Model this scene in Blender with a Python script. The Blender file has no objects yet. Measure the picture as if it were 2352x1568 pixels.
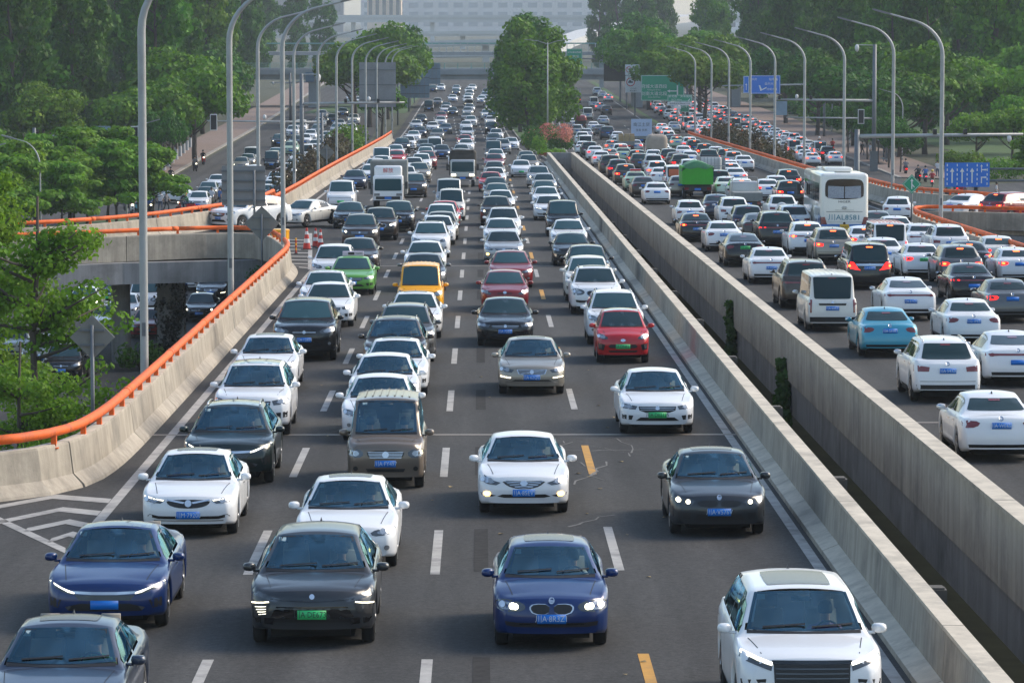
import bpy, bmesh, math, random
from mathutils import Vector, Matrix
from mathutils.bvhtree import BVHTree

R = math.radians
SC = bpy.context.scene
COL = SC.collection
rnd = random.Random(7)

# ------------------------------------------------------------------ camera
cam_data = bpy.data.cameras.new("camera")
cam_data.sensor_width = 36.0
cam_data.lens = 36.0 * 8400.0 / 2352.0
cam_data.clip_start = 1.0
cam_data.clip_end = 9000.0
cam = bpy.data.objects.new("camera", cam_data)
COL.objects.link(cam)
cam.location = (0.0, 0.0, 17.0)
cam.rotation_euler = (R(90.0 - 5.136), 0.0, R(-0.498))
SC.camera = cam

# ------------------------------------------------------------------ sky and sun
SUN_ELEV, SUN_AZ = 36.0, 66.0          # azimuth measured from straight ahead towards the +x side
world = bpy.data.worlds.new("World")
SC.world = world
world.use_nodes = True
wn = world.node_tree
wn.nodes.clear()
w_out = wn.nodes.new("ShaderNodeOutputWorld")
w_bg = wn.nodes.new("ShaderNodeBackground")
w_sky = wn.nodes.new("ShaderNodeTexSky")
w_sky.sky_type = 'NISHITA'
w_sky.sun_disc = False
w_sky.sun_elevation = R(SUN_ELEV)
w_sky.sun_rotation = R(SUN_AZ)
w_sky.altitude = 300.0
w_sky.air_density = 1.3
w_sky.dust_density = 1.6
w_sky.ozone_density = 1.2
w_bg.inputs[1].default_value = 0.125
# thin broken cloud, the same all round
w_tc = wn.nodes.new("ShaderNodeTexCoord")
w_map = wn.nodes.new("ShaderNodeMapping")
w_map.inputs["Scale"].default_value = (1.0, 1.0, 2.2)
w_no = wn.nodes.new("ShaderNodeTexNoise")
w_no.inputs["Scale"].default_value = 3.2
w_no.inputs["Detail"].default_value = 7.0
w_no.inputs["Roughness"].default_value = 0.6
w_mr = wn.nodes.new("ShaderNodeMapRange")
w_mr.inputs["From Min"].default_value = 0.36
w_mr.inputs["From Max"].default_value = 0.66
w_mr.inputs["To Min"].default_value = 0.72
w_mr.inputs["To Max"].default_value = 1.42
w_sc = wn.nodes.new("ShaderNodeVectorMath")
w_sc.operation = 'SCALE'
wn.links.new(w_tc.outputs["Generated"], w_map.inputs["Vector"])
wn.links.new(w_map.outputs[0], w_no.inputs["Vector"])
wn.links.new(w_no.outputs["Fac"], w_mr.inputs["Value"])
wn.links.new(w_sky.outputs[0], w_sc.inputs[0])
wn.links.new(w_mr.outputs[0], w_sc.inputs["Scale"])
wn.links.new(w_sc.outputs[0], w_bg.inputs[0])
wn.links.new(w_bg.outputs[0], w_out.inputs[0])

sun_data = bpy.data.lights.new("sun", 'SUN')
sun_data.energy = 2.0
sun_data.angle = R(32.0)
sun_data.color = (1.0, 0.86, 0.69)
sun = bpy.data.objects.new("sun", sun_data)
COL.objects.link(sun)
sd = Vector((math.sin(R(SUN_AZ)) * math.cos(R(SUN_ELEV)), math.cos(R(SUN_AZ)) * math.cos(R(SUN_ELEV)), math.sin(R(SUN_ELEV))))
sun.rotation_euler = sd.to_track_quat('Z', 'Y').to_euler()
sun.location = (0, 300, 200)

SC.view_settings.view_transform = 'Standard'
SC.view_settings.look = 'None'
SC.view_settings.exposure = 0.90
SC.view_settings.gamma = 1.0
SC.view_settings.use_curve_mapping = False
SC.render.engine = 'CYCLES'
SC.cycles.max_bounces = 6
SC.cycles.diffuse_bounces = 3
SC.cycles.glossy_bounces = 3
SC.cycles.transmission_bounces = 2
SC.cycles.transparent_max_bounces = 6
SC.cycles.volume_bounces = 0
SC.cycles.use_denoising = True
SC.cycles.caustics_reflective = False
SC.cycles.caustics_refractive = False

# ------------------------------------------------------------------ materials
MATS = {}
def nodes_of(m):
    m.use_nodes = True
    nt = m.node_tree
    return nt, nt.nodes["Principled BSDF"]

def mat(key, color, rough=0.6, metal=0.0, coat=0.0, spec=0.5, noise=None, bump=None, emit=None, var=0.0, coords='Object', dirt=None, streak=0.0):
    """plain procedural material. noise=(scale, amount), bump=(scale, strength), emit=(colour, strength), var: value change per object"""
    if key in MATS:
        return MATS[key]
    m = bpy.data.materials.new(key)
    nt, b = nodes_of(m)
    c4 = (color[0], color[1], color[2], 1.0)
    b.inputs["Base Color"].default_value = c4
    b.inputs["Roughness"].default_value = rough
    b.inputs["Metallic"].default_value = metal
    b.inputs["Specular IOR Level"].default_value = spec
    b.inputs["Coat Weight"].default_value = coat
    b.inputs["Coat Roughness"].default_value = 0.06
    tc = nt.nodes.new("ShaderNodeTexCoord")
    src = None
    if noise:
        n = nt.nodes.new("ShaderNodeTexNoise")
        n.inputs["Scale"].default_value = noise[0]
        n.inputs["Detail"].default_value = 5.0
        n.inputs["Roughness"].default_value = 0.65
        nt.links.new(tc.outputs[coords], n.inputs["Vector"])
        mr = nt.nodes.new("ShaderNodeMapRange")
        mr.inputs["From Min"].default_value = 0.25
        mr.inputs["From Max"].default_value = 0.75
        mr.inputs["To Min"].default_value = 1.0 - noise[1]
        mr.inputs["To Max"].default_value = 1.0 + noise[1]
        nt.links.new(n.outputs["Fac"], mr.inputs["Value"])
        src = mr.outputs[0]
        if streak:
            # rain streaks: noise drawn out downwards
            mpg = nt.nodes.new("ShaderNodeMapping")
            mpg.inputs["Scale"].default_value = (2.6, 2.6, .12)
            nt.links.new(tc.outputs[coords], mpg.inputs["Vector"])
            n3 = nt.nodes.new("ShaderNodeTexNoise")
            n3.inputs["Scale"].default_value = 1.0
            n3.inputs["Detail"].default_value = 6.0
            n3.inputs["Roughness"].default_value = 0.75
            nt.links.new(mpg.outputs[0], n3.inputs["Vector"])
            m3 = nt.nodes.new("ShaderNodeMapRange")
            m3.inputs["From Min"].default_value = .30
            m3.inputs["From Max"].default_value = .66
            m3.inputs["To Min"].default_value = 1.0 + streak * .25
            m3.inputs["To Max"].default_value = 1.0 - streak
            nt.links.new(n3.outputs["Fac"], m3.inputs["Value"])
            mm3 = nt.nodes.new("ShaderNodeMath")
            mm3.operation = 'MULTIPLY'
            nt.links.new(src, mm3.inputs[0])
            nt.links.new(m3.outputs[0], mm3.inputs[1])
            src = mm3.outputs[0]
    if var:
        oi = nt.nodes.new("ShaderNodeObjectInfo")
        mv = nt.nodes.new("ShaderNodeMapRange")
        mv.inputs["To Min"].default_value = 1.0 - var
        mv.inputs["To Max"].default_value = 1.0 + var
        nt.links.new(oi.outputs["Random"], mv.inputs["Value"])
        if src is None:
            src = mv.outputs[0]
        else:
            mm = nt.nodes.new("ShaderNodeMath")
            mm.operation = 'MULTIPLY'
            nt.links.new(src, mm.inputs[0])
            nt.links.new(mv.outputs[0], mm.inputs[1])
            src = mm.outputs[0]
    if src is not None:
        vm = nt.nodes.new("ShaderNodeVectorMath")
        vm.operation = 'SCALE'
        vm.inputs[0].default_value = color[:3]
        nt.links.new(src, vm.inputs["Scale"])
        last = vm.outputs[0]
        if dirt:
            # dirt = (scale, colour, amount): blotches with a shape of their own
            n2 = nt.nodes.new("ShaderNodeTexNoise")
            n2.inputs["Scale"].default_value = dirt[0]
            n2.inputs["Detail"].default_value = 6.0
            n2.inputs["Roughness"].default_value = 0.7
            nt.links.new(tc.outputs[coords], n2.inputs["Vector"])
            m2 = nt.nodes.new("ShaderNodeMapRange")
            m2.inputs["From Min"].default_value = 0.48
            m2.inputs["From Max"].default_value = 0.72
            m2.inputs["To Max"].default_value = dirt[2]
            nt.links.new(n2.outputs["Fac"], m2.inputs["Value"])
            mx = nt.nodes.new("ShaderNodeMix")
            mx.data_type = 'RGBA'
            nt.links.new(m2.outputs[0], mx.inputs["Factor"])
            nt.links.new(last, mx.inputs["A"])
            mx.inputs["B"].default_value = (*dirt[1], 1.0)
            last = mx.outputs["Result"]
        nt.links.new(last, b.inputs["Base Color"])
    if bump:
        nb = nt.nodes.new("ShaderNodeTexNoise")
        nb.inputs["Scale"].default_value = bump[0]
        nb.inputs["Detail"].default_value = 3.0
        nt.links.new(tc.outputs[coords], nb.inputs["Vector"])
        bp = nt.nodes.new("ShaderNodeBump")
        bp.inputs["Strength"].default_value = bump[1]
        bp.inputs["Distance"].default_value = 0.02
        nt.links.new(nb.outputs["Fac"], bp.inputs["Height"])
        nt.links.new(bp.outputs[0], b.inputs["Normal"])
    if emit:
        b.inputs["Emission Color"].default_value = (*emit[0], 1.0)
        b.inputs["Emission Strength"].default_value = emit[1]
    MATS[key] = m
    return m

# ------------------------------------------------------------------ object helpers
def mesh_obj(name, verts, faces, material=None, parent=None, smooth=False, link=True):
    me = bpy.data.meshes.new(name)
    me.from_pydata([tuple(v) for v in verts], [], faces)
    if material is not None:
        for mm in (material if isinstance(material, (list, tuple)) else [material]):
            me.materials.append(mm)
    if smooth:
        me.shade_smooth()
    o = bpy.data.objects.new(name, me)
    if link:
        COL.objects.link(o)
    if parent is not None:
        o.parent = parent
    return o

def empty(name, loc=(0, 0, 0), rz=0.0):
    o = bpy.data.objects.new(name, None)
    o.empty_display_size = 0.2
    o.location = loc
    o.rotation_euler = (0, 0, rz)
    COL.objects.link(o)
    return o

def tag(o, label=None, cat=None, group=None, kind=None):
    if label: o["label"] = label
    if cat: o["category"] = cat
    if group: o["group"] = group
    if kind: o["kind"] = kind
    return o

class MB:
    """collects simple shapes, then links them as one mesh"""
    def __init__(self):
        self.v, self.f, self.m = [], [], []
    def add(self, verts, faces, mi=0):
        k = len(self.v)
        self.v += [tuple(p) for p in verts]
        self.f += [tuple(i + k for i in f) for f in faces]
        self.m += [mi] * len(faces)
        return self
    def box(self, x0, x1, y0, y1, z0, z1, mi=0):
        return self.add([(x0, y0, z0), (x1, y0, z0), (x1, y1, z0), (x0, y1, z0), (x0, y0, z1), (x1, y0, z1), (x1, y1, z1), (x0, y1, z1)],
                        [(0, 3, 2, 1), (4, 5, 6, 7), (0, 1, 5, 4), (1, 2, 6, 5), (2, 3, 7, 6), (3, 0, 4, 7)], mi)
    def tube(self, pts, rad, n=8, mi=0, caps=True):
        pts = [Vector(p) for p in pts]
        rads = rad if isinstance(rad, (list, tuple)) else [rad] * len(pts)
        vs, fs = [], []
        a = None
        for i, p in enumerate(pts):
            d = (pts[min(i + 1, len(pts) - 1)] - pts[max(i - 1, 0)]).normalized()
            if a is None:
                a = d.cross(Vector((0, 1, 0) if abs(d.y) < .9 else (0, 0, 1))).normalized()
            else:
                a = (a - d * a.dot(d)).normalized()
            b2 = d.cross(a).normalized()
            for k in range(n):
                t = 2 * math.pi * k / n
                vs.append(p + (a * math.cos(t) + b2 * math.sin(t)) * rads[i])
        for i in range(len(pts) - 1):
            for k in range(n):
                fs.append((i * n + k, i * n + (k + 1) % n, (i + 1) * n + (k + 1) % n, (i + 1) * n + k))
        if caps:
            fs.append(tuple(range(n - 1, -1, -1)))
            fs.append(tuple(range((len(pts) - 1) * n, len(pts) * n)))
        return self.add(vs, fs, mi)
    def lathe(self, prof, n=16, center=(0, 0, 0), axis='Z', mi=0):
        """prof: [(r, h)...] around an axis"""
        vs, fs = [], []
        c = Vector(center)
        for (r, h) in prof:
            for k in range(n):
                t = 2 * math.pi * k / n
                a, b2 = r * math.cos(t), r * math.sin(t)
                vs.append(c + (Vector((a, b2, h)) if axis == 'Z' else Vector((h, a, b2)) if axis == 'X' else Vector((a, h, b2))))
        for i in range(len(prof) - 1):
            for k in range(n):
                fs.append((i * n + k, i * n + (k + 1) % n, (i + 1) * n + (k + 1) % n, (i + 1) * n + k))
        fs.append(tuple(range(n - 1, -1, -1)))
        fs.append(tuple(range((len(prof) - 1) * n, len(prof) * n)))
        return self.add(vs, fs, mi)
    def build(self, name, material, parent=None, smooth=False, link=True):
        o = mesh_obj(name, self.v, self.f, material, parent, smooth, link)
        if any(self.m):
            o.data.polygons.foreach_set("material_index", self.m)
        return o

def smooth_by_angle(o, ang=40):
    me = o.data
    me.shade_smooth()
    bm = bmesh.new()
    bm.from_mesh(me)
    for e in bm.edges:
        if len(e.link_faces) == 2 and e.calc_face_angle(0) > R(ang):
            e.smooth = False
    bm.to_mesh(me)
    bm.free()
    return o

def copy_tree(o, parent=None):
    c = o.copy()
    COL.objects.link(c)
    c.parent = parent
    for ch in o.children:
        copy_tree(ch, c)
    return c

_textcache = {}
def text_mesh(s, size=1.0, align='CENTER'):
    """flat lettering as a mesh lying in the XZ plane, facing -Y"""
    key = (s, size, align)
    if key in _textcache:
        return _textcache[key]
    cu = bpy.data.curves.new("lettering", 'FONT')
    cu.body = s
    cu.size = size
    cu.align_x = align
    cu.align_y = 'CENTER'
    cu.resolution_u = 2
    o = bpy.data.objects.new("lettering", cu)
    me = bpy.data.meshes.new_from_object(o)
    me.transform(Matrix.Rotation(R(90), 4, 'X'))
    bpy.data.objects.remove(o)
    bpy.data.curves.remove(cu)
    _textcache[key] = me
    return me

def lettering(s, size, loc, parent, material, rot=(0, 0, 0), align='CENTER', name="lettering", sx=1.0):
    me = text_mesh(s, size, align)
    o = bpy.data.objects.new(name, me)
    if not me.materials:
        me.materials.append(material)
    COL.objects.link(o)
    o.material_slots[0].link = 'OBJECT'
    o.material_slots[0].material = material
    o.parent = parent
    o.location = loc
    o.rotation_euler = rot
    o.scale = (sx, 1, 1)
    return o

# the elevated road falls towards the distance and meets the ground there
SLOPE = 0.01632
def zroad(y):
    if y < 440: return 8.2 - SLOPE * y
    if y < 565: 
        t = y - 440
        return 8.2 - SLOPE * 440 - SLOPE * t + SLOPE * t * t / 250.0
    return 0.0
def pitch_at(y):
    return math.atan((zroad(y + 2) - zroad(y - 2)) / 4.0)

def lerp(a, b, t): return a + (b - a) * t
def pw(knots, y):
    """piecewise linear"""
    if y <= knots[0][0]: return knots[0][1]
    for (a, va), (b, vb) in zip(knots, knots[1:]):
        if y <= b: return va + (vb - va) * (y - a) / (b - a)
    return knots[-1][1]
def pchip(knots):
    xs = [k[0] for k in knots]; ys = [k[1] for k in knots]
    n = len(xs)
    h = [xs[i + 1] - xs[i] for i in range(n - 1)]
    dl = [(ys[i + 1] - ys[i]) / h[i] for i in range(n - 1)]
    d = [0.0] * n
    d[0], d[-1] = dl[0], dl[-1]
    for i in range(1, n - 1):
        if dl[i - 1] * dl[i] > 0:
            w1, w2 = 2 * h[i] + h[i - 1], h[i] + 2 * h[i - 1]
            d[i] = (w1 + w2) / (w1 / dl[i - 1] + w2 / dl[i])
    def f(x):
        if x <= xs[0]: return ys[0]
        if x >= xs[-1]: return ys[-1]
        i = 0
        while x > xs[i + 1]: i += 1
        t = (x - xs[i]) / h[i]
        return ((2*t**3 - 3*t*t + 1) * ys[i] + (t**3 - 2*t*t + t) * h[i] * d[i] + (-2*t**3 + 3*t*t) * ys[i + 1] + (t**3 - t*t) * h[i] * d[i + 1])
    return f
# ================================================================== vehicles: shells and details
GLASS = mat("car_glass", (0.018, 0.052, 0.062), rough=0.05, spec=0.45, var=.5)
def clear_glass():
    m = bpy.data.materials.new("clear_glass")
    m.use_nodes = True
    nt = m.node_tree
    nt.nodes.clear()
    out = nt.nodes.new("ShaderNodeOutputMaterial")
    tr = nt.nodes.new("ShaderNodeBsdfTransparent"); tr.inputs[0].default_value = (.74, .86, .85, 1)
    gl = nt.nodes.new("ShaderNodeBsdfGlossy"); gl.inputs[0].default_value = (.45, .84, 1.0, 1); gl.inputs["Roughness"].default_value = .03
    fr_ = nt.nodes.new("ShaderNodeFresnel"); fr_.inputs[0].default_value = 1.9
    ad = nt.nodes.new("ShaderNodeMath"); ad.operation = 'ADD'; ad.inputs[1].default_value = .06
    mx = nt.nodes.new("ShaderNodeMixShader")
    nt.links.new(fr_.outputs[0], ad.inputs[0]); nt.links.new(ad.outputs[0], mx.inputs[0])
    nt.links.new(tr.outputs[0], mx.inputs[1]); nt.links.new(gl.outputs[0], mx.inputs[2]); nt.links.new(mx.outputs[0], out.inputs[0])
    return m
CLEAR = clear_glass()
REARGLASS = mat("rear_glass", (0.014, 0.032, 0.036), rough=0.08, spec=0.28, var=.4)
GLASS_SIDE = mat("side_glass", (0.008, 0.011, 0.013), rough=0.04, spec=0.6)
BLACK = mat("black_plastic", (0.012, 0.012, 0.013), rough=0.5)
GLOSSBLACK = mat("gloss_black", (0.006, 0.006, 0.007), rough=0.12, coat=0.5)
UNDER = mat("underbody_black", (0.008, 0.008, 0.008), rough=0.9)
TYRE = mat("tyre_rubber", (0.014, 0.014, 0.015), rough=0.85, noise=(9.0, 0.25))
RIM = mat("alloy_rim", (0.30, 0.30, 0.31), rough=0.35, metal=0.9)
CHROME = mat("chrome", (0.62, 0.62, 0.63), rough=0.14, metal=1.0)
LAMP = mat("lamp_glass", (0.34, 0.36, 0.38), rough=0.12, metal=0.55, coat=1.0)
LAMPDARK = mat("lamp_housing", (0.06, 0.065, 0.07), rough=0.12, metal=0.2, coat=1.0)
LAMP_ON = mat("lamp_lit", (0.8, 0.78, 0.7), rough=0.2, emit=((1.0, 0.90, 0.62), 2.6))
DRL_ON = mat("daytime_lamp_lit", (0.8, 0.8, 0.75), rough=0.2, emit=((1.0, 0.94, 0.74), 1.5))
FOG_ON = mat("fog_lamp_lit", (0.8, 0.6, 0.3), rough=0.2, emit=((1.0, 0.62, 0.16), 3.0))
AMBER_ON = mat("indicator_lit", (0.8, 0.4, 0.1), rough=0.3, emit=((1.0, 0.33, 0.03), 4.0))
TAIL = mat("tail_lamp", (0.17, 0.008, 0.010), rough=0.12, coat=1.0)
TAIL_ON = mat("tail_lamp_lit", (0.5, 0.02, 0.02), rough=0.2, emit=((1.0, 0.010, 0.005), 1.9))
BRAKE_ON = mat("brake_lamp_lit", (0.6, 0.05, 0.02), rough=0.2, emit=((1.0, 0.10, 0.02), 4.5))
PLATE_BLUE = mat("plate_blue", (0.004, 0.17, 0.62), rough=0.4)
PLATE_GREEN = mat("plate_green", (0.04, 0.52, 0.16), rough=0.4)
PLATE_YELLOW = mat("plate_yellow", (0.75, 0.42, 0.02), rough=0.4)
PLATE_WHITE_INK = mat("plate_white_ink", (0.55, 0.62, 0.72), rough=0.5)
PLATE_BLACK_INK = mat("plate_black_ink", (0.02, 0.03, 0.03), rough=0.5)
SUNGLASS = mat("sunroof_glass", (.055, .042, .034), rough=.22, spec=.22)
S_STICK = mat("sticker_pale", (.4, .5, .5), rough=.6)
SEAT_G = mat("seat_grey", (.26, .24, .21), rough=.85)
SEAT = mat("seat_cloth", (0.03, 0.03, 0.032), rough=0.9)

def paint(key, c, metal=0.0, rough=0.32):
    return mat("paint_" + key, c, rough=rough, metal=metal, coat=0.55, spec=0.35, noise=(0.9, 0.03))
PAINTS = {
    'white': paint('white', (0.74, 0.75, 0.76)), 'pearl': paint('pearl', (0.66, 0.65, 0.61)),
    'silver': paint('silver', (0.40, 0.41, 0.42), 0.35), 'grey': paint('grey', (0.12, 0.125, 0.13), 0.4),
    'charcoal': paint('charcoal', (0.035, 0.038, 0.042), 0.3), 'black': paint('black', (0.010, 0.010, 0.011), 0.0, 0.25),
    'brown': paint('brown', (0.058, 0.044, 0.036), 0.35), 'taupe': paint('taupe', (0.17, 0.135, 0.105), 0.25),
    'champagne': paint('champagne', (0.30, 0.27, 0.225), 0.45), 'beige': paint('beige', (0.38, 0.33, 0.27), 0.3),
    'blue': paint('blue', (0.003, 0.024, 0.115), 0.15), 'navy': paint('navy', (0.008, 0.014, 0.045), 0.15),
    'slate': paint('slate', (0.030, 0.043, 0.075), 0.3), 'teal': paint('teal', (0.05, 0.30, 0.42), 0.25),
    'red': paint('red', (0.46, 0.010, 0.014), 0.0), 'darkred': paint('darkred', (0.21, 0.014, 0.017), 0.05),
    'yellow': paint('yellow', (0.90, 0.40, 0.004)), 'taxi': paint('taxi', (0.11, 0.33, 0.05)),
    'mint': paint('mint', (0.36, 0.50, 0.36)), 'pine': paint('pine', (0.012, 0.022, 0.022), 0.3),
    'stone': paint('stone', (0.52, 0.51, 0.47)),
}

def chaikin(poly, it=2):
    for _ in range(it):
        q = []
        n = len(poly)
        for i in range(n):
            a, b = poly[i], poly[(i + 1) % n]
            q.append((a[0] * .75 + b[0] * .25, a[1] * .75 + b[1] * .25))
            q.append((a[0] * .25 + b[0] * .75, a[1] * .25 + b[1] * .75))
        poly = q
    return poly

class Shell:
    def __init__(s, L, W, H, zn, zh1, yc, yr0, yr1, yb, zd, wr, wb=None, fo=0.85, ro=0.9, tyre=0.33, belt=None, zl=0.23, nose=0.80, tail=0.86, sweep=0.20,
                 rake=0.10, rrake=0.10, rsweep=0.10, roofdrop=0.05, hoodcrown=0.05, side_in=0.95, cut=True):
        s.__dict__.update(locals())
        w = W / 2
        s.w = w
        zb0, zb1 = belt if belt else (zh1 - 0.06, zh1 + 0.02)
        s.zb0, s.zb1 = zb0, zb1
        zt = [(0, zn), (0.10, zn + 0.035), (0.35, zn + 0.075), (yc - 0.12, zh1 - 0.012), (yc, zh1)]
        zt += [(lerp(yc, yr0, .2), lerp(zh1, H - .035, .215)), (lerp(yc, yr0, .8), lerp(zh1, H - .035, .83)), (yr0, H - .03), (yr0 + 0.35, H - 0.004),
               (lerp(yr0, yr1, .5), H), (yr1, H - roofdrop)]
        zt += [(lerp(yr1, yb, .25), lerp(H - roofdrop, zd, .20)), (lerp(yr1, yb, .85), lerp(H - roofdrop, zd, .87)), (yb, zd)]
        if L - yb > 0.25:
            zt += [(L - 0.10, zd - 0.015), (L, zd - 0.06)]
        else:
            zt += [(L, zd - 0.06)]
        f_zt = pchip(zt)
        f_plan = pchip([(0, nose), (0.10, nose + (1 - nose) * .50), (0.30, nose + (1 - nose) * .84), (0.8, 1.0), (L - .9, 1.0), (L - .3, .97), (L - .1, tail + (1 - tail) * .55), (L, tail)])
        f_crown = pchip([(0, .03), (.35, hoodcrown), (yc, hoodcrown), (yr0, .055), (yr1, .06), (yb, .05), (L, .03)])
        f_wt = pchip([(0, .80 * w), (.4, .80 * w), (yc, .83 * w), (yr0, wr), (yr1, wr - .01), (yb, min(.80 * w, wr + .14)), (L, .80 * w)])
        f_zs = pchip([(0, zn - .10), (.4, zn + .03), (yc, zb0), (lerp(yc, yb, .5), lerp(zb0, zb1, .5)), (yb, zb1), (L, min(zd - .10, zb1))])
        f_ws = pchip([(0, .93 * w), (yc, side_in * w), (yb, (side_in - .01) * w), (L, .92 * w)])
        a1, a2 = fo, L - ro
        s.axles = (a1, a2)
        Ra = tyre + 0.065
        def f_zl(y):
            z = zl + 0.04 * max(0, 1 - y / .3) + 0.08 * max(0, 1 - (L - y) / .35)
            for a in (a1, a2):
                d = abs(y - a)
                if d < Ra: z = max(z, tyre + math.sqrt(Ra * Ra - d * d))
            return z
        s.f_zt, s.f_zs, s.f_wt, s.f_zl, s.f_plan = f_zt, f_zs, f_wt, f_zl, f_plan
        ys = set([0, .03, .07, .12, .2, .3, L - .3, L - .2, L - .12, L - .07, L - .03, L])
        n = 40
        ys |= {round(L * i / n, 3) for i in range(1, n)}
        ys |= {yc, yr0, yr1, yb, yc - .03, yc + .03}
        for a in (a1, a2):
            for k in range(-4, 5):
                ys.add(round(a + Ra * 0.999 * math.sin(k * math.pi / 8), 3))
        ys = sorted(y for y in ys if 0 <= y <= L)
        keep = [ys[0]]
        for y in ys[1:]:
            if y - keep[-1] > 0.012: keep.append(y)
        keep[-1] = L
        def section(y):
            pl = f_plan(y)
            ww = w * pl
            z0, zs_, zt_ = f_zl(y), f_zs(y), f_zt(y)
            zs_ = max(zs_, z0 + .06)
            ze_ = zt_ - f_crown(y)
            ws_ = f_ws(y) * pl
            wt_ = min(f_wt(y) * pl, ws_ - .03)
            ze_ = max(ze_, zs_ + .012)
            pts = [(.80 * ww, z0), (.955 * ww, z0 + .008), (.99 * ww, lerp(z0, zs_, .12)), (1.0 * ww, lerp(z0, zs_, .36)), (1.0 * ww, lerp(z0, zs_, .62)),
                   (.985 * ww, lerp(z0, zs_, .86)), (ws_, zs_)]
            b0 = (ws_ - .028, zs_ + .010)
            pts.append(b0)
            pts.append((lerp(b0[0], wt_, .34) + .012, lerp(b0[1], ze_, .36)))
            pts.append((lerp(b0[0], wt_, .75) + .014, lerp(b0[1], ze_, .78)))
            pts.append((wt_, ze_))
            zt2 = max(zt_, ze_ + .004)
            for k in (.86, .66, .4, .2, 0):
                pts.append((wt_ * k, zt2 - (zt2 - ze_) * k ** 2.3))
            return pts
        V, F = [], []
        secs = [section(y) for y in keep]
        m = len(secs[0])
        def warp(x, y, z):
            ax = abs(x) / w
            if y < .9:
                t = (1 - y / .9) ** 2
                zz = z - 0.48 * zn / .72
                rk = rake * max(0, zz / (.30)) ** 1.3 if zz > 0 else .05 * min(1, (-zz / .25)) ** 2
                y2 = y + t * (sweep * ax ** 2.4 + min(rk, 0.28))
            elif y > L - .7:
                t = (1 - (L - y) / .7) ** 2
                zz = z - 0.55
                rk = rrake * max(0, zz / .4) ** 1.2 if zz > 0 else .04 * min(1, -zz / .3) ** 2
                y2 = y - t * (rsweep * ax ** 2.4 + min(rk, .25))
            else:
                y2 = y
            return (x, y2, z)
        for y, sec in zip(keep, secs):
            for sx in (1, -1):
                for (x, z) in sec:
                    V.append(warp(sx * x, y, z))
        def vid(i, sgn, k):
            return i * 2 * m + (0 if sgn > 0 else m) + k
        for i in range(len(keep) - 1):
            for k in range(m - 1):
                F.append((vid(i, 1, k), vid(i + 1, 1, k), vid(i + 1, 1, k + 1), vid(i, 1, k + 1)))
                F.append((vid(i, -1, k), vid(i, -1, k + 1), vid(i + 1, -1, k + 1), vid(i + 1, -1, k)))
        # end caps: grid between the side rows and the top columns
        for (ii, y, front) in ((0, 0.0, True), (len(keep) - 1, L, False)):
            sec = secs[ii]
            rows, cols = 6, m - 1 - 6
            grid = {}
            for r in range(rows + 1):
                for c in range(-cols, cols + 1):
                    ca = abs(c)
                    sg = 1 if c >= 0 else -1
                    if ca == cols:
                        grid[r, c] = vid(ii, sg, r)
                    elif r == rows:
                        grid[r, c] = vid(ii, sg, m - 1 - ca)
                    else:
                        xt = sec[m - 1 - ca][0] / max(sec[6][0], 1e-6)
                        z = sec[r][1]
                        dz = (sec[m - 1 - ca][1] - sec[6][1]) * (r / rows) ** 3
                        V.append(warp(sg * sec[r][0] * xt, y, z + dz))
                        grid[r, c] = len(V) - 1
            for r in range(rows):
                for c in range(-cols, cols):
                    q = (grid[r, c], grid[r, c + 1], grid[r + 1, c + 1], grid[r + 1, c])
                    F.append(q if front else q[::-1])
        bm = bmesh.new()
        bv = [bm.verts.new(v) for v in V]
        for f in F:
            try: bm.faces.new([bv[i] for i in f])
            except ValueError: pass
        bmesh.ops.remove_doubles(bm, verts=bm.verts, dist=0.0015)
        bmesh.ops.recalc_face_normals(bm, faces=bm.faces)
        me = bpy.data.meshes.new("body")
        bm.to_mesh(me)
        me.shade_smooth()
        s.bvh = BVHTree.FromBMesh(bm)
        bm.free()
        me.materials.append(PAINTS['white'])
        s.mesh = me
        s.zbot = f_zl(0)
        s.parts = []

    # ---- details projected on the shell
    def fz(s, t): return s.zbot + t * (s.zn - s.zbot)
    def proj(s, poly, view, off=0.006, cell=0.13):
        """poly in (x, z) for 'F' and 'R', (y, z) for 'S+' / 'S-', (x, y) for 'T'"""
        bm = bmesh.new()
        vs = [bm.verts.new((p[0], p[1], 0)) for p in poly]
        f = bm.faces.new(vs)
        f.normal_update()
        if f.normal.z < 0: f.normal_flip()
        lo = [min(p[i] for p in poly) for i in (0, 1)]
        hi = [max(p[i] for p in poly) for i in (0, 1)]
        for ax in (0, 1):
            n = int((hi[ax] - lo[ax]) / cell)
            for k in range(1, n + 1):
                q = lo[ax] + (hi[ax] - lo[ax]) * k / (n + 1)
                no = (1, 0, 0) if ax == 0 else (0, 1, 0)
                co = (q, 0, 0) if ax == 0 else (0, q, 0)
                bmesh.ops.bisect_plane(bm, geom=list(bm.verts) + list(bm.edges) + list(bm.faces), plane_co=co, plane_no=no)
        bmesh.ops.triangulate(bm, faces=[f for f in bm.faces if len(f.verts) > 4])
        out, bad = {}, set()
        for v in bm.verts:
            a, b = v.co.x, v.co.y
            if view == 'F': o, d = Vector((a, -4, b)), Vector((0, 1, 0))
            elif view == 'R': o, d = Vector((a, s.L + 4, b)), Vector((0, -1, 0))
            elif view == 'S+': o, d = Vector((4, a, b)), Vector((-1, 0, 0))
            elif view == 'S-': o, d = Vector((-4, a, b)), Vector((1, 0, 0))
            else: o, d = Vector((a, b, 5)), Vector((0, 0, -1))
            hit, nrm, idx, dist = s.bvh.ray_cast(o, d)
            if hit is None: bad.add(v)
            else:
                if nrm.dot(d) > 0: nrm = -nrm
                out[v] = hit + nrm * off
        if bad: bmesh.ops.delete(bm, geom=list(bad), context='VERTS')
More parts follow.
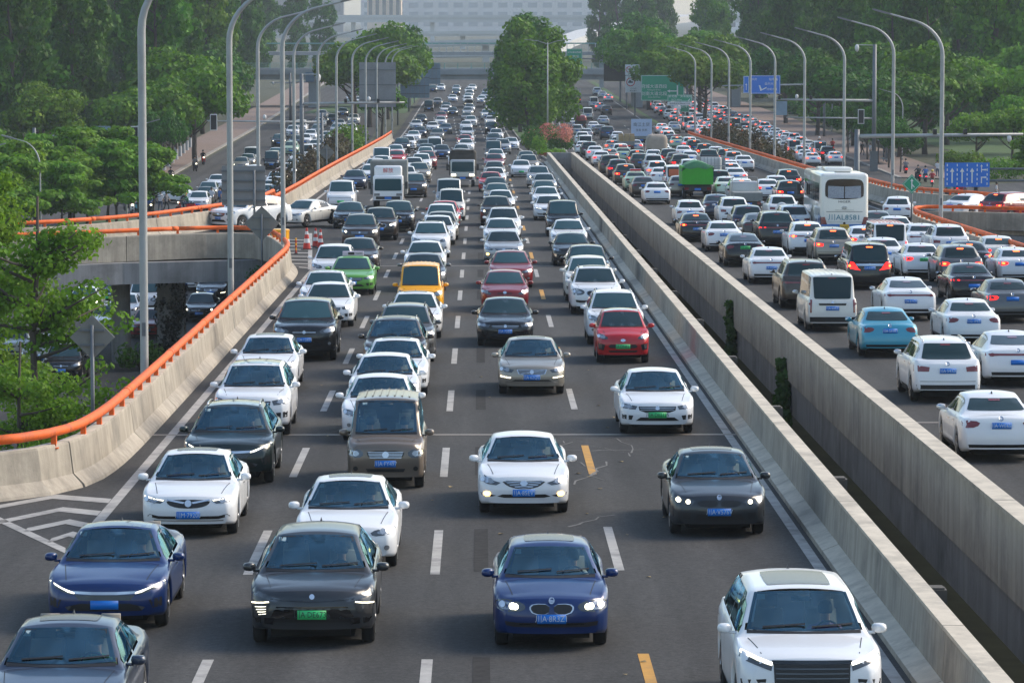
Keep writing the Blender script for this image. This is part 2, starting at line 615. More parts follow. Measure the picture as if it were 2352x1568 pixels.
        for v in bm.verts: v.co = out[v]
        if view in ('R', 'S-'): pass
        bm.normal_update()
        flip = {'F': (0, -1, 0), 'R': (0, 1, 0), 'S+': (1, 0, 0), 'S-': (-1, 0, 0), 'T': (0, 0, 1)}[view]
        fl = [f for f in bm.faces if f.normal.dot(Vector(flip)) < 0]
        if fl: bmesh.ops.reverse_faces(bm, faces=fl)
        me = bpy.data.meshes.new("panel")
        bm.to_mesh(me)
        bm.free()
        me.shade_smooth()
        return me
    def add(s, name, me, material, side='', parent=None, mx=None):
        """side: F only on fronts, R only on rears, '' always"""
        real = BLACK if isinstance(material, str) else material
        if isinstance(me, MB):
            o = me.build(name, real, link=False, smooth=True)
            me = o.data
            bpy.data.objects.remove(o)
        else:
            if len(me.polygons) == 0: return None
            me.materials.append(real)
        s.parts.append(dict(name=name, me=me, mat=material, side=side, parent=parent, mx=mx))
        return len(s.parts) - 1
    def patch(s, name, poly, view, material, off=0.006, side=None, cell=0.13, rnd_it=0, mirror=False, parent=None):
        if side is None: side = view if view in 'FR' else ''
        if rnd_it: poly = chaikin(poly, rnd_it)
        i = s.add(name, s.proj(poly, view, off, cell), material, side, parent)
        if mirror:
            s.add(name, s.proj([(-p[0], p[1]) for p in poly], view, off, cell), material, side, parent)
        return i
    def fpoly(s, pts):
        """normalised (x / half width, height fraction up to the bonnet edge) -> metres"""
        return [(x * s.w, s.fz(t)) for x, t in pts]

    def common(s, glasscol=GLASS, rails=False, sunroof=False, roofcol=None, fin=True, side_win=True, wsw=1.0, third=False, mirrorcol='PAINT', open=False):
        w, H = s.w, s.H
        # body first
        s.parts.insert(0, dict(name="body", me=s.mesh, mat='PAINT', side='', parent=None, mx=None))
        # windscreen
        def xedge(y, k): return (s.f_wt(y) - k) * 1.0
        zlo, zhi = s.f_zt(s.yc + .05) + .01, H - .075
        xb, xt = xedge(s.yc + .05, .035), xedge(s.yr0, .055)
        poly = [(-xb, zlo + .012), (-xb * .5, zlo - .004), (0, zlo - .006), (xb * .5, zlo - .004), (xb, zlo + .012), (lerp(xb, xt, .5) + .004, lerp(zlo, zhi, .5)), (xt, zhi - .014), (xt * .5, zhi), (0, zhi + .006), (-xt * .5, zhi), (-xt, zhi - .014),
                (-lerp(xb, xt, .5) - .004, lerp(zlo, zhi, .5))]
        s.patch("windscreen", poly, 'F', CLEAR if open else glasscol, off=.006, cell=.16)
        if open: s.open_up(poly)
        # wiper cowl
        s.patch("cowl_panel", [(-xb, zlo - .035), (xb, zlo - .035), (xb, zlo + .006), (0, zlo - .012), (-xb, zlo + .006)], 'F', BLACK, off=.004, cell=.3)
        # rear window
        zlo, zhi = s.zd + .05, H - s.roofdrop - .075
        xb, xt = s.f_wt(s.yb) - .07, s.f_wt(s.yr1) - .06
        poly = [(-xb, zlo), (xb, zlo), (xt, zhi), (-xt, zhi)]
        s.patch("rear_window", chaikin([(-xb, zlo), (-xb * .8, zlo - .008), (xb * .8, zlo - .008), (xb, zlo), (lerp(xb, xt, .2), lerp(zlo, zhi, .2)), (lerp(xb, xt, .85), lerp(zlo, zhi, .85)), (xt, zhi), (xt * .8, zhi + .005), (-xt * .8, zhi + .005), (-xt, zhi), (-lerp(xb, xt, .85), lerp(zlo, zhi, .85)), (-lerp(xb, xt, .2), lerp(zlo, zhi, .2))], 2), 'R', REARGLASS, off=.011, cell=.07)
        # side windows
        if side_win:
            yA, yB = s.yc + .28, s.yr1 + (s.yb - s.yr1) * .45
            def zt_at(y):
                return min(s.f_zt(y) - .10, H - .115)
            def zb_at(y): return s.f_zs(y) + .05
            ym = lerp(s.yr0, s.yr1, .42)
            y0 = s.yc + .22
            ya = y0
            while zt_at(ya) < zb_at(ya) + .05 and ya < s.yr0 + .5: ya += .03
            top = [(lerp(ya, ym - .03, t), zt_at(lerp(ya, ym - .03, t))) for t in (0, .25, .5, .75, 1)]
            front = [(ya - .04, zb_at(ya))] + top + [(ym - .03, zb_at(ym))]
            ye = s.yr1 + (s.yb - s.yr1) * .30
            if third:
                yq = lerp(ym, ye, .58)
                segs = [(ym + .03, yq - .03), (yq + .03, ye)]
            else:
                segs = [(ym + .03, ye)]
            wins = [front]
            for (p, q) in segs:
                wins.append([(p, zb_at(p))] + [(lerp(p, q, t), zt_at(lerp(p, q, t))) for t in (0, .25, .5, .75, 1)] + [(q + .03, zb_at(q))])
            for vw in ('S+', 'S-'):
                for wpoly in wins:
                    s.patch("side_window", wpoly, vw, CLEAR if open else GLASS_SIDE, off=.006, side='', cell=.2)
                    if open and vw == 'S+': s.open_up(wpoly, True)
                # sill trim and door seams
                s.patch("sill_trim", [(s.axles[0] + s.tyre + .12, s.zl + .015), (s.axles[1] - s.tyre - .12, s.zl + .015), (s.axles[1] - s.tyre - .12, s.zl + .10), (s.axles[0] + s.tyre + .12, s.zl + .10)], vw, BLACK, off=.004, side='', cell=.5)
                for yy in (s.yr0 - .32, ym):
                    s.patch("door_seam", [(yy - .006, s.zl + .14), (yy + .006, s.zl + .14), (yy + .006, s.f_zs(yy) - .03), (yy - .006, s.f_zs(yy) - .03)], vw, BLACK, off=.0025, side='', cell=.2)
                for yy in (ym - .18, lerp(ym, ye, .8)):
                    zz = s.f_zs(yy) - .13
                    s.patch("door_handle", [(yy - .09, zz - .014), (yy + .09, zz - .014), (yy + .09, zz + .014), (yy - .09, zz + .014)], vw, CHROME, off=.016, side='', cell=.3)
        zs_ = s.zn + .02
        for sx in (1, -1):
            s.patch("bonnet_seam", [(sx * .66 * w, .34), (sx * (.66 * w + .014), .34), (sx * (.78 * w + .014), s.yc - .04), (sx * .78 * w, s.yc - .04)], 'T', BLACK, off=.0025, side='F', cell=.3)
        if open:
            for (x0, x1) in ((.10, .62), (-.52, .02)):
                zb_ = s.f_zt(s.yc + .05) + .02
                s.patch("wiper", [(x0 * w * 1.1, zb_ + .015), (x1 * w * 1.1, zb_ + .05), (x1 * w * 1.1, zb_ + .068), (x0 * w * 1.1, zb_ + .034)], 'F', BLACK, off=.02, cell=.2)
        # mirrors
        ymr = s.yc + .36
        zm = s.f_zs(ymr) + .075
        for sx in (1, -1):
            mb = MB()
            x0 = s.w * .95
            prof = []
            cx = x0 + .125
            # rounded housing: a squashed ball cut flat at the back
            rings = [(-.085, .04, .03), (-.065, .08, .052), (-.02, .10, .066), (.03, .102, .068), (.05, .09, .058)]
            vs, fs = [], []
            nn = 12
            for (dy, rx, rz) in rings:
                for k in range(nn):
                    t = 2 * math.pi * k / nn
                    ct, st = math.cos(t), math.sin(t)
                    vs.append((sx * (cx + rx * math.copysign(abs(ct) ** .75, ct)), ymr + dy + .04 * abs(ct) * (1 if ct < 0 else .2), zm + rz * math.copysign(abs(st) ** .75, st)))
            for i in range(len(rings) - 1):
                for k in range(nn):
                    q = (i * nn + k, i * nn + (k + 1) % nn, (i + 1) * nn + (k + 1) % nn, (i + 1) * nn + k)
                    fs.append(q if sx > 0 else q[::-1])
            fs.append(tuple(range(nn))[::(-1 if sx > 0 else 1)])
            fs.append(tuple(range((len(rings) - 1) * nn, len(rings) * nn))[::(1 if sx > 0 else -1)])
            mb.add(vs, fs)
            mb.box(*(sorted((sx * (x0 - .09), sx * (cx - .06)))), ymr - .03, ymr + .03, zm - .075, zm - .04)
            i = s.add("mirror", mb, mirrorcol)
            g = MB().box(*sorted((sx * (cx - .095), sx * (cx + .095))), ymr + .052, ymr + .056, zm - .055, zm + .055)
            s.add("mirror_glass", g, CHROME, 'R', parent=i)
        # wheels: the tyre is the wheel's own mesh, the rim and its disc are sub-parts
        T = s.tyre
        for a in s.axles:
            for sx in (1, -1):
                xo = s.w - .03
                tw = .20
                mb = MB()
                mb.lathe([(T * .62, 0), (T * .93, .0), (T, -.03), (T, -tw + .03), (T * .93, -tw), (T * .5, -tw)], 22, axis='X')
                if sx < 0:
                    mb.v = [(-x, y, z) for x, y, z in mb.v]
                    mb.f = [f[::-1] for f in mb.f]
                mb.v = [(x + sx * xo, y + a, z + T) for x, y, z in mb.v]
                i = s.add("wheel", mb, TYRE)
                rb = MB()
                ns = 5
                r = T * .64
                for k in range(ns):
                    t0 = 2 * math.pi * k / ns
                    for (da, ra, rb_) in ((0, .06, 1.0),):
                        c, sn = math.cos(t0), math.sin(t0)
                        hw0, hw1 = .035, .05
                        pts = []
                        for (rr, hh) in ((.03, hw0), (r, hw1)):
                            for sg in (-1, 1):
                                pts.append((.008, rr * c - sg * hh * sn, rr * sn + sg * hh * c))
                        rb.add(pts, [(0, 2, 3, 1)])
                rb.lathe([(.06, -.01), (.055, .016), (.0, .018)], 10, axis='X')
                # outer ring
                n = 22
                vs, fs = [], []
                for k in range(n):
                    t = 2 * math.pi * k / n
                    vs.append((.012, r * 1.02 * math.cos(t), r * 1.02 * math.sin(t)))
                    vs.append((.004, r * .9 * math.cos(t), r * .9 * math.sin(t)))
                for k in range(n):
                    fs.append((2 * k, 2 * ((k + 1) % n), 2 * ((k + 1) % n) + 1, 2 * k + 1))
                rb.add(vs, fs)
                if sx < 0:
                    rb.v = [(-x, y, z) for x, y, z in rb.v]
                    rb.f = [f[::-1] for f in rb.f]
                rb.v = [(x + sx * xo, y + a, z + T) for x, y, z in rb.v]
                s.add("rim", rb, RIM, '', parent=i)
        # underbody and wheel boxes
        ub = MB()
        ub.box(-s.w * .66, s.w * .66, .32, s.L - .30, .17, .62)
        ub.box(-s.w * .93, s.w * .93, s.axles[0] + T + .10, s.axles[1] - T - .10, .19, .30)
        ub.box(-s.w * .60, s.w * .60, .20, .34, .20, .42)
        s.add("underbody", ub, UNDER)
        if rails:
            for sx in (1, -1):
                pts = []
                for t in (0, .04, .1, .3, .5, .7, .9, .96, 1):
                    y = lerp(s.yr0 + .15, s.yr1 - .02, t)
                    xx = sx * (s.f_wt(y) - .05)
                    hit = s.bvh.ray_cast(Vector((xx, y, 5)), Vector((0, 0, -1)))[0]
                    zz = (hit.z if hit else H) + (.045 if 0 < t < 1 else .0)
                    pts.append((xx, y, zz))
                s.add("roof_rail", MB().tube(pts, .017, 6), CHROME if rails == 'chrome' else BLACK)
        if roofcol is not None:
            xr = s.wr - .06
            s.patch("roof_panel", [(-xr, s.yr0 + .02), (xr, s.yr0 + .02), (xr, s.yr1 + .0), (-xr, s.yr1 + .0)], 'T', roofcol, off=.004, side='', cell=.25)
        if sunroof:
            xr = s.wr * .66
            y0, y1 = s.yr0 + .18, s.yr0 + (.95 if sunroof != 'big' else 1.55)
            s.patch("sunroof", chaikin([(-xr, y0 + .06), (-xr + .06, y0), (xr - .06, y0), (xr, y0 + .06), (xr, y1 - .06), (xr - .06, y1), (-xr + .06, y1), (-xr, y1 - .06)], 1), 'T', SUNGLASS, off=.006, side='', cell=.2)
        if fin:
            yf = s.yr1 - .15
            hit = s.bvh.ray_cast(Vector((0, yf, 5)), Vector((0, 0, -1)))[0]
            zf = hit.z if hit else H
            s.add("antenna_fin", MB().add([(-.02, yf - .08, zf - .01), (.02, yf - .08, zf - .01), (.02, yf + .07, zf - .01), (-.02, yf + .07, zf - .01), (0, yf + .05, zf + .06), (0, yf + .065, zf + .055)],
                                         [(0, 1, 4), (1, 2, 5, 4), (2, 3, 5), (3, 0, 4, 5)]), BLACK)
    def open_up(s, poly, side=False):
        """cut the body behind the windscreen and furnish the cabin"""
        cx = sum(p[0] for p in poly) / len(poly); cz = sum(p[1] for p in poly) / len(poly)
        inner = [(cx + (x - cx) * .94, cz + (z - cz) * .90) for x, z in poly]
        def inside(x, z, pl):
            c = False
            for (x1, z1), (x2, z2) in zip(pl, pl[1:] + pl[:1]):
                if (z1 > z) != (z2 > z) and x < (x2 - x1) * (z - z1) / (z2 - z1) + x1: c = not c
            return c
        mid = [(cx + (x - cx) * .97, cz + (z - cz) * .95) for x, z in poly]
        bm = bmesh.new(); bm.from_mesh(s.parts[0]['me'])
        if side:
            dead = [f for f in bm.faces if abs(f.normal.x) > .45 and inside(f.calc_center_median().y, f.calc_center_median().z, mid)]
        else:
            dead = [f for f in bm.faces if f.calc_center_median().y < s.yr0 + .2 and f.normal.y < -.1 and inside(f.calc_center_median().x, f.calc_center_median().z, mid)]
        bmesh.ops.delete(bm, geom=dead, context='FACES')
        me = bpy.data.meshes.new("body"); bm.to_mesh(me); bm.free()
        me.shade_smooth(); me.materials.append(PAINTS['white'])
        s.parts[0]['me'] = me
        if side:
            for vw in ('S+', 'S-'):
                for k in range(len(poly)):
                    j = (k + 1) % len(poly)
                    s.patch("window_frame", [poly[k], poly[j], inner[j], inner[k]], vw, BLACK, off=.004, side='', cell=.3)
            return
        n = len(poly)
        for k in range(n):
            j = (k + 1) % n
            s.patch("windscreen_frit", [poly[k], poly[j], inner[j], inner[k]], 'F', BLACK, off=.004, cell=.2)
        w = s.w
        zt = s.zh1
        mb = MB()
        mb.box(-w * .80, w * .80, s.yc + .12, s.yr0 - .18, .50, zt - .06).box(-w * .80, w * .80, s.yc + .02, s.yc + .16, .50, zt - .10)
        s.add("dashboard", mb, SEAT)
        s.add("cabin_floor", MB().box(-w * .86, w * .86, s.yc + .1, s.yr1 + .2, .34, .40), UNDER)
        s.add("steering_wheel", MB().tube([(.37 + .17 * math.cos(t * .4488), s.yr0 - .12 - .05 * math.sin(t * .4488), zt - .07 + .16 * math.sin(t * .4488)) for t in range(15)], .016, 6, caps=False), BLACK)
        for yy, seats in ((s.yr0 + .62, (.37, -.37)), (s.yr0 + 1.5, (.42, -.42))):
            for xx in seats:
                mb = MB()
                mb.box(xx - .24, xx + .24, yy - .55, yy + .02, .40, s.zh1 - .46)
                mb.add([(xx - .23, yy, s.zh1 - .5), (xx + .23, yy, s.zh1 - .5), (xx + .20, yy + .14, s.zh1 + .12), (xx - .20, yy + .14, s.zh1 + .12), (xx - .23, yy + .12, s.zh1 - .5), (xx + .23, yy + .12, s.zh1 - .5), (xx + .20, yy + .24, s.zh1 + .12), (xx - .20, yy + .24, s.zh1 + .12)],
                       [(0, 1, 2, 3), (7, 6, 5, 4), (0, 4, 5, 1), (1, 5, 6, 2), (2, 6, 7, 3), (3, 7, 4, 0)])
                mb.box(xx - .13, xx + .13, yy + .16, yy + .25, s.zh1 + .15, s.zh1 + .33)
                s.add("seat", mb, SEAT_G)
        s.add("interior_mirror", MB().box(-.13, .13, s.yr0 - .12, s.yr0 - .08, s.H - .20, s.H - .13), BLACK)
        # papers and stickers behind the glass
        s.patch("windscreen_sticker", [(-w * .62, s.H - .17), (-w * .50, s.H - .17), (-w * .50, s.H - .11), (-w * .62, s.H - .11)], 'F', S_STICK, off=.003, cell=.3)
    def plate(s, zc, view='F', off=.02):
        hw, hh = .22, .07
        poly = [(-hw, zc - hh), (hw, zc - hh), (hw, zc + hh), (-hw, zc + hh)]
        # a flat plate fixed in front of the bumper
        o, d = (Vector((0, -4, zc)), Vector((0, 1, 0))) if view == 'F' else (Vector((0, s.L + 4, zc)), Vector((0, -1, 0)))
        ys = []
        for x in (-hw, 0, hw):
            for z in (zc - hh, zc, zc + hh):
                h = s.bvh.ray_cast(Vector((x, o.y, z)), d)[0]
                if h: ys.append(h.y)
        y = (min(ys) - .012) if view == 'F' else (max(ys) + .012)
        mb = MB().box(-hw, hw, y - .004, y + .004, zc - hh, zc + hh)
        s.add("number_plate", mb, 'PLATE', view)
        s.plate_pos = getattr(s, 'plate_pos', {})
        s.plate_pos[view] = (0, y - .0065 if view == 'F' else y + .0065, zc)

# ---- faces and tails ------------------------------------------------
def fr(s, name, pts, m, mirror=False, off=.007, it=0, parent=None):
    if name == "headlight" and m in ('HEAD', 'HEADG'):
        # a dark housing behind clear glass, with reflector bowls inside
        cx = sum(p[0] for p in pts) / len(pts); ct = sum(p[1] for p in pts) / len(pts)
        s.patch(name, s.fpoly(pts), 'F', LAMPDARK, off=off, mirror=mirror, rnd_it=it, cell=.12)
        s.patch("reflector", s.fpoly([(cx + (x - cx) * .66 + .03, ct + (t - ct) * .60) for x, t in pts]), 'F', LAMP, off=off + .004, mirror=mirror, rnd_it=1, cell=.12)
        disc(s, "headlight_lens", cx - .04, ct, .052, 'HEAD', off=off + .009, mirror=mirror)
        return disc(s, "headlight_lens", cx + .13, ct + .03, .045, CHROME, off=off + .009, mirror=mirror)
    return s.patch(name, s.fpoly(pts), 'F', m, off=off, mirror=mirror, rnd_it=it, cell=.12, parent=parent)
def disc(s, name, x, t, r, m, view='F', off=.014, mirror=False, sx=1.0, n=14, z=None):
    zc = s.fz(t) if z is None else z
    poly = [(x * s.w + r * sx * math.cos(2 * math.pi * k / n), zc + r * math.sin(2 * math.pi * k / n)) for k in range(n)]
    return s.patch(name, poly, view, m, off=off, mirror=mirror, cell=.2)

def face(s, style):
    if style == 'wing':            # shield grille with wings
        fr(s, "grille", [(-.46, .86), (0, .90), (.46, .86), (.42, .70), (.24, .60), (0, .575), (-.24, .60), (-.42, .70)], BLACK, it=1)
        fr(s, "grille_wing", [(.07, .80), (.44, .90), (.44, .85), (.10, .74)], CHROME, True, .014)
        disc(s, "emblem", 0, .75, .065, CHROME, off=.02)
        fr(s, "headlight", [(.48, .86), (.93, .96), (.95, .86), (.80, .78), (.58, .74)], 'HEAD', True)
        fr(s, "daytime_lamp", [(.50, .865), (.93, .965), (.935, .92), (.52, .83)], 'DRL', True, .012)
        fr(s, "lower_intake", [(-.62, .30), (.62, .30), (.80, .36), (.86, .28), (.62, .19), (-.62, .19), (-.86, .28), (-.80, .36)], BLACK)
        fr(s, "chrome_lip", [(-.72, .15), (.72, .15), (.72, .12), (-.72, .12)], CHROME, off=.012)
        s.plate(s.fz(.33))
    elif style == 'slats':         # wide smile of chrome bars
        fr(s, "grille", [(-.50, .87), (0, .83), (.50, .87), (.36, .66), (.18, .57), (0, .555), (-.18, .57), (-.36, .66)], BLACK, it=1)
        for k, (a, hw) in enumerate(((.80, .42), (.735, .37), (.67, .31), (.61, .2))):
            fr(s, "grille_bar", [(-hw, a + .035), (0, a - .005), (hw, a + .035), (hw, a + .012), (0, a - .03), (-hw, a + .012)], CHROME, off=.013)
        disc(s, "emblem", 0, .76, .05, CHROME, off=.02, sx=1.5)
        fr(s, "headlight", [(.50, .78), (.66, .85), (.86, 1.02), (.96, .98), (.95, .82), (.78, .72), (.6, .68)], 'HEAD', True)
        disc(s, "headlight_lens", .80, .86, .055, CHROME, off=.013, mirror=True)
        disc(s, "fog_lamp", .80, .36, .05, 'FOG', off=.012, mirror=True, sx=1.4)
        fr(s, "fog_trim", [(.60, .30), (.94, .40), (.92, .28), (.7, .25)], BLACK, True, .004)
        fr(s, "lower_intake", [(-.46, .35), (.46, .35), (.58, .27), (.44, .22), (-.44, .22), (-.58, .27)], BLACK)
        s.plate(s.fz(.40))
    elif style in ('kidney', 'kidney_dark'):
        dark = style.endswith('dark')
        for sx in (1, -1):
            p = [(sx * .03, .84), (sx * .30, .85), (sx * .37, .74), (sx * .30, .58), (sx * .05, .57)] if not dark else [(sx * .02, .83), (sx * .34, .83), (sx * .44, .74), (sx * .34, .63), (sx * .05, .62)]
            fr(s, "kidney_surround", [(x * 1.08, (t - .71) * 1.14 + .71) for x, t in p], BLACK if dark else CHROME, it=1, off=.006)
            fr(s, "grille", p, BLACK, it=1, off=.012)
        disc(s, "emblem", 0, .94, .045, CHROME, off=.012)
        if dark:
            fr(s, "headlight", [(.50, .80), (.58, .88), (.95, .97), (.97, .82), (.80, .70), (.55, .70)], LAMPDARK, True)
            disc(s, "angel_eye", .64, .79, .043, 'HEAD', off=.013, mirror=True)
            disc(s, "angel_eye", .83, .84, .046, 'HEAD', off=.013, mirror=True)
            fr(s, "lower_intake", [(-.45, .36), (.45, .36), (.52, .16), (-.52, .16)], BLACK)
            fr(s, "side_intake", [(.58, .40), (.94, .46), (.94, .24), (.60, .18)], BLACK, True)
        else:
            fr(s, "headlight", [(.44, .82), (.60, .94), (.88, .96), (.98, .84), (.92, .64), (.66, .61), (.47, .67)], 'HEADG', True, it=1)
            disc(s, "headlight_lens", .62, .77, .048, 'HEAD', off=.014, mirror=True)
            fr(s, "lower_intake", [(-.60, .33), (.60, .33), (.80, .36), (.78, .24), (.62, .20), (-.62, .20), (-.78, .24), (-.80, .36)], BLACK)
            fr(s, "intake_bar", [(-.55, .30), (.55, .30), (.55, .275), (-.55, .275)], GLOSSBLACK, off=.016)
        s.plate(s.fz(.44))
    elif style == 'bar':           # slim lamps joined by a bright bar
        fr(s, "chrome_bar", [(-.58, .78), (-.2, .76), (.2, .76), (.58, .78), (.52, .70), (.2, .67), (-.2, .67), (-.52, .70)], CHROME, off=.01)
        fr(s, "grille", [(-.50, .66), (.50, .66), (.42, .50), (-.42, .50)], GLOSSBLACK)
        fr(s, "headlight", [(.50, .72), (.95, 1.0), (.97, .92), (.72, .74), (.56, .66)], LAMPDARK, True)
        fr(s, "daytime_lamp", [(.50, .735), (.94, 1.01), (.955, .985), (.60, .73), (.50, .69)], 'DRL', True, .014)
        fr(s, "lower_intake", [(-.40, .40), (.40, .40), (.66, .28), (.60, .16), (-.60, .16), (-.66, .28)], BLACK)
        fr(s, "side_intake", [(.72, .5), (.92, .56), (.92, .28), (.78, .24)], BLACK, True)
        s.plate(s.fz(.36))
    elif style == 'pixel':         # dark lamp blocks with stacked strips
        fr(s, "headlight", [(.50, .80), (.94, .98), (.97, .86), (.56, .70)], LAMPDARK, True)
        fr(s, "pixel_lamp", [(.66, .66), (.95, .72), (.93, .36), (.72, .42)], BLACK, True)
        fr(s, "daytime_lamp", [(.68, .725), (.96, .665), (.955, .635), (.68, .695)], 'DRLY', True, .014)
        for k in range(4):
            a = .60 - k * .062
            fr(s, "lamp_strip", [(-.72, a), (-.90 + .02 * k, a - .03), (-.90 + .02 * k, a - .048), (-.73, a - .018)], 'DRL', False, .014)
        fr(s, "lower_grille", [(-.56, .60), (.56, .60), (.66, .33), (.50, .27), (-.50, .27), (-.66, .33)], GLOSSBLACK, off=.005)
        fr(s, "nose_band", [(-.66, .80), (0, .74), (.66, .80), (.66, .775), (0, .71), (-.66, .775)], GLOSSBLACK)
        disc(s, "emblem", 0, .86, .04, CHROME, off=.012)
        fr(s, "lower_intake", [(-.58, .30), (.58, .30), (.66, .20), (-.66, .20)], BLACK)
        fr(s, "side_blade", [(.60, .30), (.94, .30), (.88, .16), (.62, .12)], GLOSSBLACK, True)
        s.plate(s.fz(.40))
    elif style == 'volvo':
        fr(s, "grille_surround", [(-.45, .865), (.45, .865), (.40, .64), (.26, .58), (-.26, .58), (-.40, .64)], CHROME, off=.005)
        fr(s, "grille", [(-.42, .84), (.42, .84), (.375, .65), (.25, .60), (-.25, .60), (-.375, .65)], BLACK, off=.01)
        for k in range(4):
            fr(s, "grille_bar", [(-.40 + .01 * k, .80 - k * .055), (.40 - .01 * k, .80 - k * .055), (.40 - .01 * k, .785 - k * .055), (-.40 + .01 * k, .785 - k * .055)], CHROME, off=.013)
        fr(s, "grille_slash", [(-.36, .64), (-.30, .64), (.36, .82), (.30, .82)], CHROME, off=.016)
        disc(s, "emblem", 0, .73, .055, CHROME, off=.02)
        fr(s, "headlight", [(.53, .84), (.93, 1.0), (.96, .90), (.80, .74), (.60, .70)], 'HEADG', True)
        fr(s, "fog_lamp", [(.62, .46), (.93, .54), (.93, .48), (.64, .41)], 'DRLY', True, .012)
        fr(s, "lower_intake", [(-.50, .34), (.50, .34), (.60, .26), (-.60, .26)], BLACK)
        fr(s, "chrome_lip", [(-.80, .24), (0, .20), (.80, .24), (.80, .22), (0, .175), (-.80, .22)], CHROME, off=.012)
        s.plate(s.fz(.46))
    elif style == 'boxgrille':     # one tall black grille block
        fr(s, "grille", [(-.52, .92), (.52, .92), (.50, .30), (-.50, .30)], BLACK)
        fr(s, "grille_frame", [(-.54, .97), (.54, .97), (.54, .90), (-.54, .90)], GLOSSBLACK, off=.012)
        for k in range(6):
            a = .83 - k * .085
            fr(s, "grille_bar", [(-.49, a), (.49, a), (.49, a - .02), (-.49, a - .02)], LAMPDARK, off=.012)
        fr(s, "headlight", [(.53, .90), (.93, 1.06), (.96, .96), (.55, .78)], LAMPDARK, True)
        fr(s, "daytime_lamp", [(.53, .93), (.93, 1.07), (.94, 1.03), (.54, .87)], 'DRL', True, .014)
        fr(s, "side_intake", [(.62, .64), (.95, .60), (.92, .34), (.64, .34)], BLACK, True)
        s.plate(s.fz(.22))
    elif style == 'van':
        fr(s, "grille", [(-.50, .80), (.50, .80), (.42, .56), (-.42, .56)], BLACK, it=1)
        for k in range(5):
            a = .76 - k * .042
            fr(s, "grille_bar", [(-.45 + .012 * k, a), (.45 - .012 * k, a), (.45 - .012 * k, a - .016), (-.45 + .012 * k, a - .016)], CHROME, off=.013)
        disc(s, "emblem", 0, .68, .07, CHROME, off=.02)
        fr(s, "headlight", [(.56, .80), (.93, .88), (.96, .70), (.86, .58), (.58, .60)], 'HEADG', True, it=1)
        disc(s, "headlight_lens", .75, .71, .055, CHROME, off=.013, mirror=True)
        fr(s, "lower_intake", [(-.50, .26), (.50, .26), (.46, .16), (-.46, .16)], BLACK)
        disc(s, "fog_lamp", .76, .26, .05, BLACK, mirror=True)
        s.plate(s.fz(.41))
    elif style == 'round':         # small cheerful electric car
        fr(s, "headlight", [(.52, .80), (.66, .96), (.93, 1.04), (.95, .86), (.72, .74)], 'HEADG', True, it=1)
        fr(s, "grille", [(-.46, .52), (.46, .52), (.56, .42), (.46, .34), (-.46, .34), (-.56, .42)], BLACK)
        disc(s, "emblem", 0, .72, .045, CHROME, sx=1.7)
        fr(s, "side_intake", [(.66, .50), (.92, .60), (.90, .28), (.72, .22)], BLACK, True)
        fr(s, "side_trim", [(.78, .52), (.90, .56), (.88, .34), (.80, .30)], CHROME, True, .013)
        fr(s, "lower_intake", [(-.55, .22), (.55, .22), (.5, .13), (-.5, .13)], BLACK)
        s.plate(s.fz(.42))
    elif style == 'hatch':
        fr(s, "grille", [(-.40, .60), (.40, .60), (.56, .40), (.40, .26), (-.40, .26), (-.56, .40)], BLACK, it=1)
        fr(s, "upper_slot", [(-.30, .84), (.30, .84), (.28, .77), (-.28, .77)], BLACK)
        disc(s, "emblem", 0, .86, .05, CHROME, sx=1.3)
        fr(s, "headlight", [(.50, .74), (.80, 1.06), (.95, 1.08), (.95, .88), (.72, .70)], 'HEADG', True, it=1)
        disc(s, "fog_lamp", .80, .30, .05, BLACK, mirror=True)
        s.plate(s.fz(.45))
    elif style == 'plain':         # closed nose of an electric people carrier
        fr(s, "nose_line", [(-.72, .80), (.72, .80), (.72, .775), (-.72, .775)], GLOSSBLACK)
        fr(s, "daytime_lamp", [(.74, .82), (.95, .84), (.95, .79), (.78, .77)], 'DRL', True, .012)
        fr(s, "lamp_column", [(.80, .76), (.86, .76), (.86, .44), (.80, .44)], GLOSSBLACK, True)
        fr(s, "lower_intake", [(-.70, .24), (.70, .24), (.6, .12), (-.6, .12)], BLACK)
        s.plate(s.fz(.44))
    else:                          # 'std' and 'std2': ordinary saloon or sport utility face
        two = style == 'std2'
        if two:
            fr(s, "grille", [(-.50, .84), (.50, .84), (.48, .66), (.32, .56), (-.32, .56), (-.48, .66)], BLACK)
            fr(s, "grille_bar", [(-.47, .79), (.47, .79), (.47, .765), (-.47, .765)], CHROME, off=.013)
            fr(s, "grille_bar", [(-.44, .70), (.44, .70), (.44, .68), (-.44, .68)], CHROME, off=.013)
            fr(s, "headlight", [(.53, .85), (.92, .96), (.96, .88), (.90, .74), (.58, .69)], 'HEAD', True)
            fr(s, "lower_intake", [(-.45, .34), (.45, .34), (.58, .18), (-.58, .18)], BLACK)
            fr(s, "side_intake", [(.64, .42), (.93, .46), (.92, .26), (.68, .22)], BLACK, True)
        else:
            fr(s, "grille", [(-.40, .84), (.40, .84), (.34, .66), (-.34, .66)], BLACK, it=1)
            fr(s, "grille_bar", [(-.36, .77), (.36, .77), (.36, .745), (-.36, .745)], CHROME, off=.013)
            fr(s, "headlight", [(.46, .84), (.80, .98), (.95, .97), (.95, .82), (.80, .72), (.52, .68)], 'HEAD', True, it=1)
            fr(s, "lower_intake", [(-.58, .34), (.58, .34), (.50, .20), (-.50, .20)], BLACK, it=1)
            disc(s, "fog_lamp", .78, .30, .045, LAMP, mirror=True)
        disc(s, "emblem", 0, .76, .05, CHROME, off=.02)
        s.plate(s.fz(.45))

